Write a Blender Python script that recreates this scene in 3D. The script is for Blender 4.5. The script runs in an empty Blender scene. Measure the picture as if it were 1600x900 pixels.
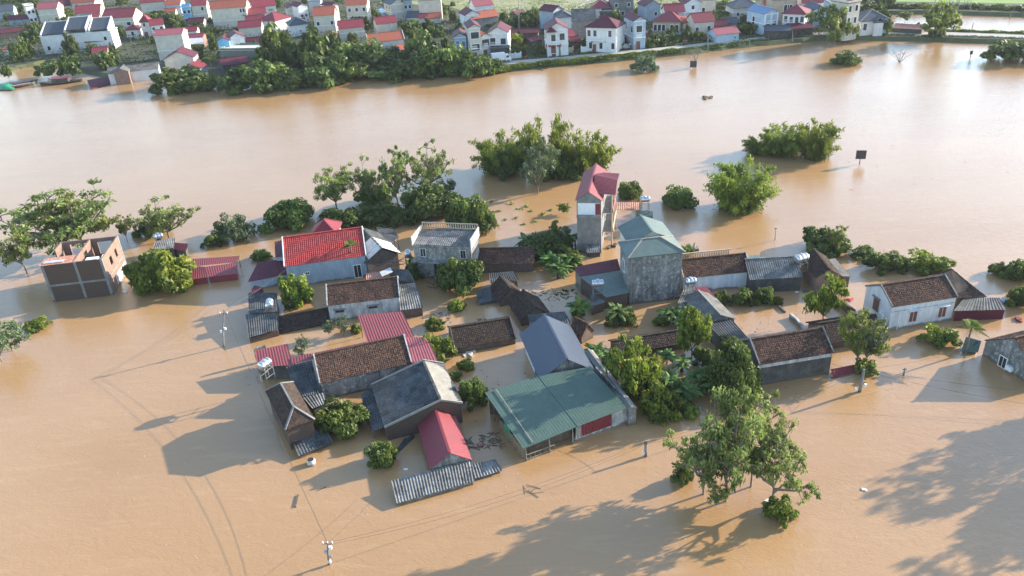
import bpy, math, random
import numpy as np
from mathutils import Vector, Matrix
from mathutils.geometry import tessellate_polygon
S = bpy.context.scene
COL = S.collection
rad = math.radians

# ---------------------------------------------------------------- camera
FPX, TH, HC = 1260.0, rad(27.9), 54.0
RHO = math.atan(155 / 2380)
cF = np.array([0, math.cos(TH), -math.sin(TH)])
cR0 = np.array([1., 0, 0]); cU0 = np.array([0, math.sin(TH), math.cos(TH)])
cU = cU0 * math.cos(RHO) + cR0 * math.sin(RHO)
cR = cR0 * math.cos(RHO) - cU0 * math.sin(RHO)
cC = np.array([0, 0, HC])
cam = bpy.data.cameras.new('camera'); camo = bpy.data.objects.new('camera', cam); COL.objects.link(camo)
cam.sensor_width = 36; cam.lens = FPX / 1600 * 36; cam.clip_start = 0.5; cam.clip_end = 9000
M = Matrix(((cR[0], cU[0], -cF[0], 0), (cR[1], cU[1], -cF[1], 0), (cR[2], cU[2], -cF[2], HC), (0, 0, 0, 1)))
camo.matrix_world = M
S.camera = camo
S.render.resolution_x = 1024; S.render.resolution_y = 576

# ---------------------------------------------------------------- light
SUN_AZ, SUN_EL = 19.8, 17.8          # azimuth from +X towards +Y, elevation
W = bpy.data.worlds.new('World'); S.world = W; W.use_nodes = True
nt = W.node_tree; nt.nodes.clear()
sky = nt.nodes.new('ShaderNodeTexSky'); sky.sky_type = 'NISHITA'; sky.sun_disc = False
sky.sun_elevation = rad(SUN_EL); sky.sun_rotation = rad(90 - SUN_AZ)
sky.air_density = 1.0; sky.dust_density = 0.5; sky.ozone_density = 1.6; sky.altitude = 20
bg = nt.nodes.new('ShaderNodeBackground'); bg.inputs[1].default_value = 0.15
out = nt.nodes.new('ShaderNodeOutputWorld')
nt.links.new(sky.outputs[0], bg.inputs[0]); nt.links.new(bg.outputs[0], out.inputs[0])
sl = bpy.data.lights.new('sun', 'SUN'); slo = bpy.data.objects.new('sun', sl); COL.objects.link(slo)
sl.energy = 3.9; sl.angle = rad(0.55); sl.color = (1.0, 0.90, 0.76)
sd = Vector((math.cos(rad(SUN_EL)) * math.cos(rad(SUN_AZ)), math.cos(rad(SUN_EL)) * math.sin(rad(SUN_AZ)), math.sin(rad(SUN_EL))))
slo.rotation_euler = sd.to_track_quat('Z', 'Y').to_euler(); slo.location = (120, 40, 80)
S.view_settings.view_transform = 'Standard'; S.view_settings.look = 'None'
S.view_settings.exposure = 1.72; S.view_settings.gamma = 1.0
S.view_settings.use_curve_mapping = False

# ---------------------------------------------------------------- measuring helpers
def at(p, z=0.0):
    """photo position (1600x900) -> real point lying at height z"""
    d = cF + cR * (p[0] - 800) / FPX - cU * (p[1] - 450) / FPX
    return cC + d * ((z - HC) / d[2])
def pj(P):
    v = np.array(P) - cC; D = v @ cF
    return np.array((800 + FPX * (v @ cR) / D, 450 - FPX * (v @ cU) / D)), FPX / D
def zoom(ox, oy, k):
    return lambda x, y: (ox + x / k, oy + y / k)
Z5 = zoom(0, 280, 3.216); Z6 = zoom(360, 300, 3.4625); Z7 = zoom(620, 300, 3.4625); Z8 = zoom(870, 240, 3.4625)
Y1 = zoom(1040, 350, 3.216); Y2 = zoom(1280, 350, 3.216); Y3 = zoom(370, 480, 2.8125); Y4 = zoom(600, 480, 2.812)
Y5 = zoom(880, 450, 3.216); Y6 = zoom(960, 600, 3.4625)
T1 = zoom(0, 0, 6); T2 = zoom(190, 0, 6); T3 = zoom(380, 0, 7.5); T4 = zoom(560, 0, 7.2727)
T5 = zoom(760, 0, 8); T6 = zoom(940, 0, 8); T7 = zoom(1120, 0, 6.6667); T8 = zoom(1340, 0, 6.154)
ZH = np.array([0, 0, 1.0])

# ---------------------------------------------------------------- materials
MATS = {}
def nodes_of(name):
    m = bpy.data.materials.new(name); m.use_nodes = True
    return m, m.node_tree, m.node_tree.nodes['Principled BSDF']
def mk(name, c1, c2=None, scale=1.5, rough=0.8, bump=0.0, bscale=8.0, streak=0.0, dark=(0.05, 0.045, 0.04), metal=0.0,
       c3=None, spec=0.5, uvtile=None, lo=0.35, hi=0.65, lift=0.0):
    m, t, p = nodes_of(name); N = t.nodes; L = t.links
    p.inputs['Roughness'].default_value = rough; p.inputs['Metallic'].default_value = metal
    p.inputs['Specular IOR Level'].default_value = spec
    g = N.new('ShaderNodeNewGeometry')
    c2 = c2 or tuple(x * 0.75 for x in c1)
    n = N.new('ShaderNodeTexNoise'); n.inputs['Scale'].default_value = scale; n.inputs['Detail'].default_value = 6
    n.inputs['Roughness'].default_value = 0.62
    L.new(g.outputs['Position'], n.inputs['Vector'])
    r = N.new('ShaderNodeMapRange'); r.inputs[1].default_value = lo; r.inputs[2].default_value = hi
    L.new(n.outputs['Fac'], r.inputs[0])
    mx = N.new('ShaderNodeMix'); mx.data_type = 'RGBA'
    mx.inputs[6].default_value = (*c1, 1); mx.inputs[7].default_value = (*c2, 1)
    L.new(r.outputs[0], mx.inputs[0]); col = mx.outputs[2]
    def blend(colsock, facsock, c):
        q = N.new('ShaderNodeMix'); q.data_type = 'RGBA'
        L.new(facsock, q.inputs[0]); L.new(colsock, q.inputs[6]); q.inputs[7].default_value = (*c, 1)
        return q.outputs[2]
    if c3:
        n3 = N.new('ShaderNodeTexNoise'); n3.inputs['Scale'].default_value = scale * 5; n3.inputs['Detail'].default_value = 3
        L.new(g.outputs['Position'], n3.inputs['Vector'])
        r3 = N.new('ShaderNodeMapRange'); r3.inputs[1].default_value = .52; r3.inputs[2].default_value = .68
        L.new(n3.outputs['Fac'], r3.inputs[0]); col = blend(col, r3.outputs[0], c3)
    if streak > 0:
        mp = N.new('ShaderNodeMapping'); mp.inputs['Scale'].default_value = (1.1, 1.1, 0.22)
        L.new(g.outputs['Position'], mp.inputs['Vector'])
        ns = N.new('ShaderNodeTexNoise'); ns.inputs['Scale'].default_value = 1.3; ns.inputs['Detail'].default_value = 8
        ns.inputs['Roughness'].default_value = 0.75
        L.new(mp.outputs[0], ns.inputs['Vector'])
        rs = N.new('ShaderNodeMapRange'); rs.inputs[1].default_value = 0.42; rs.inputs[2].default_value = 0.66
        rs.inputs[4].default_value = streak
        L.new(ns.outputs['Fac'], rs.inputs[0]); col = blend(col, rs.outputs[0], dark)
    if streak >= .35:      # damp, silt-stained band the flood leaves just above the water
        sx = N.new('ShaderNodeSeparateXYZ'); L.new(g.outputs['Position'], sx.inputs[0])
        ad = N.new('ShaderNodeMath'); ad.operation = 'MULTIPLY_ADD'; L.new(n.outputs['Fac'], ad.inputs[0]); ad.inputs[1].default_value = -.9; L.new(sx.outputs['Z'], ad.inputs[2])
        rz = N.new('ShaderNodeMapRange'); rz.inputs[1].default_value = -.05; rz.inputs[2].default_value = -.25; rz.inputs[4].default_value = .75
        L.new(ad.outputs[0], rz.inputs[0]); col = blend(col, rz.outputs[0], (.10, .075, .05))
    if uvtile:       # individual tiles of slightly different age
        uv = N.new('ShaderNodeUVMap'); uv.uv_map = 'UVMap'
        mp2 = N.new('ShaderNodeMapping'); mp2.inputs['Scale'].default_value = (1 / uvtile, 1 / uvtile, 1)
        L.new(uv.outputs[0], mp2.inputs['Vector'])
        fl = N.new('ShaderNodeVectorMath'); fl.operation = 'FLOOR'; L.new(mp2.outputs[0], fl.inputs[0])
        wn = N.new('ShaderNodeTexWhiteNoise'); wn.noise_dimensions = '2D'; L.new(fl.outputs[0], wn.inputs['Vector'])
        hs = N.new('ShaderNodeHueSaturation'); mr = N.new('ShaderNodeMapRange')
        mr.inputs[3].default_value = 0.72; mr.inputs[4].default_value = 1.3
        L.new(wn.outputs['Value'], mr.inputs[0]); L.new(mr.outputs[0], hs.inputs['Value']); L.new(col, hs.inputs['Color'])
        col = hs.outputs[0]
    L.new(col, p.inputs['Base Color'])
    if bump > 0:
        nb = N.new('ShaderNodeTexNoise'); nb.inputs['Scale'].default_value = bscale; nb.inputs['Detail'].default_value = 5
        L.new(g.outputs['Position'], nb.inputs['Vector'])
        b = N.new('ShaderNodeBump'); b.inputs['Strength'].default_value = bump; b.inputs['Distance'].default_value = 0.05
        L.new(nb.outputs['Fac'], b.inputs['Height']); L.new(b.outputs[0], p.inputs['Normal'])
    MATS[name] = m
    return m
def brick(name, c1, c2, mort, scale=1.0, dirt=0.4):
    m, t, p = nodes_of(name); N = t.nodes; L = t.links
    p.inputs['Roughness'].default_value = 0.9
    tc = N.new('ShaderNodeUVMap'); tc.uv_map = 'UVMap'
    b = N.new('ShaderNodeTexBrick'); b.inputs['Scale'].default_value = scale
    b.inputs['Color1'].default_value = (*c1, 1); b.inputs['Color2'].default_value = (*c2, 1); b.inputs['Mortar'].default_value = (*mort, 1)
    b.inputs['Brick Width'].default_value = 0.26; b.inputs['Row Height'].default_value = 0.1; b.inputs['Mortar Size'].default_value = 0.012
    L.new(tc.outputs[0], b.inputs['Vector'])
    g = N.new('ShaderNodeNewGeometry'); n = N.new('ShaderNodeTexNoise'); n.inputs['Scale'].default_value = 0.9; n.inputs['Detail'].default_value = 8
    L.new(g.outputs['Position'], n.inputs['Vector'])
    r = N.new('ShaderNodeMapRange'); r.inputs[1].default_value = .42; r.inputs[2].default_value = .68; r.inputs[4].default_value = dirt
    L.new(n.outputs['Fac'], r.inputs[0])
    q = N.new('ShaderNodeMix'); q.data_type = 'RGBA'; L.new(r.outputs[0], q.inputs[0]); L.new(b.outputs['Color'], q.inputs[6])
    q.inputs[7].default_value = (0.07, 0.055, 0.045, 1); L.new(q.outputs[2], p.inputs['Base Color'])
    bp = N.new('ShaderNodeBump'); bp.inputs['Strength'].default_value = 0.4; bp.inputs['Distance'].default_value = 0.02
    L.new(b.outputs['Fac'], bp.inputs['Height']); bp.invert = True; L.new(bp.outputs[0], p.inputs['Normal'])
    MATS[name] = m
def leafmat(name, dark, light, trans=0.25, yellow=None):
    m, t, p = nodes_of(name); N = t.nodes; L = t.links
    p.inputs['Roughness'].default_value = 0.55; p.inputs['Specular IOR Level'].default_value = 0.35
    a = N.new('ShaderNodeAttribute'); a.attribute_name = 'tone'
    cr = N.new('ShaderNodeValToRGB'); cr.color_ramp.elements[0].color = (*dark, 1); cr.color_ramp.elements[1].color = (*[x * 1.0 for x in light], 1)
    if yellow:
        e = cr.color_ramp.elements.new(0.93); e.color = (*light, 1); cr.color_ramp.elements[2].color = (*yellow, 1)
    L.new(a.outputs['Fac'], cr.inputs[0])
    oi = N.new('ShaderNodeObjectInfo'); hs = N.new('ShaderNodeHueSaturation')
    mr = N.new('ShaderNodeMapRange'); mr.inputs[3].default_value = 0.92; mr.inputs[4].default_value = 1.25
    L.new(oi.outputs['Random'], mr.inputs[0]); L.new(mr.outputs[0], hs.inputs['Value'])
    mr2 = N.new('ShaderNodeMapRange'); mr2.inputs[3].default_value = 0.500; mr2.inputs[4].default_value = 0.520
    L.new(oi.outputs['Random'], mr2.inputs[0]); L.new(mr2.outputs[0], hs.inputs['Hue'])
    L.new(cr.outputs[0], hs.inputs['Color']); L.new(hs.outputs[0], p.inputs['Base Color'])
    tr = N.new('ShaderNodeBsdfTranslucent'); L.new(hs.outputs[0], tr.inputs['Color'])
    ms = N.new('ShaderNodeMixShader'); ms.inputs[0].default_value = trans
    L.new(p.outputs[0], ms.inputs[1]); L.new(tr.outputs[0], ms.inputs[2])
    L.new(ms.outputs[0], N['Material Output'].inputs['Surface'])
    MATS[name] = m

# walls
mk('cream_wall', (.62, .57, .46), (.50, .46, .38), 0.6, .85, .1, streak=.18, dark=(.22, .2, .17))
mk('white_wall', (.72, .72, .70), (.60, .60, .58), 0.7, .85, .1, streak=.2, dark=(.25, .24, .22))
mk('pale_blue_wall', (.42, .52, .60), (.34, .43, .50), 0.6, .85, .1, streak=.25, dark=(.16, .18, .2))
mk('sky_blue_wall', (.20, .46, .66), (.17, .40, .58), 0.6, .8, .1, streak=.12, dark=(.1, .2, .28))
mk('grey_blue_wall', (.34, .40, .45), (.27, .33, .38), 0.7, .85, .1, streak=.35, dark=(.12, .13, .14))
mk('whitewash_wall', (.62, .62, .60), (.42, .42, .40), 1.1, .9, .2, streak=.75, dark=(.10, .10, .095))
mk('plaster_wall', (.74, .75, .75), (.62, .64, .64), 1.0, .9, .2, streak=.35, dark=(.22, .22, .2))
mk('concrete_wall', (.30, .295, .27), (.12, .118, .11), .55, .92, .3, streak=.9, dark=(.055, .055, .052), c3=(.42, .41, .39))
mk('dark_wall', (.12, .115, .105), (.05, .048, .045), .9, .92, .3, streak=.8, dark=(.04, .04, .037))
mk('mud_wall', (.17, .12, .085), (.09, .065, .05), 1.2, .95, .4, streak=.5, dark=(.06, .05, .04))
mk('beige_wall', (.50, .38, .27), (.40, .31, .22), .8, .85, .1, streak=.2, dark=(.2, .15, .1))
mk('concrete_grey', (.25, .245, .235), (.16, .158, .15), 1.2, .9, .2, streak=.5, dark=(.12, .12, .11))
brick('brick_dark_shaded', (.095, .046, .030), (.06, .032, .023), (.11, .09, .07), dirt=.7)  # colour lowered to carry the shade of walls facing away from the sun
brick('brick_red', (.21, .105, .07), (.16, .08, .055), (.36, .30, .25), dirt=.35)
# roofs
mk('tile_brown', (.100, .052, .036), (.052, .032, .025), .8, .95, .5, 9, c3=(.135, .085, .06), uvtile=.2, spec=.2)
mk('tile_dark', (.055, .036, .027), (.032, .025, .021), 1.0, .95, .5, 9, c3=(.085, .06, .045), uvtile=.24, spec=.2)
mk('tile_red', (.34, .032, .026), (.28, .028, .025), 1.0, .55, .1, 6, uvtile=.33)
mk('tile_orange', (.36, .095, .045), (.28, .07, .04), 1.2, .75, .2, 6, c3=(.24, .07, .045))
mk('metal_crimson', (.23, .030, .040), (.18, .03, .038), .45, .5, .05, c3=(.17, .035, .04), spec=.4, streak=.2, dark=(.12, .035, .035))
mk('metal_maroon', (.115, .022, .034), (.09, .02, .03), .8, .6, .05, spec=.25)
mk('metal_red', (.23, .045, .045), (.20, .045, .05), 1.4, .45, .05, c3=(.16, .05, .05), spec=.35)
mk('metal_pink', (.33, .085, .095), (.27, .07, .08), 1.0, .6, .05, streak=.15)
mk('metal_green', (.066, .112, .082), (.052, .092, .068), .6, .5, .05, c3=(.075, .118, .09), streak=.15, dark=(.05, .06, .05))
mk('metal_teal', (.11, .15, .13), (.085, .12, .105), .9, .45, .05, streak=.12, dark=(.1, .12, .12))
mk('metal_navy', (.035, .05, .082), (.03, .043, .07), .8, .45, .05, spec=.6)
mk('metal_blue', (.13, .22, .36), (.11, .18, .30), .8, .45, .05)
mk('slate', (.06, .075, .09), (.045, .055, .065), 1.2, .6, .2)
mk('grey_sheet', (.15, .145, .13), (.10, .098, .09), 1.0, .85, .2, c3=(.07, .07, .065), uvtile=.95, spec=.25)
mk('fibro', (.23, .225, .21), (.12, .12, .115), .8, .9, .25, c3=(.08, .08, .078), streak=.25, uvtile=.95, spec=.2)
mk('fibro_dark', (.078, .082, .082), (.044, .048, .050), .9, .9, .25, c3=(.095, .10, .10), uvtile=.95, spec=.2)
mk('fibro_pale', (.30, .28, .235), (.21, .195, .165), 1.1, .9, .2, c3=(.2, .19, .17))
mk('rusty_sheet', (.42, .17, .10), (.28, .12, .08), 1.2, .8, .2, c3=(.55, .42, .36))
mk('thatch', (.26, .19, .11), (.16, .12, .075), 3, .95, .6, 14)
# misc
mk('dark_pane', (.025, .03, .035), (.04, .045, .05), 1, .15)
mk('dark_hole', (.02, .018, .016), (.03, .028, .025), 1, .9)  # near-black colour stands in for the shade inside openings
mk('blue_shutter', (.10, .20, .38), (.08, .17, .32), 1, .5)
mk('door_brown', (.19, .065, .045), (.15, .05, .035), 2, .6, .1)
mk('white_paint', (.78, .78, .76), (.70, .70, .68), 2, .6)
mk('wood', (.17, .12, .08), (.11, .08, .055), 4, .85, .3)
mk('bark', (.20, .17, .13), (.12, .10, .08), 5, .9, .4)
mk('steel', (.50, .52, .54), (.55, .57, .6), 3, .28, .05, metal=.85)
mk('blue_plastic', (.06, .22, .46), (.05, .18, .40), 3, .45)
mk('dark_plastic', (.035, .035, .04), (.05, .05, .055), 3, .5)
mk('white_tarp', (.55, .55, .54), (.40, .40, .40), .9, .6, .4, 5, streak=.3, dark=(.2, .19, .18))
mk('grey_tarp', (.045, .05, .055), (.03, .034, .04), 1.5, .5, .3, 5)
mk('green_net', (.02, .28, .13), (.015, .2, .1), 2.5, .6, .4)
mk('asphalt', (.40, .37, .32), (.32, .30, .26), .15, .9, .2, 3)
mk('skin', (.45, .26, .17), (.42, .24, .16), 4, .6)
mk('cloth_white', (.75, .75, .73), (.65, .65, .65), 4, .8)
mk('cloth_blue', (.08, .14, .30), (.07, .12, .26), 4, .8)
mk('cloth_dark', (.04, .04, .05), (.05, .05, .06), 4, .8)
mk('cloth_red', (.45, .05, .05), (.4, .04, .05), 4, .8)
mk('hair', (.015, .012, .01), (.02, .015, .012), 4, .5)
mk('rubber', (.03, .03, .03), (.04, .04, .04), 4, .8)
mk('rusty_iron', (.25, .10, .06), (.18, .08, .05), 4, .8, .2)
mk('foam', (.62, .58, .50), (.5, .46, .4), 4, .9)
mk('debris', (.16, .12, .08), (.10, .08, .06), 4, .95, .4)
# leaves
leafmat('leaf_broad', (.034, .056, .009), (.165, .205, .032), .32)
leafmat('leaf_dark', (.030, .050, .010), (.13, .165, .028), .32)
leafmat('leaf_bright', (.060, .092, .010), (.26, .30, .034), .38, (.36, .35, .05))
leafmat('leaf_airy', (.060, .080, .014), (.27, .31, .065), .40)
leafmat('leaf_open', (.075, .100, .022), (.30, .35, .10), .42)
leafmat('leaf_grey', (.055, .085, .035), (.16, .20, .09), .25)
leafmat('leaf_bamboo', (.055, .085, .010), (.26, .30, .040), .40)
leafmat('leaf_banana', (.030, .070, .012), (.15, .23, .04), .3)

def water_mat():
    m, t, p = nodes_of('muddy_water'); N = t.nodes; L = t.links
    g = N.new('ShaderNodeNewGeometry')
    def noise(scale, det, vec=(1, 1, 1), rot=0, dist=0):
        mp = N.new('ShaderNodeMapping'); mp.inputs['Scale'].default_value = vec; mp.inputs['Rotation'].default_value = (0, 0, rot)
        L.new(g.outputs['Position'], mp.inputs['Vector'])
        n = N.new('ShaderNodeTexNoise'); n.inputs['Scale'].default_value = scale; n.inputs['Detail'].default_value = det
        n.inputs['Distortion'].default_value = dist
        L.new(mp.outputs[0], n.inputs['Vector']); return n.outputs['Fac']
    big = noise(0.022, 4, (1, 1.8, 1), .5, .6)
    cr = N.new('ShaderNodeValToRGB')
    cr.color_ramp.elements[0].position = .3; cr.color_ramp.elements[0].color = (.355, .200, .086, 1)
    cr.color_ramp.elements[1].position = .7; cr.color_ramp.elements[1].color = (.41, .246, .116, 1)
    L.new(big, cr.inputs[0])
    st = noise(.16, 7, (1, 5.5, 1), .42, 1.2); rs = N.new('ShaderNodeMapRange'); rs.inputs[1].default_value = .54; rs.inputs[2].default_value = .72; rs.inputs[4].default_value = .30
    L.new(st, rs.inputs[0]); q = N.new('ShaderNodeMix'); q.data_type = 'RGBA'; L.new(rs.outputs[0], q.inputs[0]); L.new(cr.outputs[0], q.inputs[6]); q.inputs[7].default_value = (.46, .30, .15, 1)
    L.new(q.outputs[2], p.inputs['Base Color'])
    p.inputs['IOR'].default_value = 1.56; p.inputs['Specular IOR Level'].default_value = 0.6
    p.inputs['Roughness'].default_value = 0.05
    w1 = noise(0.55, 5, (1, 1.7, 1), .35, 1.4); w2 = noise(3.2, 3, (1, 2.2, 1), .3, .6)
    b1 = N.new('ShaderNodeBump'); b1.inputs['Strength'].default_value = WB[0]; b1.inputs['Distance'].default_value = 0.35
    b2 = N.new('ShaderNodeBump'); b2.inputs['Strength'].default_value = WB[1]; b2.inputs['Distance'].default_value = 0.06
    L.new(w1, b1.inputs['Height']); L.new(w2, b2.inputs['Height']); L.new(b1.outputs[0], b2.inputs['Normal'])
    L.new(b2.outputs[0], p.inputs['Normal'])
    MATS['muddy_water'] = m
WB = (0.10, 0.42)
water_mat()

def ground_mat(name, cols, scale, scale2, bump=.3):
    m, t, p = nodes_of(name); N = t.nodes; L = t.links
    p.inputs['Roughness'].default_value = .95
    g = N.new('ShaderNodeNewGeometry')
    n = N.new('ShaderNodeTexNoise'); n.inputs['Scale'].default_value = scale; n.inputs['Detail'].default_value = 8; n.inputs['Roughness'].default_value = .7
    L.new(g.outputs['Position'], n.inputs['Vector'])
    cr = N.new('ShaderNodeValToRGB'); k = len(cols)
    while len(cr.color_ramp.elements) < k: cr.color_ramp.elements.new(.5)
    for i, c in enumerate(cols):
        cr.color_ramp.elements[i].position = .3 + .4 * i / (k - 1); cr.color_ramp.elements[i].color = (*c, 1)
    L.new(n.outputs['Fac'], cr.inputs[0]); L.new(cr.outputs[0], p.inputs['Base Color'])
    nb = N.new('ShaderNodeTexNoise'); nb.inputs['Scale'].default_value = scale2; nb.inputs['Detail'].default_value = 5
    L.new(g.outputs['Position'], nb.inputs['Vector'])
    b = N.new('ShaderNodeBump'); b.inputs['Strength'].default_value = bump; b.inputs['Distance'].default_value = .3
    L.new(nb.outputs['Fac'], b.inputs['Height']); L.new(b.outputs[0], p.inputs['Normal'])
    MATS[name] = m
ground_mat('village_soil', [(.018, .030, .010), (.032, .044, .016), (.075, .066, .042), (.024, .036, .012)], .12, 1.5)
ground_mat('field_grass', [(.22, .20, .09), (.17, .20, .05), (.28, .26, .13), (.14, .17, .04), (.4, .37, .27)], .05, .8)
ground_mat('rice_green', [(.13, .24, .04), (.17, .28, .05), (.12, .2, .04)], .03, .8)
ground_mat('bank_soil', [(.10, .065, .04), (.07, .09, .03), (.16, .11, .07)], .5, 2.)

# ---------------------------------------------------------------- mesh builder
class MB:
    def __init__(s): s.v = []; s.f = []; s.uv = []; s.mi = []; s.k = 0
    def face(s, pts, mi=0, uv=None):
        i = len(s.v); s.v += [tuple(map(float, p)) for p in pts]; s.f.append(tuple(range(i, i + len(pts)))); s.mi.append(mi)
        if uv is None:
            P = [np.array(p, float) for p in pts]
            nrm = np.cross(P[1] - P[0], P[2] - P[0]); nn = np.linalg.norm(nrm)
            nrm = nrm / nn if nn > 1e-9 else ZH
            if abs(nrm[2]) > .9: a, b = np.array([1., 0, 0]), np.array([0, 1., 0])
            else:
                a = np.cross(ZH, nrm); a /= np.linalg.norm(a); b = np.cross(nrm, a)
            uv = [(float(p @ a), float(p @ b)) for p in P]
        s.uv += uv
    def box(s, o, a, b, c, mi=0):
        """o corner, a b c edge vectors"""
        o, a, b, c = [np.array(x, float) for x in (o, a, b, c)]
        p = [o, o + a, o + a + b, o + b, o + c, o + a + c, o + a + b + c, o + b + c]
        for q in ((0, 3, 2, 1), (4, 5, 6, 7), (0, 1, 5, 4), (1, 2, 6, 5), (2, 3, 7, 6), (3, 0, 4, 7)):
            s.face([p[i] for i in q], mi)
    def bar(s, p, q, w, h=None, mi=0):
        p, q = np.array(p, float), np.array(q, float); d = q - p; L = np.linalg.norm(d)
        if L < 1e-6: return
        d /= L; h = h or w
        a = np.cross(d, ZH); 
        if np.linalg.norm(a) < 1e-3: a = np.array([1., 0, 0])
        a /= np.linalg.norm(a); b = np.cross(a, d)
        s.box(p - a * w / 2 - b * h / 2, a * w, d * L, b * h, mi)
    def tube(s, pts, rs, n=7, mi=0, cap=True):
        pts = [np.array(p, float) for p in pts]; rings = []
        for i, p in enumerate(pts):
            d = pts[min(i + 1, len(pts) - 1)] - pts[max(i - 1, 0)]; d /= max(np.linalg.norm(d), 1e-9)
            a = np.cross(d, (0.31, 0.95, 0.05)); 
            if np.linalg.norm(a) < .05: a = np.cross(d, (1, 0, 0))
            a /= np.linalg.norm(a); b = np.cross(d, a)
            r = rs[i] if hasattr(rs, '__len__') else rs
            rings.append([p + (a * math.cos(2 * math.pi * j / n) + b * math.sin(2 * math.pi * j / n)) * r for j in range(n)])
        for i in range(len(rings) - 1):
            for j in range(n):
                k = (j + 1) % n
                s.face([rings[i][j], rings[i][k], rings[i + 1][k], rings[i + 1][j]], mi)
        if cap: s.face(rings[0][::-1], mi); s.face(rings[-1], mi)
    def build(s, name, mats, parent=None, fix=True, smooth=False):
        me = bpy.data.meshes.new(name)
        off = np.array(parent_loc(parent)) if parent is not None else np.zeros(3)
        v = [tuple(np.array(p) - off) for p in s.v]
        me.from_pydata(v, [], s.f); 
        ul = me.uv_layers.new(name='UVMap'); ul.data.foreach_set('uv', np.array(s.uv, np.float32).ravel())
        if isinstance(mats, str): mats = [mats]
        for m in mats: me.materials.append(MATS[m])
        me.polygons.foreach_set('material_index', s.mi)
        if fix or smooth:
            import bmesh
            b = bmesh.new(); b.from_mesh(me); bmesh.ops.remove_doubles(b, verts=b.verts, dist=1e-4)
            bmesh.ops.recalc_face_normals(b, faces=b.faces); b.to_mesh(me); b.free()
        if smooth: me.polygons.foreach_set('use_smooth', [True] * len(me.polygons))
        o = bpy.data.objects.new(name, me); COL.objects.link(o)
        if parent is not None: o.parent = parent
        return o
def parent_loc(p):
    l = np.zeros(3)
    while p is not None: l += np.array(p.location); p = p.parent
    return l
def tag(o, label, cat, group=None, kind=None):
    if label: o['label'] = label
    if cat: o['category'] = cat
    if group: o['group'] = group
    if kind: o['kind'] = kind
    return o
def thing(name, label, cat, loc, group=None):
    o = bpy.data.objects.new(name, None); COL.objects.link(o); o.location = tuple(map(float, loc)); o.empty_display_size = .3
    return tag(o, label, cat, group)
def struct(name, mb, m, fix=False):
    o = mb.build(name, m, None, fix); o['kind'] = 'structure'; return o

RND = random.Random(7)
# ---------------------------------------------------------------- sheets
def grid_panel(mb, c00, c10, c11, c01, pitch=0, amp=0, course=0, jit=0, thick=.05, mi=0, sag=0, seed=1):
    """roof sheet; c00->c10 runs along the eave, c00->c01 up the slope"""
    c00, c10, c11, c01 = [np.array(c, float) for c in (c00, c10, c11, c01)]
    Lu = (np.linalg.norm(c10 - c00) + np.linalg.norm(c11 - c01)) / 2; Lv = (np.linalg.norm(c01 - c00) + np.linalg.norm(c11 - c10)) / 2
    nrm = np.cross(c10 - c00, c01 - c00); nrm /= np.linalg.norm(nrm)
    if nrm[2] < 0: nrm = -nrm
    nu = max(1, int(round(Lu / pitch))) * 4 if pitch else (max(2, int(Lu / 1.2)) if sag else 1)
    nv = max(1, int(round(Lv / course))) if course else (4 if sag else 1)
    rg = np.random.default_rng(seed)
    us = np.linspace(0, 1, nu + 1)
    rows = []
    for r in range(nv):
        rows.append((r / nv, .035 if course else 0)); rows.append(((r + 1) / nv, 0 if course else 0))
    if not course: rows = [(i / nv, 0) for i in range(nv + 1)]
    G = []
    for (t, lift) in rows:
        P = (c00[None] * (1 - us[:, None]) + c10[None] * us[:, None]) * (1 - t) + (c01[None] * (1 - us[:, None]) + c11[None] * us[:, None]) * t
        w = amp * np.cos(us * (nu / 4) * 2 * math.pi) if pitch else np.zeros(nu + 1)
        if jit: w = w + rg.uniform(-jit, jit, nu + 1)
        w = w + lift
        if sag: w = w - sag * math.sin(math.pi * min(max(t, 0), 1)) * np.sin(math.pi * us) + .25 * sag * np.sin(us * 9 + seed)
        G.append(P + nrm[None] * w[:, None])
    i0 = len(mb.v); W_ = nu + 1; R_ = len(G)
    for g in G: mb.v += [tuple(p) for p in g]
    for g in G: mb.v += [tuple(p - nrm * thick) for p in g]
    def uvp(r, c): return (us[c] * Lu, rows[r][0] * Lv)
    for r in range(R_ - 1):
        for c in range(nu):
            q = (r, c), (r, c + 1), (r + 1, c + 1), (r + 1, c)
            mb.f.append(tuple(i0 + a * W_ + b for a, b in q)); mb.uv += [uvp(a, b) for a, b in q]; mb.mi.append(mi)
            mb.f.append(tuple(i0 + R_ * W_ + a * W_ + b for a, b in q[::-1])); mb.uv += [uvp(a, b) for a, b in q[::-1]]; mb.mi.append(mi)
    def edge(idx):
        for a, b in zip(idx[:-1], idx[1:]):
            mb.f.append((i0 + a, i0 + R_ * W_ + a, i0 + R_ * W_ + b, i0 + b)); mb.uv += [(0, 0)] * 4; mb.mi.append(mi)
    edge(list(range(W_))); edge([(R_ - 1) * W_ + c for c in range(W_)][::-1])
    edge([r * W_ for r in range(R_)][::-1]); edge([r * W_ + nu for r in range(R_)])

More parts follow.
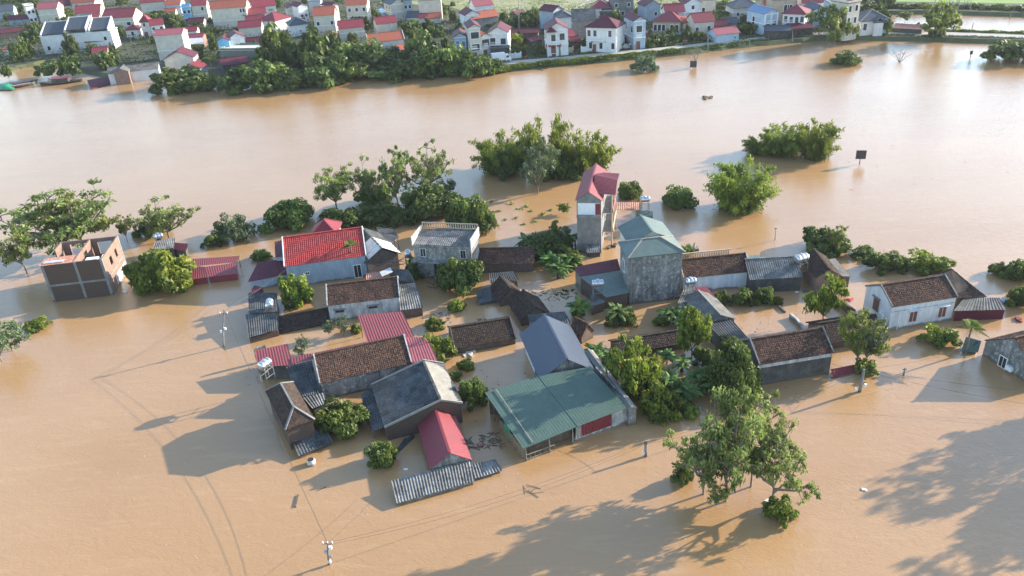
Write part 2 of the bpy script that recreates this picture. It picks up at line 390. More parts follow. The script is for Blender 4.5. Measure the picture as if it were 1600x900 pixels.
ROOFS = {   # material: pitch, amplitude, course, jitter, thickness
    'tile_brown': (.24, .008, .26, .022, .10), 'tile_dark': (.24, .008, .26, .024, .10), 'tile_red': (.30, .030, .36, 0, .08),
    'tile_orange': (.30, .02, .34, .01, .08),
    'metal_crimson': (.34, .016, 0, 0, .03), 'metal_maroon': (.34, .022, 0, 0, .03), 'metal_red': (.34, .022, 0, 0, .03),
    'metal_pink': (.34, .018, 0, 0, .03), 'metal_green': (.34, .005, 0, 0, .03), 'metal_teal': (.34, .02, 0, 0, .03),
    'metal_navy': (.40, .006, 0, 0, .03), 'fibro': (.30, .040, 0, 0, .03), 'fibro_dark': (.30, .028, 0, .006, .03),
    'fibro_pale': (.30, .025, 0, .004, .03), 'slate': (.3, .01, .3, .01, .06), 'grey_sheet': (.34, .02, 0, 0, .03), 'metal_blue': (.4, .02, 0, 0, .03),
    'rusty_sheet': (.3, .03, 0, .01, .03)}
def sheet(mb, c, mat, far=False, sag=0, mi=0, seed=1):
    p, a, co, j, th = ROOFS[mat]
    if far: grid_panel(mb, *c, thick=max(th, .12), mi=mi)
    else: grid_panel(mb, *c, pitch=p, amp=a, course=co, jit=j, thick=th, sag=sag, mi=mi, seed=seed)
# ---------------------------------------------------------------- houses
def frame(P0, P1, z0, z1=None):
    a = at(P0, z0); b = at(P1, z0 if z1 is None else z1); a[2] = b[2] = 0
    L = np.linalg.norm(b - a); u = (b - a) / L; n = np.array([-u[1], u[0], 0])
    if n @ (a - cC * [1, 1, 0]) < 0: n = -n
    return a, u, n, L
def window(root, c, u, outn, w, h, kind='window', frame_m='white_paint', pane_m='dark_pane', fw=.09, far=False, bars=True, sill=False):
    """c centre on the wall face, u along the wall, outn outward"""
    c = np.array(c, float); u = np.array(u, float); o = np.array(outn, float); m = MB()
    d = .06
    for s in (-1, 1):
        m.box(c + u * (s * (w / 2 + fw / 2) - fw / 2) - ZH * (h / 2 + fw) + o * .003, u * fw, o * d, ZH * (h + 2 * fw))
    m.box(c - u * w / 2 - ZH * (h / 2 + fw) + o * .003, u * w, o * d, ZH * fw); m.box(c - u * w / 2 + ZH * h / 2 + o * .003, u * w, o * d, ZH * fw)
    if bars and not far: m.box(c - u * .025 - ZH * h / 2 + o * .034, u * .05, o * .02, ZH * h)
    if sill: m.box(c - u * (w / 2 + .25) + ZH * (h / 2 + fw + .01) + o * .003, u * (w + .5), o * .35, ZH * .07)
    if far:
        m.box(c - u * w / 2 - ZH * h / 2 + o * .003, u * w, o * .025, ZH * h, 1)
        return m.build(kind, [frame_m, pane_m], root)
    f = m.build(kind, frame_m, root)
    q = MB(); q.box(c - u * w / 2 - ZH * h / 2 + o * .003, u * w, o * .025, ZH * h); q.build('leaf' if kind == 'door' else 'pane', pane_m, f)
    return f
class House: pass
FOOT = []
def house(name, label, P0, P1, ze, R=None, R2=None, D=None, pitch=.5, roof='long', wall='cream_wall', rm='metal_red', ov=.35, zb=-.6,
          ze1=None, rf=.5, far=False, cat='house', group=None, sag=0, coping=None, cap=True, capm=None, ratio=None):
    a, u, n, L = frame(P0, P1, ze, ze1)
    H = House(); H.P0 = P0
    if roof in ('long', 'hip') and D is None:
        best = None
        for d in np.arange(1.5, 14, .05):
            q, _ = pj(a + n * d / 2 + ZH * (ze + pitch * d / 2)); e = abs(q[1] - R[1]) + .15 * abs(q[0] - R[0])
            if best is None or e < best[0]: best = (e, d)
        D = best[1]
    if roof == 'front' and R is not None:
        best = None
        for r_ in np.arange(.2, 5, .05):
            q, _ = pj(a + u * L * rf + ZH * (ze + r_)); e = abs(q[1] - R[1])
            if best is None or e < best[0]: best = (e, r_)
        pitch = best[1] / (L / 2)
    if roof == 'front' and D is None:
        best = None
        for d in np.arange(1.5, 24, .05):
            q, _ = pj(a + u * L * rf + n * d + ZH * (ze + pitch * L / 2)); e = abs(q[1] - R2[1]) + .4 * abs(q[0] - R2[0])
            if best is None or e < best[0]: best = (e, d)
        D = best[1]
    if roof == 'front': la, lb, LA, LB = n, u, D, L      # la runs along the ridge, lb across
    else: la, lb, LA, LB = u, n, L, D
    base = a + u * L / 2 + n * D / 2
    FOOT.append((a, u, n, L, D))
    H.a, H.u, H.n, H.L, H.D, H.ze = a, u, n, L, D, ze
    root = thing(name, label, cat, (base[0], base[1], max(zb, 0)), group); H.root = root
    e0, e1 = ze, (ze if ze1 is None else ze1)
    if roof == 'long' and ze1 is not None: e1 = ze1
    zr = ze + pitch * LB / 2; H.zr = zr
    xr = LB * rf
    sg = sag * 1.3
    w = MB()
    pt = lambda s, t, z: a + la * s + lb * t + ZH * z
    if roof in ('long', 'front'):
        prof = [(0, zb), (LB, zb), (LB, e1 - .02 - sg), (xr, zr - .03 - sg), (0, e0 - .02 - sg)]
        w.face([pt(0, t, z) for t, z in prof]); w.face([pt(LA, t, z) for t, z in prof][::-1])
        for i in range(5):
            (t0, z0), (t1, z1) = prof[i], prof[(i + 1) % 5]
            w.face([pt(0, t0, z0), pt(LA, t0, z0), pt(LA, t1, z1), pt(0, t1, z1)])
    else:
        w.box(pt(0, 0, zb), la * LA, lb * LB, ZH * (ze - zb - .02))
    H.wall = w.build('wall', wall, root)
    r = MB()
    if roof in ('long', 'front'):
        s0, s1 = (zr - e0) / xr, (zr - e1) / (LB - xr); o2 = ov * .7
        sheet(r, (pt(-o2, -ov, e0 - ov * s0 + .05), pt(LA + o2, -ov, e0 - ov * s0 + .05), pt(LA + o2, xr, zr + .05), pt(-o2, xr, zr + .05)), rm, far, sag, seed=int(L * 10))
        sheet(r, (pt(LA + o2, LB + ov, e1 - ov * s1 + .05), pt(-o2, LB + ov, e1 - ov * s1 + .05), pt(-o2, xr, zr + .05), pt(LA + o2, xr, zr + .05)), rm, far, sag, seed=int(L * 17))
        H.roof = r.build('roof', rm, root, fix=far)
        if cap:
            c = MB(); c.bar(pt(-o2 - .01, xr, zr + .10), pt(LA + o2 + .01, xr, zr + .10), .26, .09)
            c.build('ridge_cap', capm or rm, H.roof)
        if coping:
            for s in (-o2 - .02, LA + o2 - .1):
                c = MB()
                A, B, C_ = pt(s, -ov, e0 - ov * s0 + .13), pt(s, xr, zr + .2), pt(s, LB + ov, e1 - ov * s1 + .13)
                wv = la * .14
                for X, Y in ((A, B), (B, C_)): c.box(X - ZH * .18, wv, Y - X, ZH * .25)
                c.build('gable_coping', coping, root)
    elif roof == 'hip':
        k = LB / 2 if LA > LB else LA / 2
        zr = ze + pitch * k; H.zr = zr
        o = ov; lo = ze - ov * pitch + .05; hi = zr + .05
        if LA >= LB: r0, r1 = (k, LB / 2), (LA - k + .01, LB / 2)
        else: r0, r1 = (LA / 2, k), (LA / 2, LB - k + .01)
        q = [pt(-o, -o, lo), pt(LA + o, -o, lo), pt(LA + o, LB + o, lo), pt(-o, LB + o, lo)]
        A, B = pt(*r0, hi), pt(*r1, hi)
        if LA >= LB: fs = [(q[0], q[1], B, A), (q[2], q[3], A, B), (q[3], q[0], A), (q[1], q[2], B)]
        else: fs = [(q[1], q[2], B, A), (q[3], q[0], A, B), (q[0], q[1], A), (q[2], q[3], B)]
        for f in fs: r.face(f)
        qq = [x - ZH * .15 for x in q]
        for i in range(4): r.face([q[i], q[(i + 1) % 4], qq[(i + 1) % 4], qq[i]])
        r.face(qq)
        H.roof = r.build('roof', rm, root)
        c = MB()
        for X, Y in ((q[0], A), (q[3], A if LA >= LB else B), (q[1], B if LA >= LB else A), (q[2], B), (A, B)):
            if np.linalg.norm(X - Y) > .3: c.bar(X + ZH * .04, Y + ZH * .04, .2, .1)
        c.build('ridge_cap', capm or rm, H.roof)
    elif roof == 'flat':
        r.box(pt(-.25, -.25, ze), la * (LA + .5), lb * (LB + .5), ZH * .16)
        H.roof = r.build('roof', rm, root)
        c = MB(); z = ze + .16
        for o_, x_, y_ in ((pt(-.2, -.2, z), la * (LA + .4), lb * .2), (pt(-.2, LB, z), la * (LA + .4), lb * .2), (pt(-.2, 0, z), la * .2, lb * LB), (pt(LA, 0, z), la * .2, lb * LB)):
            c.box(o_, x_, y_, ZH * .55)
        c.build('parapet', wall, root)
    H.pt = lambda s, t, z: a + u * s + n * t + ZH * z
    return H
def wins(H, face, spots, w=1.0, h=1.3, kind='window', **k):
    """spots: (fraction along the wall, z centre)"""
    for f, z in spots:
        if face == 'f': window(H.root, H.pt(H.L * f, 0, z), H.u, -H.n, w, h, kind, **k)
        elif face == 'l': window(H.root, H.pt(0, H.D * f, z), H.n, -H.u, w, h, kind, **k)
        else: window(H.root, H.pt(H.L, H.D * f, z), H.n, H.u, w, h, kind, **k)
def lean(name, label, pts, zs, rm, wall='dark_wall', zb=-.6, cat='shed', inset=.25, sag=0, group=None, far=False, root=None, thick_wall=True, posts=False):
    """single-pitch roof on four corners (eave left, eave right, back right, back left), walls or posts below"""
    P = [at(p, z) for p, z in zip(pts, zs)]
    c = sum(P) / 4
    own = root is None
    if own: root = thing(name, label, cat, (c[0], c[1], 0), group)
    r = MB(); sheet(r, P, rm, far, sag, seed=int(c[0] * 7) % 99)
    ro = r.build('roof', rm, root, fix=False)
    Q = [p + (c - p) * [1, 1, 0] / max(np.linalg.norm((c - p)[:2]), .1) * inset for p in P]
    if wall:
        w = MB()
        top = [q - ZH * (.12 + sag * 1.3) for q in Q]; bot = [np.array([q[0], q[1], zb]) for q in Q]
        for i in range(4): j = (i + 1) % 4; w.face([bot[i], bot[j], top[j], top[i]])
        w.face(top); w.face(bot[::-1]); w.build('wall', wall, root)
    if posts:
        for q in Q:
            w = MB(); w.tube([(q[0], q[1], zb), (q[0], q[1], q[2] - .03)], .06); w.build('post', 'wood', root)
    H = House(); H.root = root; H.P = P; H.Q = Q; H.roof = ro
    return H
def tank(p, z, ang=0, label='', r=.5, L=1.5, stand=0, name='water_tank'):
    c = at(p, z); root = thing(name, label, 'water tank', (c[0], c[1], z - stand))
    d = np.array([math.cos(rad(ang)), math.sin(rad(ang)), 0]); e = np.array([-d[1], d[0], 0])
    cc = np.array([c[0], c[1], z + r * 1.05])
    b = MB(); K = [(-.505, .05), (-.50, .55), (-.47, .85), (-.42, 1), (-.2, 1), (-.19, .96), (-.17, 1), (.17, 1), (.19, .96), (.2, 1), (.42, 1), (.47, .85), (.50, .55), (.505, .05)]
    b.tube([cc + d * L * k for k, _ in K], [r * q for _, q in K], 18); b.build('barrel', 'steel', root, smooth=True)
    l = MB(); l.tube([cc + ZH * (r * .95), cc + ZH * (r + .12)], [.2, .17], 12); l.build('lid', 'steel', root)
    for s in (-.3, .3):
        f = MB(); f.box(cc + d * L * s - d * .04 - e * r - ZH * (r + .05), d * .08, e * 2 * r, ZH * .18); f.build('cradle', 'steel', root)
    if stand:
        f = MB()
        for s in (-.4, .4):
            for q in (-1, 1):
                x = cc + d * L * s + e * q * r * .9; x[2] = z; f.bar(x, x - ZH * stand, .07)
        for q in (-1, 1):
            x = cc + e * q * r * .9; x[2] = z - .03; f.bar(x - d * L * .42, x + d * L * .42, .07)
            f.bar(x - d * L * .4 - ZH * stand * .5, x + d * L * .4 - ZH * stand * .5, .05)
        f.build('stand', 'concrete_grey', root)
    return root
# ================================================================= SETTING
def poly_sheet(mb, P, mi=0):
    i = len(mb.v); mb.v += [tuple(p) for p in P]
    for t in tessellate_polygon([[Vector(p) for p in P]]):
        a, b, c = (P[k] for k in t)
        if np.cross(np.array(b) - a, np.array(c) - a)[2] < 0: t = t[::-1]
        mb.f.append(tuple(i + k for k in t)); mb.uv += [tuple(P[k][:2]) for k in t]; mb.mi.append(mi)
# the river bed reaching the horizon, the flood water on it
m = MB(); m.face([(-4000, -600, -3), (4000, -600, -3), (4000, 6000, -3), (-4000, 6000, -3)]); struct('ground', m, 'bank_soil')
m = MB(); m.face([(-3900, -590, 0), (3900, -590, 0), (3900, 5900, 0), (-3900, 5900, 0)]); struct('water', m, 'muddy_water')
shore = [(-500, 135), (-200, 118), (0, 108), (40, 100), (75, 92), (100, 98), (135, 108), (182, 118), (205, 106), (250, 104), (300, 112), (340, 116), (400, 118), (470, 114),
         (540, 114), (600, 111.5), (660, 110), (720, 109), (765, 107), (800, 104), (840, 100), (880, 96), (940, 91), (1000, 86), (1060, 80), (1110, 74),
         (1160, 68), (1220, 62), (1270, 58), (1330, 56), (1400, 57), (1460, 58), (1530, 60), (1600, 63), (1750, 70), (2000, 85)]
GZ = 1.1
rg = random.Random(3)
def dense(pts, n=3, j=.5):
    o = []
    for a, b in zip(pts[:-1], pts[1:]):
        for k in range(n): o.append((a[0] + (b[0] - a[0]) * k / n, a[1] + (b[1] - a[1]) * k / n + rg.uniform(-j, j)))
    return o + [pts[-1]]
sp = dense(shore)
front = [at(p, GZ) for p in sp]
back_causeway = [(2000, 68), (1750, 58), (1600, 50), (1500, 47.5), (1430, 46.5), (1395, 45)]
pond = [(1385, 38), (1360, 24), (1380, 17), (1440, 16), (1500, 17), (1600, 20), (1750, 27), (2000, 40)]
inner = [at(p, GZ) for p in back_causeway + pond]
P = front + inner + [np.array((1500, 700, GZ)), np.array((3800, 5800, GZ)), np.array((-3800, 5800, GZ)), np.array((-1800, 600, GZ))]
m = MB(); poly_sheet(m, [tuple(p) for p in P]); struct('village_ground', m, 'village_soil')
def skirt(line, name, w=1.8):
    m = MB(); toC = []
    for i, p in enumerate(line):
        d = line[min(i + 1, len(line) - 1)] - line[max(i - 1, 0)]; nrm = np.array([d[1], -d[0], 0]); nrm /= np.linalg.norm(nrm)
        toC.append(nrm)
    for i in range(len(line) - 1):
        m.face([line[i], line[i] + toC[i] * w - ZH * (GZ + .5), line[i + 1] + toC[i + 1] * w - ZH * (GZ + .5), line[i + 1]])
    return struct(name, m, 'bank_soil')
skirt(front, 'river_bank'); skirt(inner, 'pond_bank', 1.5)
# field sheets behind the village
f1 = [at(p, GZ + .02) for p in [(600, 4), (700, 10), (780, 34), (850, 30), (900, 22), (960, 30), (1040, 20), (1120, 22), (1180, 8), (1180, -60), (600, -60)]]
m = MB(); poly_sheet(m, [tuple(p) for p in f1]); struct('fallow_field', m, 'field_grass')
f2 = [at(p, GZ + .02) for p in [(1368, 2), (1500, 3.5), (1620, 6), (1800, 14), (2100, 20), (2100, -80), (1368, -80)]]
m = MB(); poly_sheet(m, [tuple(p) for p in f2]); struct('rice_field', m, 'rice_green')
def road(name, pts, w, z=GZ + .05, mat='asphalt'):
    C_ = [at(p, z) for p in pts]; m = MB(); Ls = []
    for i, p in enumerate(C_):
        d = C_[min(i + 1, len(C_) - 1)] - C_[max(i - 1, 0)]; d /= np.linalg.norm(d); s = np.array([d[1], -d[0], 0]) * w / 2
        Ls.append((p - s, p + s))
    for i in range(len(C_) - 1): m.face([Ls[i][0], Ls[i][1], Ls[i + 1][1], Ls[i + 1][0]])
    for k in (0, 1):
        for i in range(len(C_) - 1): m.face([Ls[i][k], Ls[i + 1][k], Ls[i + 1][k] - ZH * .3, Ls[i][k] - ZH * .3])
    return struct(name, m, mat)
road('road', [(430, 116), (520, 111), (600, 106), (700, 105), (780, 98.5), (830, 95), (880, 91), (940, 85), (1000, 79.5), (1060, 74), (1120, 67), (1180, 61), (1240, 55), (1290, 52), (1350, 51), (1400, 51.5), (1470, 52), (1540, 54.5), (1600, 57), (1750, 64), (1990, 76)], 4.2)
road('dyke_road', [(1345, 8), (1400, 8.5), (1500, 10), (1600, 13), (1750, 19), (2000, 30)], 3.5)
road('field_path', [(790, 12), (830, 9), (880, 6), (940, 2), (1000, -4)], 1.2)
road('field_path', [(860, 18), (900, 12), (915, 4), (925, -6)], 1.2)

# ================================================================= FOREGROUND HOUSES
dk = dict(pane_m='dark_hole', frame_m='concrete_grey')
# blue-walled house with the big red tiled roof
H = house('tiled_house', 'long pale blue house under a bright red glazed tile roof', Z6(297, 395), Z6(726, 336), 3.7, R=Z6(284, 248), pitch=.55,
          wall='grey_blue_wall', rm='tile_red', ov=.3, coping='white_paint')
wins(H, 'f', [(.88, 1.1)], 1.0, 2.0, 'door', pane_m='dark_hole')
wins(H, 'f', [(.25, 1.9)], .5, .35, far=False)
lean('metal_roof_annex', 'low annex with maroon sheet roof left of the bright red tiled house', [Z6(95, 486), Z6(342, 440), Z6(300, 362), Z6(150, 378)], [1.6, 1.6, 2.3, 2.3], 'metal_maroon', 'grey_blue_wall', cat='house annex')
lean('metal_roof_annex', 'small dark red sheet roof against the left gable of the tiled house', [Z6(243, 352), Z6(290, 350), Z6(286, 258), Z6(238, 268)], [3.0, 3.0, 3.3, 3.3], 'metal_maroon', 'grey_blue_wall', cat='house annex')
house('pavilion', 'pointed crimson pyramid roof rising behind the red tiled house', Z6(440, 226), Z6(566, 218), 4.3, D=4.2, pitch=.75, roof='hip', rm='metal_crimson', wall='cream_wall')
lean('awning', 'tiny dark red awning at the corner of the blackish flat roofs', [Z6(92, 570), Z6(150, 550), Z6(185, 518), Z6(130, 505)], [.9, .9, 1.5, 1.5], 'metal_maroon', 'dark_wall', cat='awning')
# dark flat roofs with a tank at left
lean('sheet_roof_shed', 'blackish sheet roof beneath the steel tank beside the bright round tree', [Z6(98, 655), Z6(258, 648), Z6(252, 545), Z6(95, 545)], [1.8, 1.8, 2.2, 2.2], 'fibro_dark', 'dark_wall', sag=.08)
lean('sheet_roof_shed', 'blackish sheet roof over a brick wall, lowest left of the upper cluster', [Z6(95, 790), Z6(262, 742), Z6(256, 642), Z6(82, 662)], [1.0, 1.1, 1.75, 1.7], 'fibro_dark', 'brick_dark_shaded', sag=.1)
tank(Z6(215, 625), 2.1, 100, 'steel water tank on the blackish sheet roof beside the round tree', .55, 1.7)
house('long_outhouse', 'very low brown tiled outhouse joining the blackish sheet roofs', Z6(262, 752), Z6(532, 700), .35, R=Z6(255, 682), pitch=.5, wall='mud_wall', rm='tile_dark', cat='outhouse')
# whitewashed tile house
H = house('whitewashed_house', 'whitewashed stained house with brown tiles and pale gable edges beside striped sheet roof', Z6(526, 612), Z6(912, 565), 2.6, R=Z6(515, 506), pitch=.6, wall='whitewash_wall', rm='tile_brown', coping='whitewash_wall', ov=.15)
for f in (.15, .62):
    window(H.root, H.pt(H.L * f, 0, 1.5), H.u, -H.n, 1.1, .35, frame_m='concrete_grey', pane_m='dark_hole', sill=True)
lean('lean_to', 'striped corrugated lean-to on the right end of the whitewashed house', [Z6(920, 640), Z6(1042, 625), Z6(1000, 490), Z6(905, 502)], [1.4, 1.4, 2.3, 2.3], 'fibro', 'mud_wall')
lean('lean_to', 'flat grey sheet roof behind the striped corrugated lean-to', [Z6(900, 480), Z6(1000, 487), Z6(965, 420), Z6(850, 412)], [2.3, 2.3, 2.6, 2.6], 'fibro_dark', 'mud_wall')
lean('awning', 'faded red sheet patch behind the whitewashed house ridge', [Z6(735, 475), Z6(840, 462), Z6(825, 430), Z6(735, 440)], [2.5, 2.5, 2.7, 2.7], 'rusty_sheet', 'dark_wall', cat='awning')
m = MB(); A = [at(p, 3.1) for p in (Z6(820, 455), Z6(878, 430), Z6(865, 408), Z6(808, 432))]; m.face(A); m.face([a - ZH * .08 for a in A][::-1])
for i in range(4): m.face([A[i], A[(i + 1) % 4], A[(i + 1) % 4] - ZH * .08, A[i] - ZH * .08])
tag(m.build('metal_sheet', 'white_tarp'), 'loose pale metal sheet lying on the grey flat roof', 'metal sheet')
# shed under tarpaulins
H = house('tarp_shed', 'open dark gabled shed patched with white tarpaulin behind the red tiled house', Z6(738, 372), Z6(905, 328), 2.7, R=Z6(800, 300), D=8.5, roof='front', wall='mud_wall', rm='fibro_dark', ov=.5, sag=.15)
r0, up_ = H.roof, None
def over(H, s0, s1, t0, t1, right, mat, name, lift=.12):
    """a sheet laid on one slope of a front-facing gable; s across (0 eave..1 ridge), t along the ridge"""
    xr = H.L / 2; e = lambda s: (s * xr if not right else H.L - s * xr); z = lambda s: H.ze + (H.zr - H.ze) * s + lift
    m = MB(); grid_panel(m, H.pt(e(s0), H.D * t0, z(s0)), H.pt(e(s0), H.D * t1, z(s0)), H.pt(e(s1), H.D * t1, z(s1)), H.pt(e(s1), H.D * t0, z(s1)), pitch=1.1, amp=.05, jit=.03, thick=.03, seed=4)
    return m.build(name, mat, None, fix=False)
tag(over(H, -.2, 1.02, -.05, .5, True, 'white_tarp', 'tarpaulin'), 'crumpled white tarpaulin over the right slope of the open shed', 'tarpaulin')
tag(over(H, .1, 1.02, -.05, .5, False, 'white_tarp', 'tarpaulin'), 'crumpled white tarpaulin over the left slope of the open shed', 'tarpaulin')
for (f0, z0, f1, z1) in ((-.05, 2.0, 1.15, 1.6), (-.1, 1.2, 1.2, .9), (.5, .9, 1.2, 2.0), (.45, 2.2, 1.1, .8), (.6, 2.2, 1.2, 1.1)):
    m = MB(); m.bar(H.pt(H.L * f0, -.5, z0), H.pt(H.L * f1, -.6, z1), .09); m.build('pole', 'concrete_grey', H.root)
lean('sheet_roof_shed', 'dark grey sheet roof sloping right behind the tarpaulin shed', [Z6(830, 300), Z6(912, 245), Z6(880, 200), Z6(790, 190)], [2.4, 2.2, 2.4, 2.9], 'fibro_dark', None, posts=True)
# two storey grey house
H = house('two_storey_house', 'two storey mouldy grey house with corrugated roof between parapets', Z7(88, 285), Z7(397, 278), 5.4, D=4.3, pitch=.28, wall='concrete_wall', rm='fibro', ov=.0, ze1=6.0, rf=.98, cap=False)
wins(H, 'f', [(.16, 4.2), (.86, 4.2)], .75, 1.2, frame_m='whitewash_wall', pane_m='dark_hole')
wins(H, 'f', [(.38, 1.3), (.62, 1.3)], .9, 2.4, 'door', frame_m='concrete_grey', pane_m='dark_hole')
for nm, o, x, y, z in (('balcony', H.pt(-.3, -1.1, 3.0), H.u * (H.L + .6), H.n * 1.1, .16), ('cornice', H.pt(-.15, -.22, 5.22), H.u * (H.L + .3), H.n * .22, .14)):
    m = MB(); m.box(o, x, y, ZH * z); m.build(nm, 'concrete_wall', H.root)
for s in (-.16, H.L + .01):
    m = MB(); m.box(H.pt(s, -.2, 5.2), H.u * .16, H.n * (H.D + .3), ZH * 1.45); m.build('parapet', 'whitewash_wall', H.root)
m = MB(); z = 6.6; m.box(H.pt(0, H.D + .1, z - .45), H.u * H.L, H.n * .14, ZH * .14); m.box(H.pt(0, H.D + .1, z + .35), H.u * H.L, H.n * .14, ZH * .12)
for k in range(24): m.box(H.pt(.05 + k * (H.L - .2) / 23, H.D + .11, z - .31), H.u * .1, H.n * .1, ZH * .66)
m.build('balustrade', 'fibro_pale', H.root)
tank(Z7(62, 350), 2.3, 95, 'steel water tank at the left corner of the two storey grey house', .5, 1.5, stand=2.8)
house('long_outhouse', 'long low brown tiled building right of the two storey grey house', Z7(440, 383), Z7(735, 376), 1.7, R=Z7(400, 308), pitch=.55, wall='mud_wall', rm='tile_brown', cat='outhouse')
# clutter of small roofs in the middle
lean('sheet_roof_shed', 'blue grey sheet roof left of the small brown tiled gable', [Z7(446, 604), Z7(555, 580), Z7(520, 497), Z7(428, 542)], [.4, .6, 1.2, 1.1], 'fibro_dark', 'mud_wall', sag=.06)
lean('sheet_roof_shed', 'blue grey sheet roof behind the small brown tiled gable', [Z7(503, 492), Z7(660, 474), Z7(630, 428), Z7(500, 440)], [1.2, 1.2, 1.7, 1.7], 'fibro_dark', 'mud_wall', sag=.06)
house('small_tiled_shed', 'small brown tiled gable shed touching two blue grey sheet roofs', Z7(556, 590), Z7(683, 560), .9, R=Z7(632, 522), D=4.0, roof='front', wall='mud_wall', rm='tile_dark', ov=.25, cat='shed')
house('small_tiled_shed', 'small dark tiled gable shed standing behind the navy roof', Z7(676, 694), Z7(828, 662), .9, R=Z7(765, 622), D=5.0, roof='front', wall='mud_wall', rm='tile_dark', ov=.25, cat='shed')
lean('sheet_roof_shed', 'grey sheet roof directly behind the ridge of the navy roof', [Z7(722, 728), Z7(940, 708), Z7(908, 646), Z7(706, 662)], [1.4, 1.4, 1.8, 1.8], 'fibro_dark', 'plaster_wall')
house('long_outhouse', 'low brown tiled outhouse across the water from the navy roof', Y4(312, 180), Y4(576, 135), .9, R=Y4(256, 92), pitch=.5, wall='mud_wall', rm='tile_dark', cat='outhouse', coping='mud_wall', ov=.12)
house('small_tiled_shed', 'small brown tiled gable shed right of the navy roof by banana plants', Z7(1000, 778), Z7(1062, 745), 1.2, R=Z7(1030, 712), R2=Z7(985, 680), roof='front', wall='mud_wall', rm='tile_brown', ov=.2, cat='shed')
# navy roof
H = house('navy_roof_house', 'house with a large navy blue metal gable roof and white side wall', Y4(700, 300), Y4(905, 265), 2.5, R=Y4(818, 222), R2=Y4(708, 40), roof='front', wall='concrete_wall', rm='metal_navy', ov=.55)
m = MB(); m.box(H.pt(-.06, H.D * .45, -.6), H.u * .05, H.n * H.D * .5, ZH * 2.9); m.build('white_side_wall', 'white_paint', H.root)
m = MB(); q = H.pt(-.35, H.D * .12, 0); m.bar(q - ZH * .6, q + ZH * 2.2, .14); m.build('post', 'white_paint', H.root)
# big green roof
gp = [Y4(612, 622), Y4(1070, 441), Y4(905, 262), Y4(443, 375)]
H = lean('green_roof_hall', 'wide hall under a flat green metal roof with open left half', [Y4(612, 622), Y4(851, 524), Y4(676, 300), Y4(443, 375)], [1.9, 2.15, 3.1, 2.9], 'metal_green', None, cat='hall')
H2 = lean('roof', '', [Y4(851, 524), Y4(1070, 441), Y4(905, 262), Y4(676, 300)], [2.18, 2.35, 3.3, 3.13], 'metal_green', None, root=H.root)
A, B, C_, D_ = H.P[0], H2.P[1], H2.P[2], H.P[3]
F_ = H.P[1]
def gl(z, X): return np.array([X[0], X[1], z])
uu = (B - A) * [1, 1, 0]; uu /= np.linalg.norm(uu); bk = (C_ - B) * [1, 1, 0]; bk /= np.linalg.norm(bk)
def wallseg(root, name, X, Y, z0, z1, t, mat, z1b=None):
    m = MB(); d = (Y - X) * [1, 1, 0]; L = np.linalg.norm(d); d = d / L; s = np.array([-d[1], d[0], 0]) * t; X = gl(z0, X); z1b = z1 if z1b is None else z1b
    p = [X, X + d * L, X + d * L + s, X + s]; tp = [x + ZH * ((z1 if i in (0, 3) else z1b) - z0) for i, x in enumerate(p)]
    for i in range(4): m.face([p[i], p[(i + 1) % 4], tp[(i + 1) % 4], tp[i]])
    m.face(tp); m.face(p[::-1]); return m.build(name, mat, root)
inn = bk * .35
wallseg(H.root, 'end_wall', A + (B - A) * .86 + inn, B + inn + uu * .9, -.6, 2.15, .2, 'whitewash_wall')
wallseg(H.root, 'side_wall', B + inn + uu * .9, C_ + uu * .9, -.6, 2.15, .2, 'concrete_wall', 3.0)
m = MB(); X, Y = A + (B - A) * .565 + inn, A + (B - A) * .855 + inn
c0 = gl(.45, X); c1 = gl(.45, Y); grid_panel(m, c0, c1, gl(2.1, Y), gl(2.0, X), pitch=.3, amp=.04, thick=.03); m.build('red_cladding', 'metal_crimson', H.root, fix=False)
wallseg(H.root, 'white_skirting', A + (B - A) * .5 + inn * 1.2, A + (B - A) * .86 + inn * 1.2, -.6, .42, .18, 'whitewash_wall')
m = MB(); X, Y = A + (B - A) * .505 + inn, A + (B - A) * .56 + inn; grid_panel(m, gl(.45, X), gl(.45, Y), gl(2.0, Y), gl(2.0, X), pitch=.3, amp=.03, thick=.03); m.build('pale_cladding', 'fibro_pale', H.root, fix=False)
wallseg(H.root, 'back_wall', A + bk * 1.2 + uu * .9, A + (B - A) * .5 + bk * 1.2, -.6, 1.9, .15, 'mud_wall')  # wall set close behind the open front, added to darken the hall interior
wallseg(H.root, 'added_dark_wall', A + bk * 1.2 + uu * 1.0, D_ + uu * 1.0, -.6, 1.9, .15, 'dark_wall', 2.6)  # dark wall added to make the open half of the hall look darker
wallseg(H.root, 'back_wall', D_ * 1 + uu * .3 - bk * .3, C_ - bk * .3, -.6, 2.9, .15, 'mud_wall')
for k in range(5):
    X = A + (D_ - A) * (.03 + k * .2) + uu * .25; m = MB(); m.tube([gl(-.6, X), gl(1.85 + k * .2, X)], .06); m.build('post', 'wood', H.root)
for k in range(3):
    X = A + (B - A) * (.03 + k * .22) + bk * .25; m = MB(); m.tube([gl(-.6, X), gl(1.85 + .1 * k, X)], .06); m.build('post', 'concrete_grey', H.root)
m = MB()
X, Y = A + uu * .3 + bk * .3, A + (B - A) * .3 + bk * .3
for z in (.15, .7): m.bar(gl(z, X), gl(z, Y), .07)
for k in range(7): m.bar(gl(-.4, X + (Y - X) * k / 6), gl(.7, X + (Y - X) * k / 6), .05)
m.build('fence_panel', 'fibro_pale', H.root)
m = MB(); X, Y = A + bk * .6 + uu * .35, A + bk * 6 + uu * .35; grid_panel(m, gl(-.4, X), gl(-.4, Y), gl(1.6, Y), gl(1.4, X), pitch=.5, amp=.08, jit=.05, thick=.1); m.build('thatch_screen', 'thatch', H.root, fix=False)
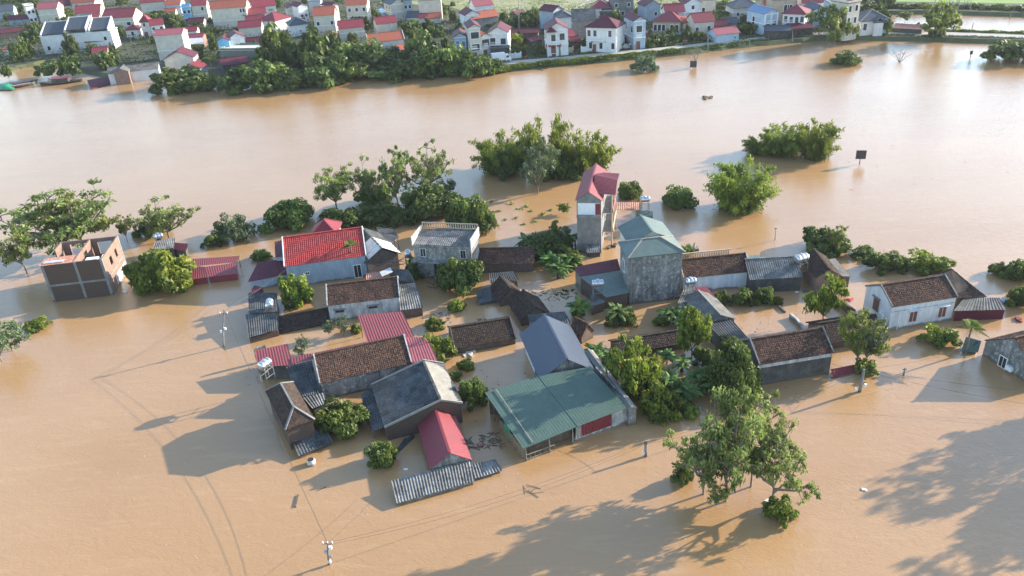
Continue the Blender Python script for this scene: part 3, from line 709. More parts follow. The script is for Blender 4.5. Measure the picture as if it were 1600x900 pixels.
m = MB(); X, Y = A + bk * 3.6 + uu * .25, A + bk * 4.8 + uu * .25; grid_panel(m, gl(.6, X), gl(.6, Y), gl(2.1, Y), gl(2.1, X), pitch=.4, amp=.05, thick=.03); m.build('green_curtain', 'green_net', H.root, fix=False)
m = MB()
for z, dz in ((A, 0), ):
    e0 = A + uu * 1.2 + bk * .2; e1 = D_ + uu * 1.2 - bk * .3; m.tube([e0 + ZH * .16, e1 + ZH * .14], .05)
m.build('roof_pipe', 'fibro_pale', H.roof)
house('tile_edge_house', 'narrow strip of pale old tiles along the right edge of the green roof', Y4(1075, 452), Y4(1108, 444), 2.1, D=12.2, roof='front', pitch=.5, wall='concrete_wall', rm='fibro_pale', ov=.12, cat='house')
# long tile house and its metal roofs
H = house('old_tiled_house', 'long mossy brown tiled house with pale gable edges among red metal roofs', Y3(368, 330), Y3(763, 240), 2.5, R=Y3(337, 212), pitch=.6, wall='concrete_wall', rm='tile_brown', coping='whitewash_wall', ov=.2)
wins(H, 'f', [(.13, 1.2), (.56, 1.3)], 1.3, 1.2, frame_m='concrete_grey', pane_m='concrete_grey')
lean('red_metal_roof', 'square ribbed red metal roof behind the mossy tiled ridge', [Y3(574, 158), Y3(780, 128), Y3(727, 18), Y3(532, 34)], [3.0, 3.0, 3.3, 3.3], 'metal_red', None, posts=True)
lean('red_metal_roof', 'smooth pinkish red roof right of the mossy tiled house', [Y3(766, 243), Y3(887, 243), Y3(836, 131), Y3(738, 131)], [2.6, 2.6, 3.2, 3.2], 'metal_pink', 'whitewash_wall')
lean('red_metal_roof', 'narrow red strip roof running behind the mossy tiled ridge', [Y3(243, 248), Y3(574, 176), Y3(568, 152), Y3(240, 222)], [2.2, 2.9, 3.0, 2.3], 'metal_red', None, posts=True)
lean('red_metal_roof', 'ribbed red metal roof at the far left by the steel tank', [Y3(92, 262), Y3(247, 255), Y3(222, 160), Y3(80, 190)], [2.0, 2.1, 2.4, 2.4], 'metal_red', 'dark_wall')
m = MB()
A_ = at(Y3(72, 185), 2.2); B_ = at(Y3(125, 168), 2.2); m.box(A_ - ZH * 2.8, B_ - A_, (A_ - cC) * [1, 1, 0] / 400, ZH * 2.8); tag(m.build('garden_wall', 'concrete_wall'), 'short grey wall end beyond the leftmost ribbed red roof', 'wall')
tank(Y3(126, 268), 3.6, 60, 'steel water tank perched at the end of the brick hipped house', .55, 1.6, stand=1.8)
lean('dark_metal_roof', 'dark grey ribbed roof against the left gable of the mossy tiled house', [Y3(282, 395), Y3(366, 378), Y3(330, 233), Y3(216, 262)], [1.6, 1.6, 2.4, 2.4], 'fibro_dark', 'dark_wall')
lean('lean_to', 'striped pale corrugated lean-to above the round courtyard tree', [Y3(332, 445), Y3(400, 420), Y3(386, 374), Y3(292, 397)], [1.3, 1.3, 1.6, 1.6], 'fibro', 'dark_wall')
house('brick_house', 'narrow brick house with hipped dark tile roof at the left water edge', Y3(217, 528), Y3(332, 488), 3.0, D=8.0, pitch=.85, roof='hip', wall='brick_dark_shaded', rm='tile_dark', ov=.2, cap=True, capm='concrete_grey')
lean('lean_to', 'grey patchy sheet lean-to in front of the brick hipped house', [Y3(272, 655), Y3(422, 590), Y3(366, 492), Y3(220, 535)], [.5, .5, 1.3, 1.4], 'fibro_dark', 'brick_dark_shaded', sag=.06)
# big grey sheet roof house
H = house('grey_roof_house', 'large grey sheet roofed brick house behind the crimson gable', Y3(656, 524), Y4(338, 420), 1.9, R=Y4(258, 410), R2=Y4(175, 240), roof='front', wall='brick_dark_shaded', rm='fibro_dark', ze1=2.6, rf=.74, ov=.2, sag=.12, coping='fibro_pale')
tag(over(H, 0, 1, 0, 1, True, 'fibro_pale', 'x'), None, None) if False else None
lean('lean_to', 'dark grey lower roof sloping left off the large grey roof', [Y3(597, 545), Y3(656, 522), Y3(622, 335), Y3(546, 385)], [1.1, 1.75, 1.9, 1.3], 'fibro_dark', None, posts=True)
m = MB(); sheet(m, (H.pt(H.L + .2, -.1, 2.52), H.pt(H.L + .2, H.D + .1, 2.52), H.pt(H.L * .745, H.D + .1, H.zr + .1), H.pt(H.L * .745, -.1, H.zr + .1)), 'fibro_pale'); m.build('pale_roof_slope', 'fibro_pale', H.root, fix=False)  # paler sheet over the sunward slope, its sunlit tone put into the colour
# crimson gable
H = house('crimson_roof_house', 'small house with a steep crimson metal gable roof by the striped shed', Y4(212, 700), Y4(372, 664), 1.2, R=Y4(286, 637), R2=Y4(216, 452), roof='front', wall='concrete_wall', rm='metal_crimson', ov=.3)
lean('striped_shed', 'long low shed with boldly striped corrugated roof nearest the camera', [Y4(56, 862), Y4(402, 764), Y4(383, 668), Y4(32, 762)], [.45, .45, 1.0, 1.0], 'fibro', 'concrete_wall')
lean('striped_shed', 'short dark corrugated shed roof right of the long striped shed', [Y4(402, 752), Y4(520, 718), Y4(490, 667), Y4(385, 690)], [.35, .35, .7, .7], 'fibro', 'dark_wall')
# three storey grey block
H = house('concrete_block_house', 'tall bare grey concrete house with hipped green metal roof', Z8(393, 556), Z8(680, 524), 7.3, D=4.6, pitch=.5, roof='hip', wall='concrete_wall', rm='metal_teal', ov=.3, capm='fibro_pale')
wins(H, 'l', [(.62, 4.6)], .9, 1.7, frame_m='white_paint', pane_m='dark_pane')
m = MB(); x = H.pt(.25, -.08, -.5); m.tube([x, x + ZH * 7.6], .06); m.build('drainpipe', 'fibro_pale', H.root)
HB = H
H = house('rear_block', 'rear block with green gable roof running back from the tall concrete house', tuple(pj(HB.pt(1.2, 4.0, 7.28))[0]), tuple(pj(HB.pt(HB.L, 4.0, 7.28))[0]), 7.28, R=None, D=5.6, pitch=.46, roof='front', wall='cream_wall', rm='metal_teal', ov=.32)
# red/green lean-to at its left
lean('mixed_roof_house', 'low building with green metal roof against the tall concrete house', [Z8(268, 778), Z8(392, 752), Z8(345, 628), Z8(122, 664)], [2.2, 2.2, 2.7, 2.7], 'metal_teal', 'brick_dark_shaded', cat='house')
lean('mixed_roof_house', 'low building with dark red metal roof against the tall concrete house', [Z8(122, 664), Z8(345, 628), Z8(328, 568), Z8(90, 614)], [2.75, 2.75, 3.1, 2.9], 'metal_maroon', 'metal_teal', cat='house')
lean('flat_roof_annex', 'small grey flat terrace carrying a tank stand', [Z8(185, 828), Z8(270, 800), Z8(262, 735), Z8(180, 745)], [1.5, 1.5, 1.5, 1.5], 'grey_sheet', 'brick_dark_shaded', cat='house annex')
tank(Z8(222, 720), 3.0, 0, 'steel water tank on a stand above the small flat terrace', .5, 1.6, stand=1.5)
# tower house
H = house('tower_house', 'tall narrow three storey grey house with steep red metal gable', Z8(107, 250), Z8(240, 252), 8.7, R=Z8(180, 206), R2=Z8(200, 58), roof='front', wall='concrete_grey', rm='metal_crimson', ov=.25)
T = H
m = MB()
m.box(T.pt(.15, -.05, 6.3), T.u * (T.L - .3), T.n * .04, ZH * 1.9); m.build('white_recess', 'white_paint', T.root)
m = MB(); m.box(T.pt(T.L * .76, -.09, 6.35), T.u * (T.L * .2), T.n * .04, ZH * 1.8); m.build('door', 'metal_crimson', T.root)
m = MB(); m.box(T.pt(0, -.55, 6.0), T.u * T.L, T.n * .55, ZH * .14); m.box(T.pt(0, -.55, 6.14), T.u * T.L, T.n * .06, ZH * .3); m.build('balcony', 'concrete_grey', T.root)
for k, (z, hh) in enumerate(((2.7, 3.0), (5.8, 2.9))):
    m = MB(); m.box(T.pt(T.L, T.D * .2, z - .2), T.u * 1.6, T.n * T.D * .6, ZH * .2); m.build('side_balcony', 'concrete_grey', T.root)
    m = MB(); m.box(T.pt(T.L + 1.5, T.D * .2, z), T.u * .1, T.n * T.D * .6, ZH * .6); m.build('balcony_parapet', 'metal_pink' if k else 'beige_wall', T.root)
for t in (.21, .5, .79):
    m = MB(); q = T.pt(T.L + 1.4, T.D * t, 0); m.tube([q - ZH * .5, q + ZH * 8.9], .13, 10); m.build('column', 'beige_wall', T.root)
wins(T, 'r', [(.35, 7.1), (.65, 7.1), (.5, 4.0), (.5, 1.2)], 1.1, 2.0, 'door', pane_m='dark_hole')
lo_ = T.pt(T.L + 1.9, T.D * .2, 9.3)
r = MB(); sheet(r, (T.pt(T.L + 2.0, T.D * .12, 9.0), T.pt(T.L + 2.0, T.D * .5, 9.6), T.pt(T.L * .6, T.D * .5, 10.4), T.pt(T.L * .6, T.D * .12, 9.2)), 'metal_maroon')
sheet(r, (T.pt(T.L + 2.0, T.D * .88, 9.0), T.pt(T.L + 2.0, T.D * .5, 9.6), T.pt(T.L * .6, T.D * .5, 10.4), T.pt(T.L * .6, T.D * .88, 9.2)), 'metal_crimson'); r.build('porch_roof', 'metal_maroon', T.root, fix=False)
lean('terrace_roof', 'flat rusty red terrace roof right of the tower house', [Z8(298, 302), Z8(448, 304), Z8(448, 262), Z8(298, 262)], [2.6, 2.6, 2.6, 2.6], 'rusty_sheet', None, posts=True, cat='terrace')
lean('small_green_roof', 'small dark green sheet roof below the tank stand by the terrace', [Z8(426, 346), Z8(520, 350), Z8(520, 312), Z8(426, 306)], [1.3, 1.3, 1.7, 1.7], 'metal_green', 'dark_wall')
tank(Z8(476, 262), 3.4, 0, 'blue and steel water tank on a tall stand by the rusty terrace', .5, 1.6, stand=3.4)
lean('lean_to', 'striped grey lean-to at the foot of the tower house', [Z8(165, 538), Z8(242, 534), Z8(240, 488), Z8(152, 490)], [.8, .8, 1.5, 1.5], 'fibro', 'dark_wall')
# row right of the grey block
H = house('whitewashed_house', 'brown tiled grey plastered house beside the tall concrete house', Y1(93, 268), Y1(428, 234), 2.5, R=Y1(78, 182), pitch=.55, wall='plaster_wall', rm='tile_brown', ov=.2, coping='whitewash_wall')
m = MB()
z = H.zr + .2
for k in range(30): m.box(H.pt(H.L * .02 + k * H.L * .8 / 30, H.D * .75, z - 1.2), H.u * .12, H.n * .1, ZH * 1.2)
m.box(H.pt(0, H.D * .75 - .02, z), H.u * H.L * .84, H.n * .16, ZH * .12); m.build('balustrade', 'beige_wall', H.root)
H = house('sheet_roof_house', 'grey house with half striped corrugated sheet roof in the right row', Y1(428, 276), Y1(684, 262), 2.2, R=Y1(415, 178), pitch=.5, wall='dark_wall', rm='fibro', ov=.2)
tank(Y1(680, 192), 3.4, 20, 'big steel water tank on a stand at the end of the right row', .6, 1.9, stand=2.4)
m = MB(); A = [at(p, 3.4) for p in (Y1(415, 172), Y1(480, 172), Y1(470, 155), Y1(425, 157))]; m.face(A); m.face([a - ZH * .1 for a in A][::-1])
for i in range(4): m.face([A[i], A[(i + 1) % 4], A[(i + 1) % 4] - ZH * .1, A[i] - ZH * .1])
tag(m.build('tarpaulin', 'metal_teal'), 'small teal tarpaulin behind the half striped sheet roof', 'tarpaulin')
H = house('dark_tiled_house', 'dark tiled gabled house with orange brick side and red front awning', Y1(757, 268), Y1(880, 262), 2.4, R=Y1(836, 226), R2=Y1(735, 128), roof='front', wall='brick_red', rm='tile_dark', ov=.2)
lean('lean_to', 'pale grey sheet lean-to on the right of the dark tiled house', [Y1(890, 262), Y1(932, 264), Y1(852, 172), Y1(806, 178)], [2.0, 1.7, 1.9, 2.3], 'grey_sheet', 'mud_wall')
lean('awning', 'red metal awning on the front of the dark tiled house', [Y1(822, 268), Y1(912, 290), Y1(884, 262), Y1(818, 238)], [1.8, 1.8, 2.3, 2.3], 'metal_crimson', 'mud_wall', cat='awning')
# column of sheds
lean('flat_roof_annex', 'grey block wall platform under the tank, right of the tall concrete house', [Y1(62, 395), Y1(112, 440), Y1(160, 350), Y1(95, 318)], [1.8, 1.8, 1.8, 1.8], 'grey_sheet', 'concrete_wall', cat='house annex')
tank(Y1(124, 305), 3.1, 10, 'steel water tank on a stand between the concrete house and the long shed', .5, 1.5, stand=1.3)
lean('red_metal_roof', 'small red roof strip behind the long two tone shed', [Y1(155, 345), Y1(258, 372), Y1(205, 312), Y1(143, 316)], [2.3, 2.3, 2.5, 2.5], 'metal_crimson', 'mud_wall')
house('two_tone_shed', 'long gabled shed, dark left slope and pale right slope, by the courtyard', Y1(210, 498), Y1(345, 475), 2.2, R=Y1(285, 458), R2=Y1(172, 338), roof='front', wall='concrete_wall', rm='grey_sheet', ov=.25, cat='shed', capm='fibro_pale')
lean('sheet_roof_shed', 'dark sheet roof shed between the two tone shed and a tiled house', [Y1(296, 588), Y1(420, 580), Y1(325, 472), Y1(208, 500)], [1.9, 1.9, 2.3, 2.3], 'fibro_dark', 'dark_wall', sag=.06)
H = house('dark_wall_house', 'brown tiled house with blackened walls on the right side of the village', Y1(472, 702), Y1(838, 642), 3.0, R=Y1(430, 582), pitch=.62, wall='dark_wall', rm='tile_brown', ov=.15, coping='concrete_grey')
wallseg(H.root, 'pale_wall_band', H.pt(.1, -.05, 0), H.pt(H.L - .1, -.05, 0), 2.4, 2.82, .04, 'whitewash_wall')
house('long_outhouse', 'low dark tiled range behind the blackened wall house', Y1(815, 588), Y2(322, 545), 1.2, R=Y1(795, 500), pitch=.5, wall='mud_wall', rm='tile_dark', cat='outhouse')
lean('red_metal_roof', 'tiny dark red roof almost under water by the right power pole', [Y2(62, 772), Y2(192, 746), Y2(176, 706), Y2(58, 730)], [.15, .15, .5, .5], 'metal_crimson', 'mud_wall')
# low courtyard walls
def lowwall(label, pts, z, t=.22, mat='mud_wall'):
    P = [at(p, z) for p in pts]; m = MB(); c = sum(P) / len(P)
    for a_, b_ in zip(P[:-1], P[1:]):
        d = (b_ - a_); d /= np.linalg.norm(d); s = np.array([-d[1], d[0], 0]) * t / 2
        m.box(a_ - s - ZH * (z + .5), (b_ - a_) + d * .02, s * 2, ZH * (z + .5))
    return tag(m.build('courtyard_wall', mat, None), label, 'wall')
lowwall('curved low wall top crossing the flooded courtyard', [Y1(520, 345), Y1(548, 385), Y1(575, 415), Y1(600, 438)], .25)
lowwall('short pale broken wall in the middle of the courtyard', [Y1(628, 448), Y1(660, 475), Y1(690, 510), Y1(705, 530)], .6, .3, 'whitewash_wall')
lowwall('brick wall between the courtyard and the white house', [Y1(870, 372), Y1(950, 432)], 1.0, .3, 'brick_dark_shaded')
house('long_outhouse', 'low brown tiled range among the banana plants', Y5(275, 322), Y5(612, 265), 1.1, R=Y5(250, 268), pitch=.5, wall='mud_wall', rm='tile_dark', cat='outhouse')
# white house with brown tiles
H = house('white_house', 'white house with brown tiled roof and two brown doors facing the water', Y2(368, 414), Y2(690, 364), 3.4, R=Y2(303, 308), pitch=.55, wall='plaster_wall', rm='tile_brown', ov=.15, coping='concrete_grey')
wins(H, 'f', [(.36, 1.5), (.82, 1.5)], 1.0, 1.5, 'door', frame_m='plaster_wall', pane_m='door_brown', sill=True)
wins(H, 'l', [(.55, 2.1)], 1.0, 1.7, 'window', frame_m='concrete_grey', pane_m='door_brown', sill=True)
m = MB(); m.box(H.pt(-.35, H.D * .2, 1.0), H.u * .33, H.n * .8, ZH * .6); m.build('air_conditioner', 'white_paint', H.root)
m = MB(); m.box(H.pt(-.03, -.05, 2.55), H.u * (H.L), H.n * .04, ZH * .1); m.build('string_course', 'whitewash_wall', H.root)
m = MB(); m.tube([H.pt(H.L * .13, -.08, -.5), H.pt(H.L * .13, -.08, 2.6)], .05); m.build('drainpipe', 'white_paint', H.root)
house('dark_tiled_house', 'dark tiled hipping roof tucked behind the white house', Y2(715, 372), Y2(835, 372), 2.6, R=Y2(842, 340), D=9, roof='front', pitch=.7, wall='mud_wall', rm='tile_dark', ov=.2) if False else None
lean('dark_tiled_house', 'steep dark tiled roof tucked behind the right end of the white house', [Y2(698, 370), Y2(842, 366), Y2(662, 222), Y2(560, 262)], [2.2, 2.0, 4.6, 3.4], 'tile_dark', 'mud_wall', cat='house')
lean('sheet_roof_shed', 'low corrugated sheet roof shed right of the white house', [Y2(675, 437), Y2(945, 430), Y2(905, 370), Y2(730, 370)], [1.5, 1.4, 2.0, 2.0], 'grey_sheet', 'metal_maroon')
# right edge house
H = house('mouldy_gable_house', 'mouldy grey gabled house cut by the right edge of the photo', Y2(838, 585), Y2(1092, 741), 2.0, R=Y2(975, 575), D=9, roof='front', wall='concrete_wall', rm='tile_brown', ov=.12)
wins(H, 'f', [(.40, .7)], .9, 1.3, 'window', frame_m='white_paint', pane_m='dark_hole')
m = MB(); m.box(H.pt(H.L * .5, -.35, .3), H.u * .8, H.n * .33, ZH * .55); m.build('air_conditioner', 'white_paint', H.root)
lean('tarp_shelter', 'low dark green tarpaulin shelter between the palm and the mouldy gable house', [Y2(712, 640), Y2(798, 645), Y2(815, 588), Y2(738, 566)], [.3, .4, 1.3, 1.2], 'metal_green', 'grey_tarp', cat='shelter')
# left shed with tank and red sheets
lean('red_metal_roof', 'low long red metal roof beside the yellow green round tree', [Z5(910, 512), Z5(1045, 492), Z5(1030, 440), Z5(935, 432)], [1.0, 1.1, 1.7, 1.5], 'metal_red', 'metal_crimson')
lean('red_metal_roof', 'upper red metal roof reaching toward the maroon annex', [Z5(945, 440), Z5(1190, 415), Z5(1205, 385), Z5(940, 402)], [1.6, 1.6, 1.9, 1.9], 'metal_red', None, posts=True)
lean('red_metal_roof', 'right half of the low red metal roofs near the maroon annex', [Z5(1045, 492), Z5(1195, 475), Z5(1190, 420), Z5(1030, 440)], [1.1, 1.1, 1.55, 1.6], 'metal_red', 'metal_crimson')
lean('sheet_roof_shed', 'grey patched roof shed behind the yellow green round tree', [Z5(765, 358), Z5(875, 345), Z5(880, 295), Z5(785, 300)], [2.0, 2.0, 2.2, 2.2], 'fibro', 'dark_wall')
lean('red_metal_roof', 'small dark red sheet right of the grey patched roof shed', [Z5(865, 350), Z5(935, 362), Z5(945, 325), Z5(880, 318)], [1.6, 1.6, 2.0, 2.0], 'metal_maroon', 'dark_wall')
tank(Z5(798, 300), 2.3, 30, 'steel water tank on the grey patched roof shed', .5, 1.5)

# unfinished brick building
def unfinished():
    zt = 6.0
    a = at(Z5(203, 437), zt); b = at(Z5(510, 402), zt); a[2] = b[2] = 0
    u = (b - a); L = np.linalg.norm(u); u /= L; n = np.array([-u[1], u[0], 0])
    bc = at(Z5(553, 288), zt); D = (bc - b) @ n; D = float(D)
    root = thing('unfinished_building', 'roofless unfinished two storey brick building with concrete frame', 'building', tuple(a + u * L / 2 + n * D / 2))
    pt = lambda s, t, z: a + u * s + n * t + ZH * z
    t = .2
    w = MB(); w.box(pt(0, 0, -.6), u * L, n * t, ZH * (zt + .6)); w.build('front_wall', 'brick_dark_shaded', root)  # darker brick than the side walls: this face's shade is in its colour
    def holed(name, o, du, Lw, holes, z0=-.6, z1=zt, th=None, mat='brick_red'):
        th_ = np.array([-du[1], du[0], 0]) * t if th is None else th
        m = MB(); xs = 0
        for (x0, x1, za, zb_) in holes:
            m.box(o + du * xs + ZH * z0, du * (x0 - xs), th_, ZH * (z1 - z0))
            m.box(o + du * x0 + ZH * z0, du * (x1 - x0), th_, ZH * (za - z0)); m.box(o + du * x0 + ZH * zb_, du * (x1 - x0), th_, ZH * (z1 - zb_)); xs = x1
        m.box(o + du * xs + ZH * z0, du * (Lw - xs), th_, ZH * (z1 - z0)); return m.build(name, mat, root, fix=False)
    holed('right_wall', pt(L, t, 0), n, D - t, [(D * .3, D * .42, 3.6, 4.9), (D * .62, D * .72, 3.6, 4.9)], th=-u * t)
    holed('left_wall', pt(0, t, 0), n, D - t, [(D * .3, D * .62, 3.5, 6.0 - .02)], th=u * t)
    holed('back_wall', pt(t, D - t, 0), u, L - 2 * t, [(L * .12, L * .45, 3.4, 5.5), (L * .6, L * .85, 3.4, 5.4)], th=n * t)
    holed('inner_wall', pt(L * .5, t, 0), n, D - 2 * t, [(D * .5, D * .66, 3.2, 5.4)], th=u * t)
    m = MB(); m.box(pt(L * .5 + t, D * .55, -.6), u * (L * .5 - 2 * t), n * t, ZH * (5.2)); m.build('inner_wall', 'brick_dark_shaded', root)
    m = MB(); m.box(pt(t, t, 2.7), u * (L - 2 * t), n * (D - 2 * t), ZH * .15); m.build('floor_slab', 'concrete_grey', root)
    for s, tt in ((0, 0), (.55, 0), (1, 0), (1, 1), (0, 1)):
        m = MB(); x = pt(s * (L - .3) - .03, tt * (D - .3) - .03, -.6); m.box(x, u * .36, n * .36, ZH * (zt + .62)); m.build('column', 'concrete_grey', root)
    m = MB(); m.box(pt(-.02, -.05, 2.55), u * (L + .04), n * .05, ZH * .3); m.build('beam', 'concrete_grey', root)
    m = MB(); m.box(pt(L, 0, 2.55), u * .05, n * D, ZH * .3); m.build('beam', 'concrete_grey', root)
    m = MB(); m.box(pt(L + .01, D * .35, -.4), u * .02, n * D * .62, ZH * 2.2); m.build('plaster_patch', 'whitewash_wall', root)
    r = MB(); sheet(r, (pt(-.15, -.1, zt + .06), pt(L * .52, -.1, zt + .06), pt(L * .5, D * .3, zt + .12), pt(-.1, D * .27, zt + .12)), 'rusty_sheet'); r.build('rusty_roof_sheet', 'rusty_sheet', root, fix=False)
    m = MB(); m.box(pt(L * .03, D * .04, zt + .14), u * L * .33, n * .8, ZH * .05); m.build('pale_roof_sheet', 'white_tarp', root)
    q = thing('water_tank', 'boxy white water tank on the front wall of the roofless brick building', 'water tank', tuple(pt(L * .78, .7, 5.1)))
    m = MB(); m.box(pt(L * .72, .25, 5.3), u * 1.7, n * .9, ZH * .75); m.build('body', 'white_paint', q)
    m = MB(); m.tube([pt(L * .72 + 1.75, .7, 5.5), pt(L * .72 + 2.3, .9, 6.2), pt(L * .72 + 2.3, 1.3, 6.2)], .04); m.build('pipe', 'white_paint', q)
unfinished()
# ================================================================= VEGETATION
def raw_mesh(name, V, F, tone, mat, smooth=False):
    """V (n,3), F (m,k) same-size faces, tone per face"""
    me = bpy.data.meshes.new(name); n, k = F.shape
    me.vertices.add(len(V)); me.vertices.foreach_set('co', V.astype(np.float32).ravel())
    me.loops.add(n * k); me.loops.foreach_set('vertex_index', F.astype(np.int32).ravel())
    me.polygons.add(n); me.polygons.foreach_set('loop_start', np.arange(0, n * k, k, dtype=np.int32))
    at_ = me.attributes.new('tone', 'FLOAT', 'FACE'); at_.data.foreach_set('value', np.clip(tone, 0, 1).astype(np.float32))
    me.materials.append(MATS[mat]); me.update(calc_edges=True)
    return me
def leaves(C, size, rg, up=.6, out=None, asp=.55, tone=None, d=None):
    """diamond leaves at centres C"""
    n = len(C); nr = rg.normal(size=(n, 3)); nr[:, 2] = np.abs(nr[:, 2]) + up
    if out is not None: nr += out * 1.0
    nr /= np.linalg.norm(nr, axis=1)[:, None]
    a = rg.normal(size=(n, 3)) if d is None else d + rg.normal(size=(n, 3)) * .25
    a -= nr * np.sum(a * nr, 1)[:, None]; a /= np.linalg.norm(a, axis=1)[:, None]; b = np.cross(nr, a)
    s = size * rg.uniform(.6, 1.35, n)[:, None]
    V = np.stack([C - a * s, C + b * s * asp, C + a * s, C - b * s * asp], 1).reshape(-1, 3)
    F = np.arange(4 * n).reshape(n, 4)
    t = rg.uniform(0, .5, n) if tone is None else tone + rg.uniform(-.22, .22, n)
    return V, F, t
def sph(n, rg):
    v = rg.normal(size=(n, 3)); return v / np.linalg.norm(v, axis=1)[:, None]
def crown_broad(seed, N=62, per=150, leaf=.062, low=.05, mat='leaf_broad', tall=1.0):
    rg = np.random.default_rng(seed); Cs = []; Ts = []; Os = []
    ctr = sph(N, rg); ctr[:, 2] = np.abs(ctr[:, 2]) * 1.2 - .26
    rr = rg.uniform(.32, .95, N)
    lump = 1 + .22 * np.sin(ctr[:, 0] * 3.1 + seed) * np.cos(ctr[:, 1] * 2.7 + seed * 2)
    for c, r, l in zip(ctr, rr, lump):
        cc = c * r * l; cc[2] = .25 + cc[2] * .72
        cr = rg.uniform(.11, .30); m = int(per * rg.uniform(.6, 1.3)); d = sph(m, rg); q = rg.uniform(.7, 1.08, m)[:, None]
        P = cc + d * q * cr * [1, 1, .75]
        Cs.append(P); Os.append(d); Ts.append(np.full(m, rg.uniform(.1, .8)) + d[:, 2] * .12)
    C = np.concatenate(Cs); O = np.concatenate(Os); T = np.concatenate(Ts)
    k = C[:, 2] > low * .2; C, O, T = C[k], O[k], T[k]
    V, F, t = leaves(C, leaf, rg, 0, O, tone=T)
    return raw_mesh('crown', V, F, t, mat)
def tube_np(mb, pts, r0, r1, n=5):
    k = len(pts); mb.tube(pts, [r0 + (r1 - r0) * i / (k - 1) for i in range(k)], n, cap=False)
def trunk_mesh(limbs, mat='bark', name='trunk'):
    mb = MB()
    for pts, r0, r1 in limbs: tube_np(mb, pts, r0, r1)
    o = mb.build(name, mat, None, smooth=True, fix=True); me = o.data; bpy.data.objects.remove(o); return me
def airy(seed, leaf=.036, nl=9, per=72, mat='leaf_airy', bare=.34, spread=1.0, pads=8, padr=.145, up=.35):
    rg = np.random.default_rng(seed); limbs = []; pad = []
    lean_ = rg.uniform(-.08, .08, 2)
    top = np.array([lean_[0], lean_[1], bare]); limbs.append(([np.array([0, 0, -.12]), np.array([lean_[0] * .3, lean_[1] * .3, bare * .5]), top], .035, .026))
    for i in range(nl):
        a = 2 * math.pi * i / nl + rg.uniform(-.4, .4); rr = rg.uniform(.35, .88) * spread; zz = rg.uniform(.45, .97)
        if i == 0: rr = .12; zz = 1.0
        st = top - np.array([0, 0, rg.uniform(0, bare * .35)])
        e = np.array([math.cos(a) * rr, math.sin(a) * rr, zz]); mid = (st + e) / 2 + np.array([math.cos(a) * .08, math.sin(a) * .08, -.03])
        limbs.append(([st, mid, e], .02, .008)); pad.append(e)
        for j in range(pads):
            t = rg.uniform(.45, 1); o = st * (1 - t) + e * t
            q = o + np.array([*rg.uniform(-.34, .34, 2), rg.uniform(-.10, .14)]); limbs.append(([o, (o + q) / 2 + [0, 0, .02], q], .009, .004)); pad.append(q)
    Cs, Ts, Os = [], [], []
    for p in pad:
        m = int(per * rg.uniform(.6, 1.4)); r = padr * rg.uniform(.6, 1.15); d = sph(m, rg)
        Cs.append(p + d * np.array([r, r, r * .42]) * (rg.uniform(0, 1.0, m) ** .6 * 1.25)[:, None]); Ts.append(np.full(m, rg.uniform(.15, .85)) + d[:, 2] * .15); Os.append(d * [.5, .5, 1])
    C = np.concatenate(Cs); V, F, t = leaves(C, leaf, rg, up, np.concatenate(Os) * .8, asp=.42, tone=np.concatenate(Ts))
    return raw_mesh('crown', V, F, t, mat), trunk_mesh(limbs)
def bamboo(seed, N=60, mat='leaf_bamboo', leaf=.055):
    rg = np.random.default_rng(seed); Cs, Ts, Ds = [], [], []; limbs = []
    for i in range(N):
        a = rg.uniform(0, 2 * math.pi); r0 = .45 * math.sqrt(rg.uniform()); h = rg.uniform(.55, 1.0) * (1 - .25 * r0); reach = rg.uniform(.15, .60)
        if rg.uniform() < .35: h *= .6; reach = rg.uniform(.35, .6)
        o = np.array([math.cos(a) * r0, math.sin(a) * r0, -.05]); a2 = a + rg.uniform(-.6, .6); dr = np.array([math.cos(a2), math.sin(a2), 0])
        ts = np.linspace(0, 1, 6); pts = [o + dr * reach * t ** 2.2 + ZH * h * (1.25 * t - .25 * t ** 3 if reach < .3 else 1.4 * t - .45 * t ** 3) for t in ts]
        if i % 3 == 0: limbs.append((pts, .010, .004))
        m = 190; t = rg.uniform(.12, 1.02, m); P = o + dr * reach * (t ** 2.2)[:, None] + ZH * (h * np.where(reach < .3, 1.25 * t - .25 * t ** 3, 1.4 * t - .45 * t ** 3))[:, None]
        w = (.135 * (1 - t * .62))[:, None]; P = P + rg.normal(size=(m, 3)) * w * [.75, .75, .5]
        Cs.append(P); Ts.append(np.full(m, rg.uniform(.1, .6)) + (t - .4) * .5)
        Ds.append(np.tile(dr * .6 - ZH * .8, (m, 1)) + rg.normal(size=(m, 3)) * .4)
    C = np.concatenate(Cs); k = C[:, 2] > 0; C = C[k]; T = np.concatenate(Ts)[k]; D = np.concatenate(Ds)[k]
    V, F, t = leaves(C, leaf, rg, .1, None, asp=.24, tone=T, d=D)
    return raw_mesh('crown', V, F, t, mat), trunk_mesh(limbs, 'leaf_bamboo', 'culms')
def strip_leaf(V, F, T, base, d, length, width, droop, tone, rg, seg=6):
    d = np.array(d, float); side = np.cross(d, ZH); side /= max(np.linalg.norm(side), 1e-6)
    for s in (-1, 1):
        i0 = len(V)
        for k in range(seg + 1):
            t = k / seg; c = base + d * length * t + ZH * (-droop * t * t) * length
            wv = width * math.sin(math.pi * (.12 + .86 * t)) ** .7
            V.append(c); V.append(c + side * s * wv + ZH * wv * .35 * (-1 if t > .4 else .3))
        for k in range(seg):
            q = [i0 + 2 * k, i0 + 2 * k + 1, i0 + 2 * k + 3, i0 + 2 * k + 2]; F.append(q if s > 0 else q[::-1]); T.append(tone + rg.uniform(-.12, .12))
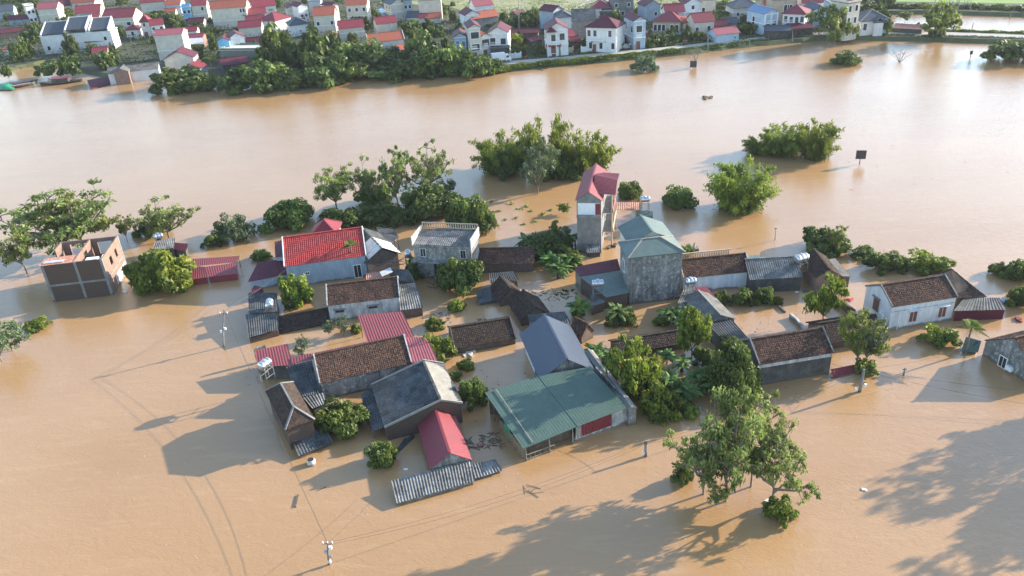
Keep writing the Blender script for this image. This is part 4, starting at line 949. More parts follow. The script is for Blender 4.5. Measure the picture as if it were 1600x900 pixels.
def banana(seed):
    rg = np.random.default_rng(seed); V, F, T = [], [], []; st = []
    for k in range(3):
        o = np.array([*rg.uniform(-.55, .55, 2), 0]) if k else np.zeros(3); h = rg.uniform(.9, 1.7)
        st.append(([o - ZH * .8, o + ZH * h], .14, .08))
        for i in range(8):
            a = i * 2.4 + rg.uniform(-.3, .3); el = rg.uniform(.25, 1.15); d = np.array([math.cos(a) * math.cos(el), math.sin(a) * math.cos(el), math.sin(el)])
            strip_leaf(V, F, T, o + ZH * h, d, rg.uniform(1.5, 2.3), rg.uniform(.24, .34), rg.uniform(.3, .75), rg.uniform(.15, .85), rg)
    return raw_mesh('crown', np.array(V), np.array(F), np.array(T), 'leaf_banana'), trunk_mesh(st, 'leaf_banana', 'stem')
def palm(seed, fr=13, mat='leaf_airy'):
    rg = np.random.default_rng(seed); V, F, T = [], [], []
    for i in range(fr):
        a = i * 2.4; el = rg.uniform(-.1, 1.1); d = np.array([math.cos(a) * math.cos(el), math.sin(a) * math.cos(el), math.sin(el)]); L = rg.uniform(.9, 1.1)
        tn = rg.uniform(.2, .9); side = np.cross(d, ZH); side /= np.linalg.norm(side)
        for k in range(11):
            t = .15 + .085 * k; c = d * L * t - ZH * .55 * L * t * t
            for s in (-1, 1):
                ll = .30 * math.sin(math.pi * (.15 + .8 * t)); tip = c + side * s * ll + d * .12 - ZH * ll * .45
                w = d * .035; V += [c - w, c + w, tip + w * .4, tip - w * .4]; n = len(V); F.append([n - 4, n - 3, n - 2, n - 1]); T.append(tn)
    return raw_mesh('crown', np.array(V), np.array(F), np.array(T), mat)
KIND = {}
for i in range(4): KIND['broad', i] = (crown_broad(10 + i), None)
for i in range(2): KIND['dark', i] = (crown_broad(20 + i, 70, 130, .055, mat='leaf_dark'), None)
for i in range(3): KIND['bright', i] = (crown_broad(30 + i, 55, 95, .085, mat='leaf_bright'), None)
KIND['grey', 0] = (crown_broad(40, 45, 120, .055, mat='leaf_grey'), None)
for i in range(5): KIND['airy', i] = airy(50 + i)
for i in range(5): KIND['open', i] = airy(150 + i, leaf=.040, nl=11, per=46, mat='leaf_open', bare=.30, spread=1.12, pads=8, padr=.12, up=.8)
for i in range(2): KIND['sparse', i] = airy(60 + i, per=30, leaf=.05, mat='leaf_grey', bare=.25)
for i in range(2): KIND['bigleaf', i] = airy(70 + i, per=34, leaf=.085, mat='leaf_bright', bare=.25, padr=.2)
for i in range(4): KIND['bamboo', i] = bamboo(80 + i)
for i in range(3): KIND['banana', i] = banana(90 + i)
for i in range(3): KIND['far', i] = (crown_broad(100 + i, 45, 75, .095, mat='leaf_broad'), None)
for i in range(2): KIND['fardark', i] = (crown_broad(110 + i, 50, 75, .09, mat='leaf_dark'), None)
for i in range(2): KIND['farairy', i] = airy(120 + i, per=40, leaf=.075)
KIND['palm', 0] = (palm(5), None)
def small_trunk(h, r, seed=0):
    rg = np.random.default_rng(seed); L = [([np.array([0, 0, -.8]), np.array([.1 * r, 0, h * .3]), np.array([0, .05 * r, h * .55])], .06 * r ** .5 + .05, .05)]
    for i in range(5):
        a = i * 1.26 + rg.uniform(0, .5); L.append(([np.array([0, 0, h * rg.uniform(.1, .4)]), np.array([math.cos(a) * r * .3, math.sin(a) * r * .3, h * .5]), np.array([math.cos(a) * r * .6, math.sin(a) * r * .6, h * .72])], .06, .02))
    return L
TR = {}
cnt = [0]
def tree(kind, box, label, z0=0., base=None, name=None, cat='tree', group=None, rot=None, var=None, minh=None):
    """box = photo extent of crown (x0,y0,x1,y1). base = photo y of trunk foot when the crown hangs clear of the ground"""
    cnt[0] += 1; i = cnt[0]
    x0, y0, x1, y1 = box; yb = base or y1; cx = (x0 + x1) / 2
    h = 3.; bx, by = cx, yb
    for it in range(6):
        P = at((bx, by), z0); _, s = pj(P); D = np.linalg.norm((P - cC)[:2]); ph = math.atan2(HC - z0, D)
        r = (x1 - x0) / 2 / s
        by = yb if base else y1 - r * s * math.sin(ph) * .8
        P = at((bx, by), z0)
        # find h so that the top reaches y0 (crown tops are rounded)
        lo, hi = .3, 30
        for _ in range(25):
            h = (lo + hi) / 2; q, _s = pj(P + ZH * h)
            if q[1] - r * s * math.sin(ph) * .25 > y0: lo = h
            else: hi = h
        q, _s = pj(P + ZH * h * .6); bx += (cx - q[0])
    P = at((bx, by), z0)
    ks = [k for k in KIND if k[0] == kind]; v = ks[(i if var is None else var) % len(ks)]
    crown, trunk = KIND[v]
    nm = name or {'bamboo': 'bamboo_clump', 'banana': 'banana_plant', 'palm': 'palm_tree'}.get(kind, 'shrub' if (h < 2.3 and not base) else 'tree')
    if cat == 'tree' and nm != 'tree': cat = {'bamboo_clump': 'bamboo', 'banana_plant': 'banana plant', 'palm_tree': 'palm tree', 'shrub': 'shrub'}.get(nm, cat)
    root = thing(nm, label, cat, P, group)
    a = (i * 2.39996) if rot is None else rot
    root.rotation_euler = (0, 0, a)
    c = bpy.data.objects.new('crown', crown); COL.objects.link(c); c.parent = root
    if kind == 'bamboo': h *= 1.18
    if kind in ('airy', 'open', 'sparse', 'bigleaf', 'bamboo', 'farairy'):
        c.scale = (r, r, h); t = bpy.data.objects.new('culms' if kind == 'bamboo' else 'trunk', trunk); COL.objects.link(t); t.parent = root; t.scale = (r * 1.0, r * 1.0, h)
    elif kind == 'banana':
        s_ = r / 1.6; c.scale = (s_,) * 3; t = bpy.data.objects.new('stem', trunk); COL.objects.link(t); t.parent = root; t.scale = (s_,) * 3
    elif kind == 'palm':
        c.scale = (r, r, r); c.location = (0, 0, h - r * .6)
        mb = MB(); mb.tube([(0, 0, -.8), (.05, 0, h * .5), (0, 0, h - r * .6)], [.16, .11, .09], 7); o = mb.build('trunk', 'bark', None, smooth=True); o.parent = root
    else:
        lift = 0
        if base:   # crown held up on a trunk
            vpx = math.cos(ph) * s; lift = max(0, (base - y1) / vpx)
        c.scale = (r, r, (h - lift)); c.location = (0, 0, lift)
        key = (kind, i % 3, round(h), round(r), round(lift))
        if key not in TR:
            L = small_trunk(h, r, i % 3) 
            TR[key] = trunk_mesh(L)
        t = bpy.data.objects.new('trunk', TR[key]); COL.objects.link(t); t.parent = root
    return root
# ---- near trees
tree('open', (0, 298, 182, 402), 'large spreading airy tree behind the roofless brick building', base=398, var=0)
tree('airy', (60, 305, 172, 385), 'second airy tree at the right side behind the roofless brick building', base=392, var=2)
tree('airy', (-5, 355, 60, 432), 'low loose leafy branches left of the roofless brick building', base=428, var=3)
tree('open', (203, 305, 306, 368), 'airy light green tree right of the roofless brick building', base=376, var=1)
tree('broad', (207, 332, 262, 372), 'bushy undergrowth beneath the airy tree right of the brick building', name='shrub')
tree('airy', (178, 336, 206, 378), 'small slim tree between two airy trees behind the brick building', base=378, var=4)
tree('sparse', (-30, 498, 46, 545), 'low spreading grey green branches at the left edge of the open water', base=548, name='shrub', cat='shrub')
tree('sparse', (-40, 520, 26, 562), 'lowest sparse branches cut by the left edge of the photo', base=564, name='shrub', cat='shrub')
tree('bright', (35, 496, 78, 520), 'small bright bush at the left edge of the open water', name='shrub')
tree('bright', (194, 386, 297, 466), 'round yellow green tree beside the roofless brick building')
tree('grey', (337, 331, 397, 380), 'round greyish tree standing left of the dense dark round tree')
tree('broad', (312, 362, 352, 388), 'low dark shrub at the foot of the greyish round tree', name='shrub')
tree('broad', (402, 303, 490, 362), 'dense dark green round tree above the maroon annex', var=1)
tree('airy', (480, 262, 560, 322), 'spreading olive green tree at the left of the row of tall airy trees', base=330, var=4)
tree('broad', (498, 320, 572, 362), 'dense round bush right behind the red tiled roof', var=2)
tree('broad', (550, 284, 612, 326), 'bushy tree beneath the tall airy trees', var=3)
tree('open', (546, 243, 598, 300), 'leftmost of the three tall thin airy trees', base=322, var=1)
tree('open', (584, 233, 648, 306), 'middle one of the three tall thin airy trees', base=326, var=2)
tree('open', (630, 224, 706, 292), 'rightmost and brightest of the three tall thin airy trees', base=314, var=3)
tree('dark', (622, 285, 722, 352), 'biggest dense dark tree behind the two storey grey house', var=0)
tree('dark', (556, 315, 642, 356), 'low dark tree mass between the tarpaulin shed and tall airy trees', var=1)
tree('broad', (695, 303, 764, 372), 'dense green tree hugging the right end of the two storey grey house', var=0)
tree('grey', (668, 278, 712, 312), 'pale topped tree poking above the biggest dense dark tree')
tree('bamboo', (728, 209, 835, 281), 'left clump of the bamboo group beyond the tower house', var=0)
tree('bamboo', (800, 187, 905, 286), 'tallest middle clump of the bamboo group beyond the tower house', var=1)
tree('bamboo', (868, 207, 970, 283), 'right clump of the bamboo group leaning out beyond the tower house', var=2)
tree('dark', (846, 232, 912, 284), 'dark undergrowth filling the gap between middle and right bamboo clumps')
tree('dark', (765, 232, 822, 282), 'dark undergrowth filling the gap between left and middle bamboo clumps')
tree('sparse', (805, 228, 872, 296), 'slender pale tree in front of the bamboo group', base=303, var=0)
tree('broad', (963, 278, 1008, 314), 'small round tree above the rusty terrace roof', var=1)
tree('broad', (1030, 286, 1091, 329), 'round tree standing alone in the water right of the terrace', var=3)
tree('bamboo', (1096, 253, 1224, 345), 'large feathery bamboo mound right of the lone round tree', var=3)
tree('bamboo', (1235, 189, 1318, 257), 'upper right half of the bamboo island near the dark sign', var=0)
tree('bamboo', (1178, 195, 1275, 252), 'middle part of the bamboo island near the dark sign', var=2)
tree('bamboo', (1157, 214, 1215, 247), 'low left end of the bamboo island near the dark sign', var=1)
tree('broad', (684, 395, 762, 464), 'round tree in front of the two storey grey house', var=2)
tree('broad', (628, 402, 664, 438), 'ragged hanging bush left of the two storey grey house', var=0, name='shrub')
tree('bright', (431, 422, 491, 484), 'round bright tree below the blue wall of the red tiled house')
tree('bright', (655, 514, 712, 572), 'bright leafy tree at the right end of the pinkish red roof')
tree('bright', (662, 495, 696, 518), 'small bright bush above the pinkish red roof', name='shrub')
tree('broad', (488, 617, 578, 688), 'dark round tree in the yard below the mossy tiled house', var=1)
tree('broad', (568, 684, 618, 736), 'small dark round tree standing alone left of the crimson roof', var=3)
tree('broad', (711, 588, 758, 642), 'dark leafy tree between the grey sheet roof and the green roof', var=0)
tree('bright', (712, 560, 744, 582), 'bright shrub floating above the dark leafy tree', name='shrub')
tree('broad', (696, 580, 722, 596), 'little shrub left of the dark leafy tree by the grey roof', name='shrub')
tree('bright', (698, 466, 728, 488), 'small green shrub in the open water below the round tree', name='shrub')
tree('sparse', (500, 500, 524, 526), 'left ragged weed tuft above the narrow red strip roof', base=526, name='shrub', cat='shrub')
tree('sparse', (520, 498, 548, 524), 'middle ragged weed tuft left of the square ribbed red roof', base=524, name='shrub', cat='shrub')
tree('bright', (545, 505, 566, 522), 'right leafy weed tuft touching the square ribbed red roof', name='shrub')
tree('sparse', (456, 528, 484, 560), 'thin pale weeds between the two ribbed red roofs', base=560, name='shrub', cat='shrub')
tree('broad', (392, 388, 425, 410), 'small bush at the water left of the maroon annex', name='shrub')
tree('bigleaf', (952, 530, 1034, 618), 'broad leaved bright tree beside the navy roofed house', base=622)
tree('bright', (1000, 598, 1066, 662), 'bright bushy tree at the right corner of the green roof', var=1)
tree('broad', (968, 590, 1012, 632), 'darker bush between the green roof and the bright bushy tree', var=2)
tree('bigleaf', (1056, 487, 1110, 545), 'pale leaved tree above the brown tiled range in the garden', base=560)
tree('dark', (1105, 530, 1192, 640), 'dense dark tree against the blackened wall house', var=0)
tree('broad', (1090, 560, 1150, 612), 'dark undergrowth left of the dense dark tree', var=3)
tree('bright', (1012, 640, 1050, 664), 'low bright foliage at the waterline under the bright bushy tree', name='shrub')
tree('open', (1042, 650, 1165, 765), 'left and densest tree of the big airy group in the near water', base=772, var=1)
tree('open', (1080, 614, 1205, 735), 'central tallest tree of the big airy group in the near water', base=783, var=2)
tree('open', (1125, 616, 1238, 725), 'right rear tree of the big airy group, trunk forked', base=760, var=0)
tree('open', (1155, 672, 1272, 755), 'rightmost tree of the big airy group with drooping outer branch', base=788, var=3)
tree('bright', (1188, 775, 1252, 822), 'leafy shrub at the foot of the rightmost near airy tree', name='shrub')
tree('airy', (1095, 756, 1145, 790), 'small low tree at the foot of the big airy group', base=788, var=4)
tree('broad', (1050, 720, 1085, 760), 'low leafy branch touching water left of the big airy group', var=1, name='shrub')
tree('broad', (1250, 355, 1324, 402), 'ragged irregular tree behind the dark tiled house in the right row', var=2)
tree('airy', (1290, 352, 1325, 398), 'taller bright top of the ragged tree behind the right row', base=398, var=4)
tree('broad', (1330, 384, 1372, 406), 'low spreading bush left of the round bush above the white house', name='shrub')
tree('broad', (1350, 390, 1414, 430), 'round dark bush above the left end of the white house', var=0)
tree('bright', (1412, 390, 1496, 434), 'pale bright bush directly behind the white house ridge', var=0)
tree('broad', (1545, 408, 1575, 432), 'small bush at the right edge above the corrugated shed')
tree('broad', (1570, 405, 1625, 445), 'bush cut by the right edge of the photo above the shed', var=2)
tree('broad', (1575, 440, 1620, 482), 'dark bush at the right edge just right of the corrugated shed', var=1)
tree('bigleaf', (1262, 430, 1320, 488), 'slender tree rising from the flooded courtyard', base=506)
tree('airy', (1303, 487, 1388, 565), 'airy tree in front of the low dark tiled range', base=575, var=2)
tree('sparse', (1330, 500, 1392, 560), 'second thinner tree in front of the low dark tiled range', base=572, var=1)
tree('bright', (1334, 560, 1376, 590), 'bright low bush beside the right power pole', name='shrub')
tree('bright', (1438, 503, 1502, 546), 'pale olive bush in the water right of the white house')
tree('broad', (1112, 452, 1142, 480), 'left bush of the courtyard hedge', group=None, name='shrub')
tree('broad', (1140, 450, 1180, 482), 'middle bush of the courtyard hedge', name='shrub')
tree('broad', (1176, 443, 1212, 478), 'right taller bush of the courtyard hedge', name='shrub')
tree('bright', (1208, 462, 1224, 478), 'tiny bright bush beside the curved courtyard wall', name='shrub')
tree('broad', (1060, 380, 1086, 402), 'small bush by the person in the water behind the concrete house')
tree('bright', (890, 465, 915, 500), 'green plant left of the brown gable shed right of the navy roof', name='shrub')
tree('broad', (965, 480, 998, 512), 'dark bush below the tall concrete house', name='shrub')
tree('bright', (1018, 492, 1048, 512), 'short leafy plants below the tall concrete house, right side', name='shrub')
tree('dark', (812, 355, 900, 410), 'dark bushy mass behind the banana plants below the tower house', var=1)
tree('airy', (855, 345, 880, 385), 'thin tree rising out of the dark bushy mass below the tower', base=385, var=0)
tree('airy', (765, 336, 780, 366), 'tiny solitary sapling in the open water right of the dense tree', base=366, var=2)
for b, l in (((808, 352, 850, 400), 'banana plant at the left of the grove below the tower house'), ((835, 370, 875, 425), 'banana plant in the front of the grove below the tower house'),
             ((868, 365, 912, 430), 'banana plant at the right of the grove below the tower house'), ((855, 395, 895, 440), 'lowest banana plant of the grove below the tower house'),
             ((905, 518, 945, 570), 'banana plant leaning beside the right slope of the navy roof'), ((925, 530, 965, 580), 'banana plant right of the one leaning beside the navy roof'),
             ((940, 468, 985, 510), 'banana plant in the water below the tall concrete house'), ((880, 470, 925, 505), 'low banana leaves behind the small brown gable by the navy roof'),
             ((1030, 475, 1075, 515), 'banana plant at the foot of the two tone shed'), ((1020, 525, 1055, 575), 'dark banana plant above the central garden'),
             ((1025, 565, 1070, 620), 'banana plant with broad bright leaves in the central garden'), ((1070, 560, 1115, 612), 'banana plant in the middle of the central garden'),
             ((1095, 590, 1145, 632), 'banana plant by the dense dark tree in the garden'), ((1055, 605, 1105, 640), 'lowest banana plant at the front of the central garden')):
    tree('banana', b, l)
for kd, b, l in (('dark', (985, 575, 1040, 625), 'dark shrubbery behind the bright bushy tree in the central garden'), ('broad', (1040, 590, 1085, 630), 'leafy green shrub in the middle of the central garden'),
        ('broad', (930, 560, 968, 600), 'bush squeezed between navy roof and broad leaved bright tree'), ('broad', (1118, 520, 1165, 565), 'green bush at the left gable of the blackened wall house'),
        ('broad', (1080, 540, 1118, 575), 'bush below the pale leaved garden tree'), ('bright', (1060, 630, 1095, 655), 'small bright bush at the front edge of the central garden'),
        ('broad', (945, 485, 972, 512), 'bush left of the banana plant under the concrete house'), ('broad', (880, 385, 912, 425), 'bush among the banana plants below the tower house')):
    tree(kd, b, l)
for b, l in (((998, 560, 1038, 600), 'banana plant behind the bright bushy tree'), ((1045, 545, 1085, 590), 'banana plant left of the middle one in the central garden'), ((1085, 575, 1125, 618), 'banana plant overlapping the dense dark garden tree'),
             ((1110, 600, 1155, 645), 'banana plant at the right front of the central garden'), ((1030, 600, 1070, 645), 'banana plant right of the bright bushy tree by the water'), ((1045, 485, 1080, 522), 'banana plant right beside the two tone shed foot'),
             ((818, 372, 858, 415), 'banana plant between the left and front ones below the tower house'), ((882, 345, 915, 390), 'tall banana plant nearest the tower house wall')):
    tree('banana', b, l)
tree('palm', (534, 372, 566, 402), 'slim areca palm in front of the blue wall of the red tiled house', base=432)
tree('palm', (1492, 497, 1540, 530), 'palm beside the dark green tarpaulin shelter at right', base=552)
tree('bigleaf', (870, 318, 890, 334), 'floating leafy sprig on the water left of the tower house', base=334, name='shrub', cat='shrub')
# ---- trees of the far channel
tree('grey', (987, 83, 1032, 114), 'round shrub in the wide water near the dark square board')
tree('far', (1297, 80, 1348, 104), 'flat oval bush alone in the far right water', name='shrub')
tree('far', (1549, 56, 1640, 102), 'bush cut by the right edge in the far water')
tree('farairy', (1432, 4, 1504, 54), 'tall loose tree on the causeway at the right', base=62, z0=.3)
tree('fardark', (1446, 42, 1482, 64), 'dense low foliage at the foot of the tall causeway tree')
tree('far', (909, 88, 922, 101), 'tiny bright bush in the water below the embankment', name='shrub')
tree('farairy', (1268, 8, 1335, 55), 'tall airy tree before the white multi storey house', base=68, z0=.2)
tree('farairy', (1290, 42, 1322, 66), 'small airy tree in the shallows before the airy tall tree', base=74)
tree('farairy', (1380, 30, 1396, 55), 'thin sapling standing on the bank at the right', base=60)
GT = GZ
# the wooded bank on the left of the river
bank = [((236, 98, 300, 146), 'far', 'leftmost broad bush of the wooded bank'), ((270, 108, 335, 148), 'fardark', 'dark bush left of the big palm on the wooded bank'),
 ((340, 100, 400, 146), 'fardark', 'dark waterline tree right of the big palm'), ((372, 86, 440, 146), 'far', 'leafy waterline tree with pointed top right of the big palm'),
 ((400, 40, 462, 118), 'far', 'tall tree left of the highest tree of the wooded bank'), ((425, 100, 482, 142), 'far', 'rounded tree at the waterline under the tall left tree'),
 ((452, 35, 520, 120), 'fardark', 'highest dark tree of the wooded bank'), ((470, 80, 545, 138), 'fardark', 'large shaded tree below the highest tree'),
 ((500, 56, 566, 112), 'far', 'leafy tree right of the highest dark tree'), ((520, 92, 575, 132), 'far', 'light leaved tree at the waterline in mid bank'),
 ((545, 62, 606, 112), 'far', 'bright crowned tree behind the tall street lamp'), ((570, 72, 640, 118), 'fardark', 'tree before the long orange roofed house'),
 ((572, 100, 632, 126), 'far', 'low tree at the waterline below the bright crowned tree'), ((625, 50, 690, 112), 'far', 'large light green tree in the centre right bank'),
 ((618, 78, 680, 128), 'fardark', 'dark overhanging tree above the boats at the bank'), ((655, 60, 715, 122), 'far', 'tree right of the large light green tree'),
 ((690, 72, 745, 122), 'far', 'tree below the row of gabled houses'), ((725, 76, 778, 124), 'far', 'bright bush at the right end of the wooded bank')]
for k, (b, kd, l) in enumerate(bank): tree(kd, (b[0] - 8, b[1] + 2, b[2] + 8, b[3]), l, var=k)
for b, kd, l in [((12, 62, 34, 98), 'far', 'garden tree at the left edge by the orange roof'), ((25, 60, 52, 92), 'far', 'garden tree left of the white slate roofed building'), ((32, 35, 66, 68), 'fardark', 'dark tree between the long maroon shed and the white building'),
 ((50, 95, 90, 118), 'far', 'flooded olive garden tree above the red moored boat'), ((0, 100, 18, 120), 'far', 'flooded tree at the left edge behind the green netted boat'),
 ((85, 85, 130, 118), 'fardark', 'dark tree at the flooded bank below the white building'), ((140, 75, 178, 110), 'far', 'tree above the floating maroon roof'), ((94, 50, 120, 88), 'fardark', 'tree in front of the white slate roofed building'),
 ((80, 8, 110, 30), 'far', 'tree between the pink roofed houses at top left'), ((5, 12, 24, 26), 'far', 'light tree at the far top left'), ((16, 2, 42, 22), 'fardark', 'dark tree at the far top left'),
 ((203, 10, 222, 36), 'far', 'tree right of the big red roof at top left'), ((225, 14, 262, 38), 'far', 'left tree of the green belt at upper left'), ((238, 6, 262, 26), 'far', 'upper tree of the green belt at upper left'),
 ((248, 14, 282, 48), 'far', 'brightest tree of the green belt at upper left'), ((270, 28, 295, 54), 'far', 'middle tree of the green belt at upper left'), ((290, 32, 322, 54), 'fardark', 'right tree of the green belt at upper left'),
 ((315, 40, 348, 55), 'far', 'low tree at the end of the green belt, above the blue house'), ((142, 46, 162, 58), 'far', 'bush before the white slate roofed building'), ((172, 42, 196, 58), 'fardark', 'bush right of the white slate roofed building'),
 ((362, 36, 384, 62), 'far', 'tree right of the white maroon gabled house'), ((545, 20, 572, 40), 'far', 'tree beside the big orange roofed cream house'), ((556, 26, 576, 46), 'fardark', 'dark tree beside the big orange roofed cream house'),
 ((572, 10, 592, 26), 'far', 'tree left of the blue awning'), ((620, 28, 660, 54), 'far', 'left garden tree behind the large light green tree'), ((655, 28, 680, 50), 'fardark', 'middle garden tree behind the large light green tree'),
 ((678, 2, 704, 22), 'fardark', 'round tree right of the big cream block'), ((655, 14, 672, 26), 'fardark', 'tree in front of the big cream block'), ((702, 2, 712, 10), 'far', 'small round bush at the field edge'),
 ((606, 34, 622, 46), 'fardark', 'clipped round tree before the cream red roofed house'), ((668, 36, 695, 60), 'far', 'garden tree above the large light green tree'), ((505, 38, 530, 52), 'fardark', 'bush between the two cream red roofed houses'),
 ((750, 28, 785, 44), 'far', 'hedge tree behind the third gabled house'), ((800, 16, 836, 44), 'far', 'big tree left of the white gabled villa'), ((815, 12, 850, 42), 'far', 'lighter big tree behind the white gabled villa'), ((792, 28, 818, 46), 'fardark', 'dark tree left of the big tree by the villa'),
 ((788, 50, 824, 78), 'bright', 'banana like bright foliage left of the white gabled villa'), ((795, 68, 824, 90), 'fardark', 'dark garden bush left of the villa gate'), ((832, 68, 856, 86), 'fardark', 'bush in front of the villa left wall'),
 ((876, 58, 898, 80), 'fardark', 'dark conifer like tree right of the white gabled villa'), ((898, 60, 924, 78), 'fardark', 'tree before the left part of the maroon hipped villa'), ((926, 46, 944, 64), 'fardark', 'palm like tree before the maroon hipped villa'),
 ((958, 50, 980, 72), 'far', 'tree right of the maroon hipped villa'), ((976, 50, 995, 66), 'fardark', 'tree before the bluish maroon roofed house'), ((998, 50, 1048, 74), 'fardark', 'big garden bush before the beige cottage'), ((1030, 48, 1062, 68), 'far', 'right garden bush before the beige cottage'),
 ((1064, 38, 1086, 66), 'fardark', 'dark tree right of the beige cottage'), ((1080, 45, 1100, 64), 'far', 'lighter tree right of the beige cottage'), ((1003, 12, 1020, 32), 'far', 'tree between the bluish house and the field'), ((922, 12, 940, 28), 'far', 'tree right of the long grey roof'), ((985, 8, 1012, 26), 'far', 'tree behind the bluish maroon roofed house'),
 ((1110, 14, 1142, 38), 'far', 'left tree of the garden above the pinkish shed'), ((1118, 0, 1148, 16), 'bright', 'bright tree at the top edge above the pinkish shed'), ((1152, 18, 1186, 44), 'fardark', 'dark tree left of the light blue gabled house'), ((1152, 32, 1190, 54), 'far', 'lighter tree above the road by the light blue house'),
 ((1345, 4, 1368, 18), 'far', 'round olive tree behind the slate hipped house'), ((1370, 10, 1392, 34), 'far', 'tree right of the slate hipped house'), ((1404, 18, 1426, 36), 'farairy', 'slim tree at the pond edge'), ((1374, 36, 1392, 50), 'far', 'bush beside the road right of the slate hipped house'), ((1390, 38, 1420, 50), 'far', 'low bush before the brown roofed shed on the bank'), ((1428, 34, 1442, 48), 'fardark', 'dark bush at the pond corner'),
 ((20, -8, 60, 14), 'fardark', 'dark tree beyond the top edge, far left'), ((0, -8, 20, 8), 'fardark', 'dark tree in the top left corner'), ((180, -4, 200, 8), 'far', 'small tree at the top edge at left')]:
    tree(kd, b, l, z0=GZ)
tree('palm', (312, 82, 346, 112), 'big palm with grey trunk on the left bank', base=125, z0=.8)
tree('palm', (432, 28, 442, 38), 'small palm before the cream orange roofed gable house', base=46, z0=GZ)
tree('palm', (582, 54, 594, 64), 'small palm before the long orange roof', base=72, z0=GZ)
tree('palm', (182, 22, 192, 32), 'small palm before the big red roof at top left', base=46, z0=GZ)
tree('palm', (418, 12, 430, 22), 'small palm by the red hipped house', base=34, z0=GZ)

for k, (px, off, l) in enumerate([((1410, 768), 30, 'tall airy tree beyond the right edge whose shadow falls on the near water'), ((1470, 735), 29, 'second airy tree beyond the right edge, further back'), ((1475, 865), 30, 'third airy tree beyond the right edge, nearest the camera'), ((1560, 850), 25, 'fourth airy tree beyond the right edge')]):
    P = at(px, 0) + np.array([math.cos(rad(SUN_AZ)), math.sin(rad(SUN_AZ)), 0]) * off
    if pj(P)[0][0] < 1640: P = P + np.array([4., 1.4, 0])
    r_ = thing('tree', l, 'tree', P); c_, t_ = KIND['open', k % 5]
    for nm, me in (('crown', c_), ('trunk', t_)):
        o = bpy.data.objects.new(nm, me); COL.objects.link(o); o.parent = r_; o.scale = (5, 5, 10.5)
# ================================================================= FAR VILLAGE
def far(label, P0, P1, ze, D, roof='long', wall='cream_wall', rm='metal_crimson', pitch=.55, fw=(), lw=(), rw=(), ww=1.0, wh=1.3, cat='house', name='house', pane='dark_pane', **k):
    H = house(name, label, P0, P1, ze, D=D, pitch=pitch, roof=roof, wall=wall, rm=rm, zb=GZ - .4, far=True, ov=.45, cat=cat, **k)
    if not fw and not lw and ze > 6.3 and roof != 'hip' and len(label) % 2: fw = ((.2, ze - 1.6), (.78, ze - 1.6), (.5, 3.0)); lw = ((.5, ze - 1.8),)
    kw = dict(w=ww, h=wh, far=True, pane_m=pane, fw=.14)
    if fw: wins(H, 'f', fw, **kw)
    if lw: wins(H, 'l', lw, **kw)
    if rw: wins(H, 'r', rw, **kw)
    if roof != 'flat' and ze > 6 and wall in ('white_wall', 'cream_wall', 'pale_blue_wall'):
        m = MB()
        for o_, x_, y_ in ((H.pt(-.12, -.12, 0), H.u * (H.L + .24), H.n * .12), (H.pt(-.12, 0, 0), H.u * .12, H.n * H.D), (H.pt(H.L, 0, 0), H.u * .12, H.n * H.D)):
            m.box(o_ + ZH * (ze - .45), x_, y_, ZH * .22); m.box(o_ + ZH * 4.35, x_, y_, ZH * .18)
        m.build('string_course', 'white_paint', H.root)
    if fw and ze > 7 and roof in ('front', 'hip'):
        m = MB(); b0 = H.L * .12; b1 = H.L * .6
        m.box(H.pt(b0, -1.1, 4.55), H.u * (b1 - b0), H.n * 1.0, ZH * .15); m.box(H.pt(b0, -1.1, 5.45), H.u * (b1 - b0), H.n * .1, ZH * .1)
        for k_ in range(7): m.box(H.pt(b0 + (b1 - b0 - .1) * k_ / 6, -1.08, 4.7), H.u * .1, H.n * .08, ZH * .75)
        m.build('balcony', 'white_paint', H.root)
        m = MB(); m.box(H.pt(H.L * .2, -.04, GZ), H.u * 1.3, H.n * .035, ZH * 2.3); m.build('door', 'door_brown', H.root)
    return H
W2 = ((.25, 6.3), (.72, 6.3), (.25, 2.9), (.72, 2.9))
def storeys(n, ks=(.25, .75), z0=2.7): return tuple((f, z0 + 3.4 * i) for i in range(n) for f in ks)
# ---- left part
far('cream house under a pinkish red roof at top left', T1(345, 84), T1(527, 70), 7.2, 8, rm='metal_pink', lw=((.5, 5.2),))
far('small white block with balconies at the top left', T1(236, 62), T1(312, 52), 8.6, 6, roof='flat', wall='white_wall', rm='grey_sheet', fw=storeys(2))
far('wide cream house with red metal roof left of the tower gable', T1(705, 126), T1(935, 104), 6.2, 9, rm='metal_crimson', fw=((.2, 3.5),))
far('dark red roofed house at the top, left of the orange brown roof', T1(560, 56), T1(660, 44), 5.5, 7, rm='metal_maroon')
far('orange brown roofed house at the top left', T1(668, 26), T1(880, 14), 6.4, 8, rm='tile_orange')
far('largest bright red roof at the left over a long cream wall', T1(955, 170), T2(102, 152), 6.4, 10, rm='metal_crimson', fw=((.82, 3.6),), ww=1.6)
far('small teal roofed lean-to before the wide red roof', T1(748, 158), T1(842, 150), 5.0, 4, rm='metal_teal', pitch=.3, wall='white_wall')
far('small red roof hut between two wide red roofs', T1(868, 156), T1(925, 150), 5.0, 4, rm='metal_crimson')
H = far('modern white building with three slate coloured sloping roofs', T1(372, 345), T1(1035, 292), 7.4, 7.5, roof='flat', wall='white_wall', rm='white_paint', fw=((.08, 3.2), (.4, 3.2), (.9, 5)))
bpy.data.objects.remove([c for c in H.root.children if c.name.startswith('parapet')][0])
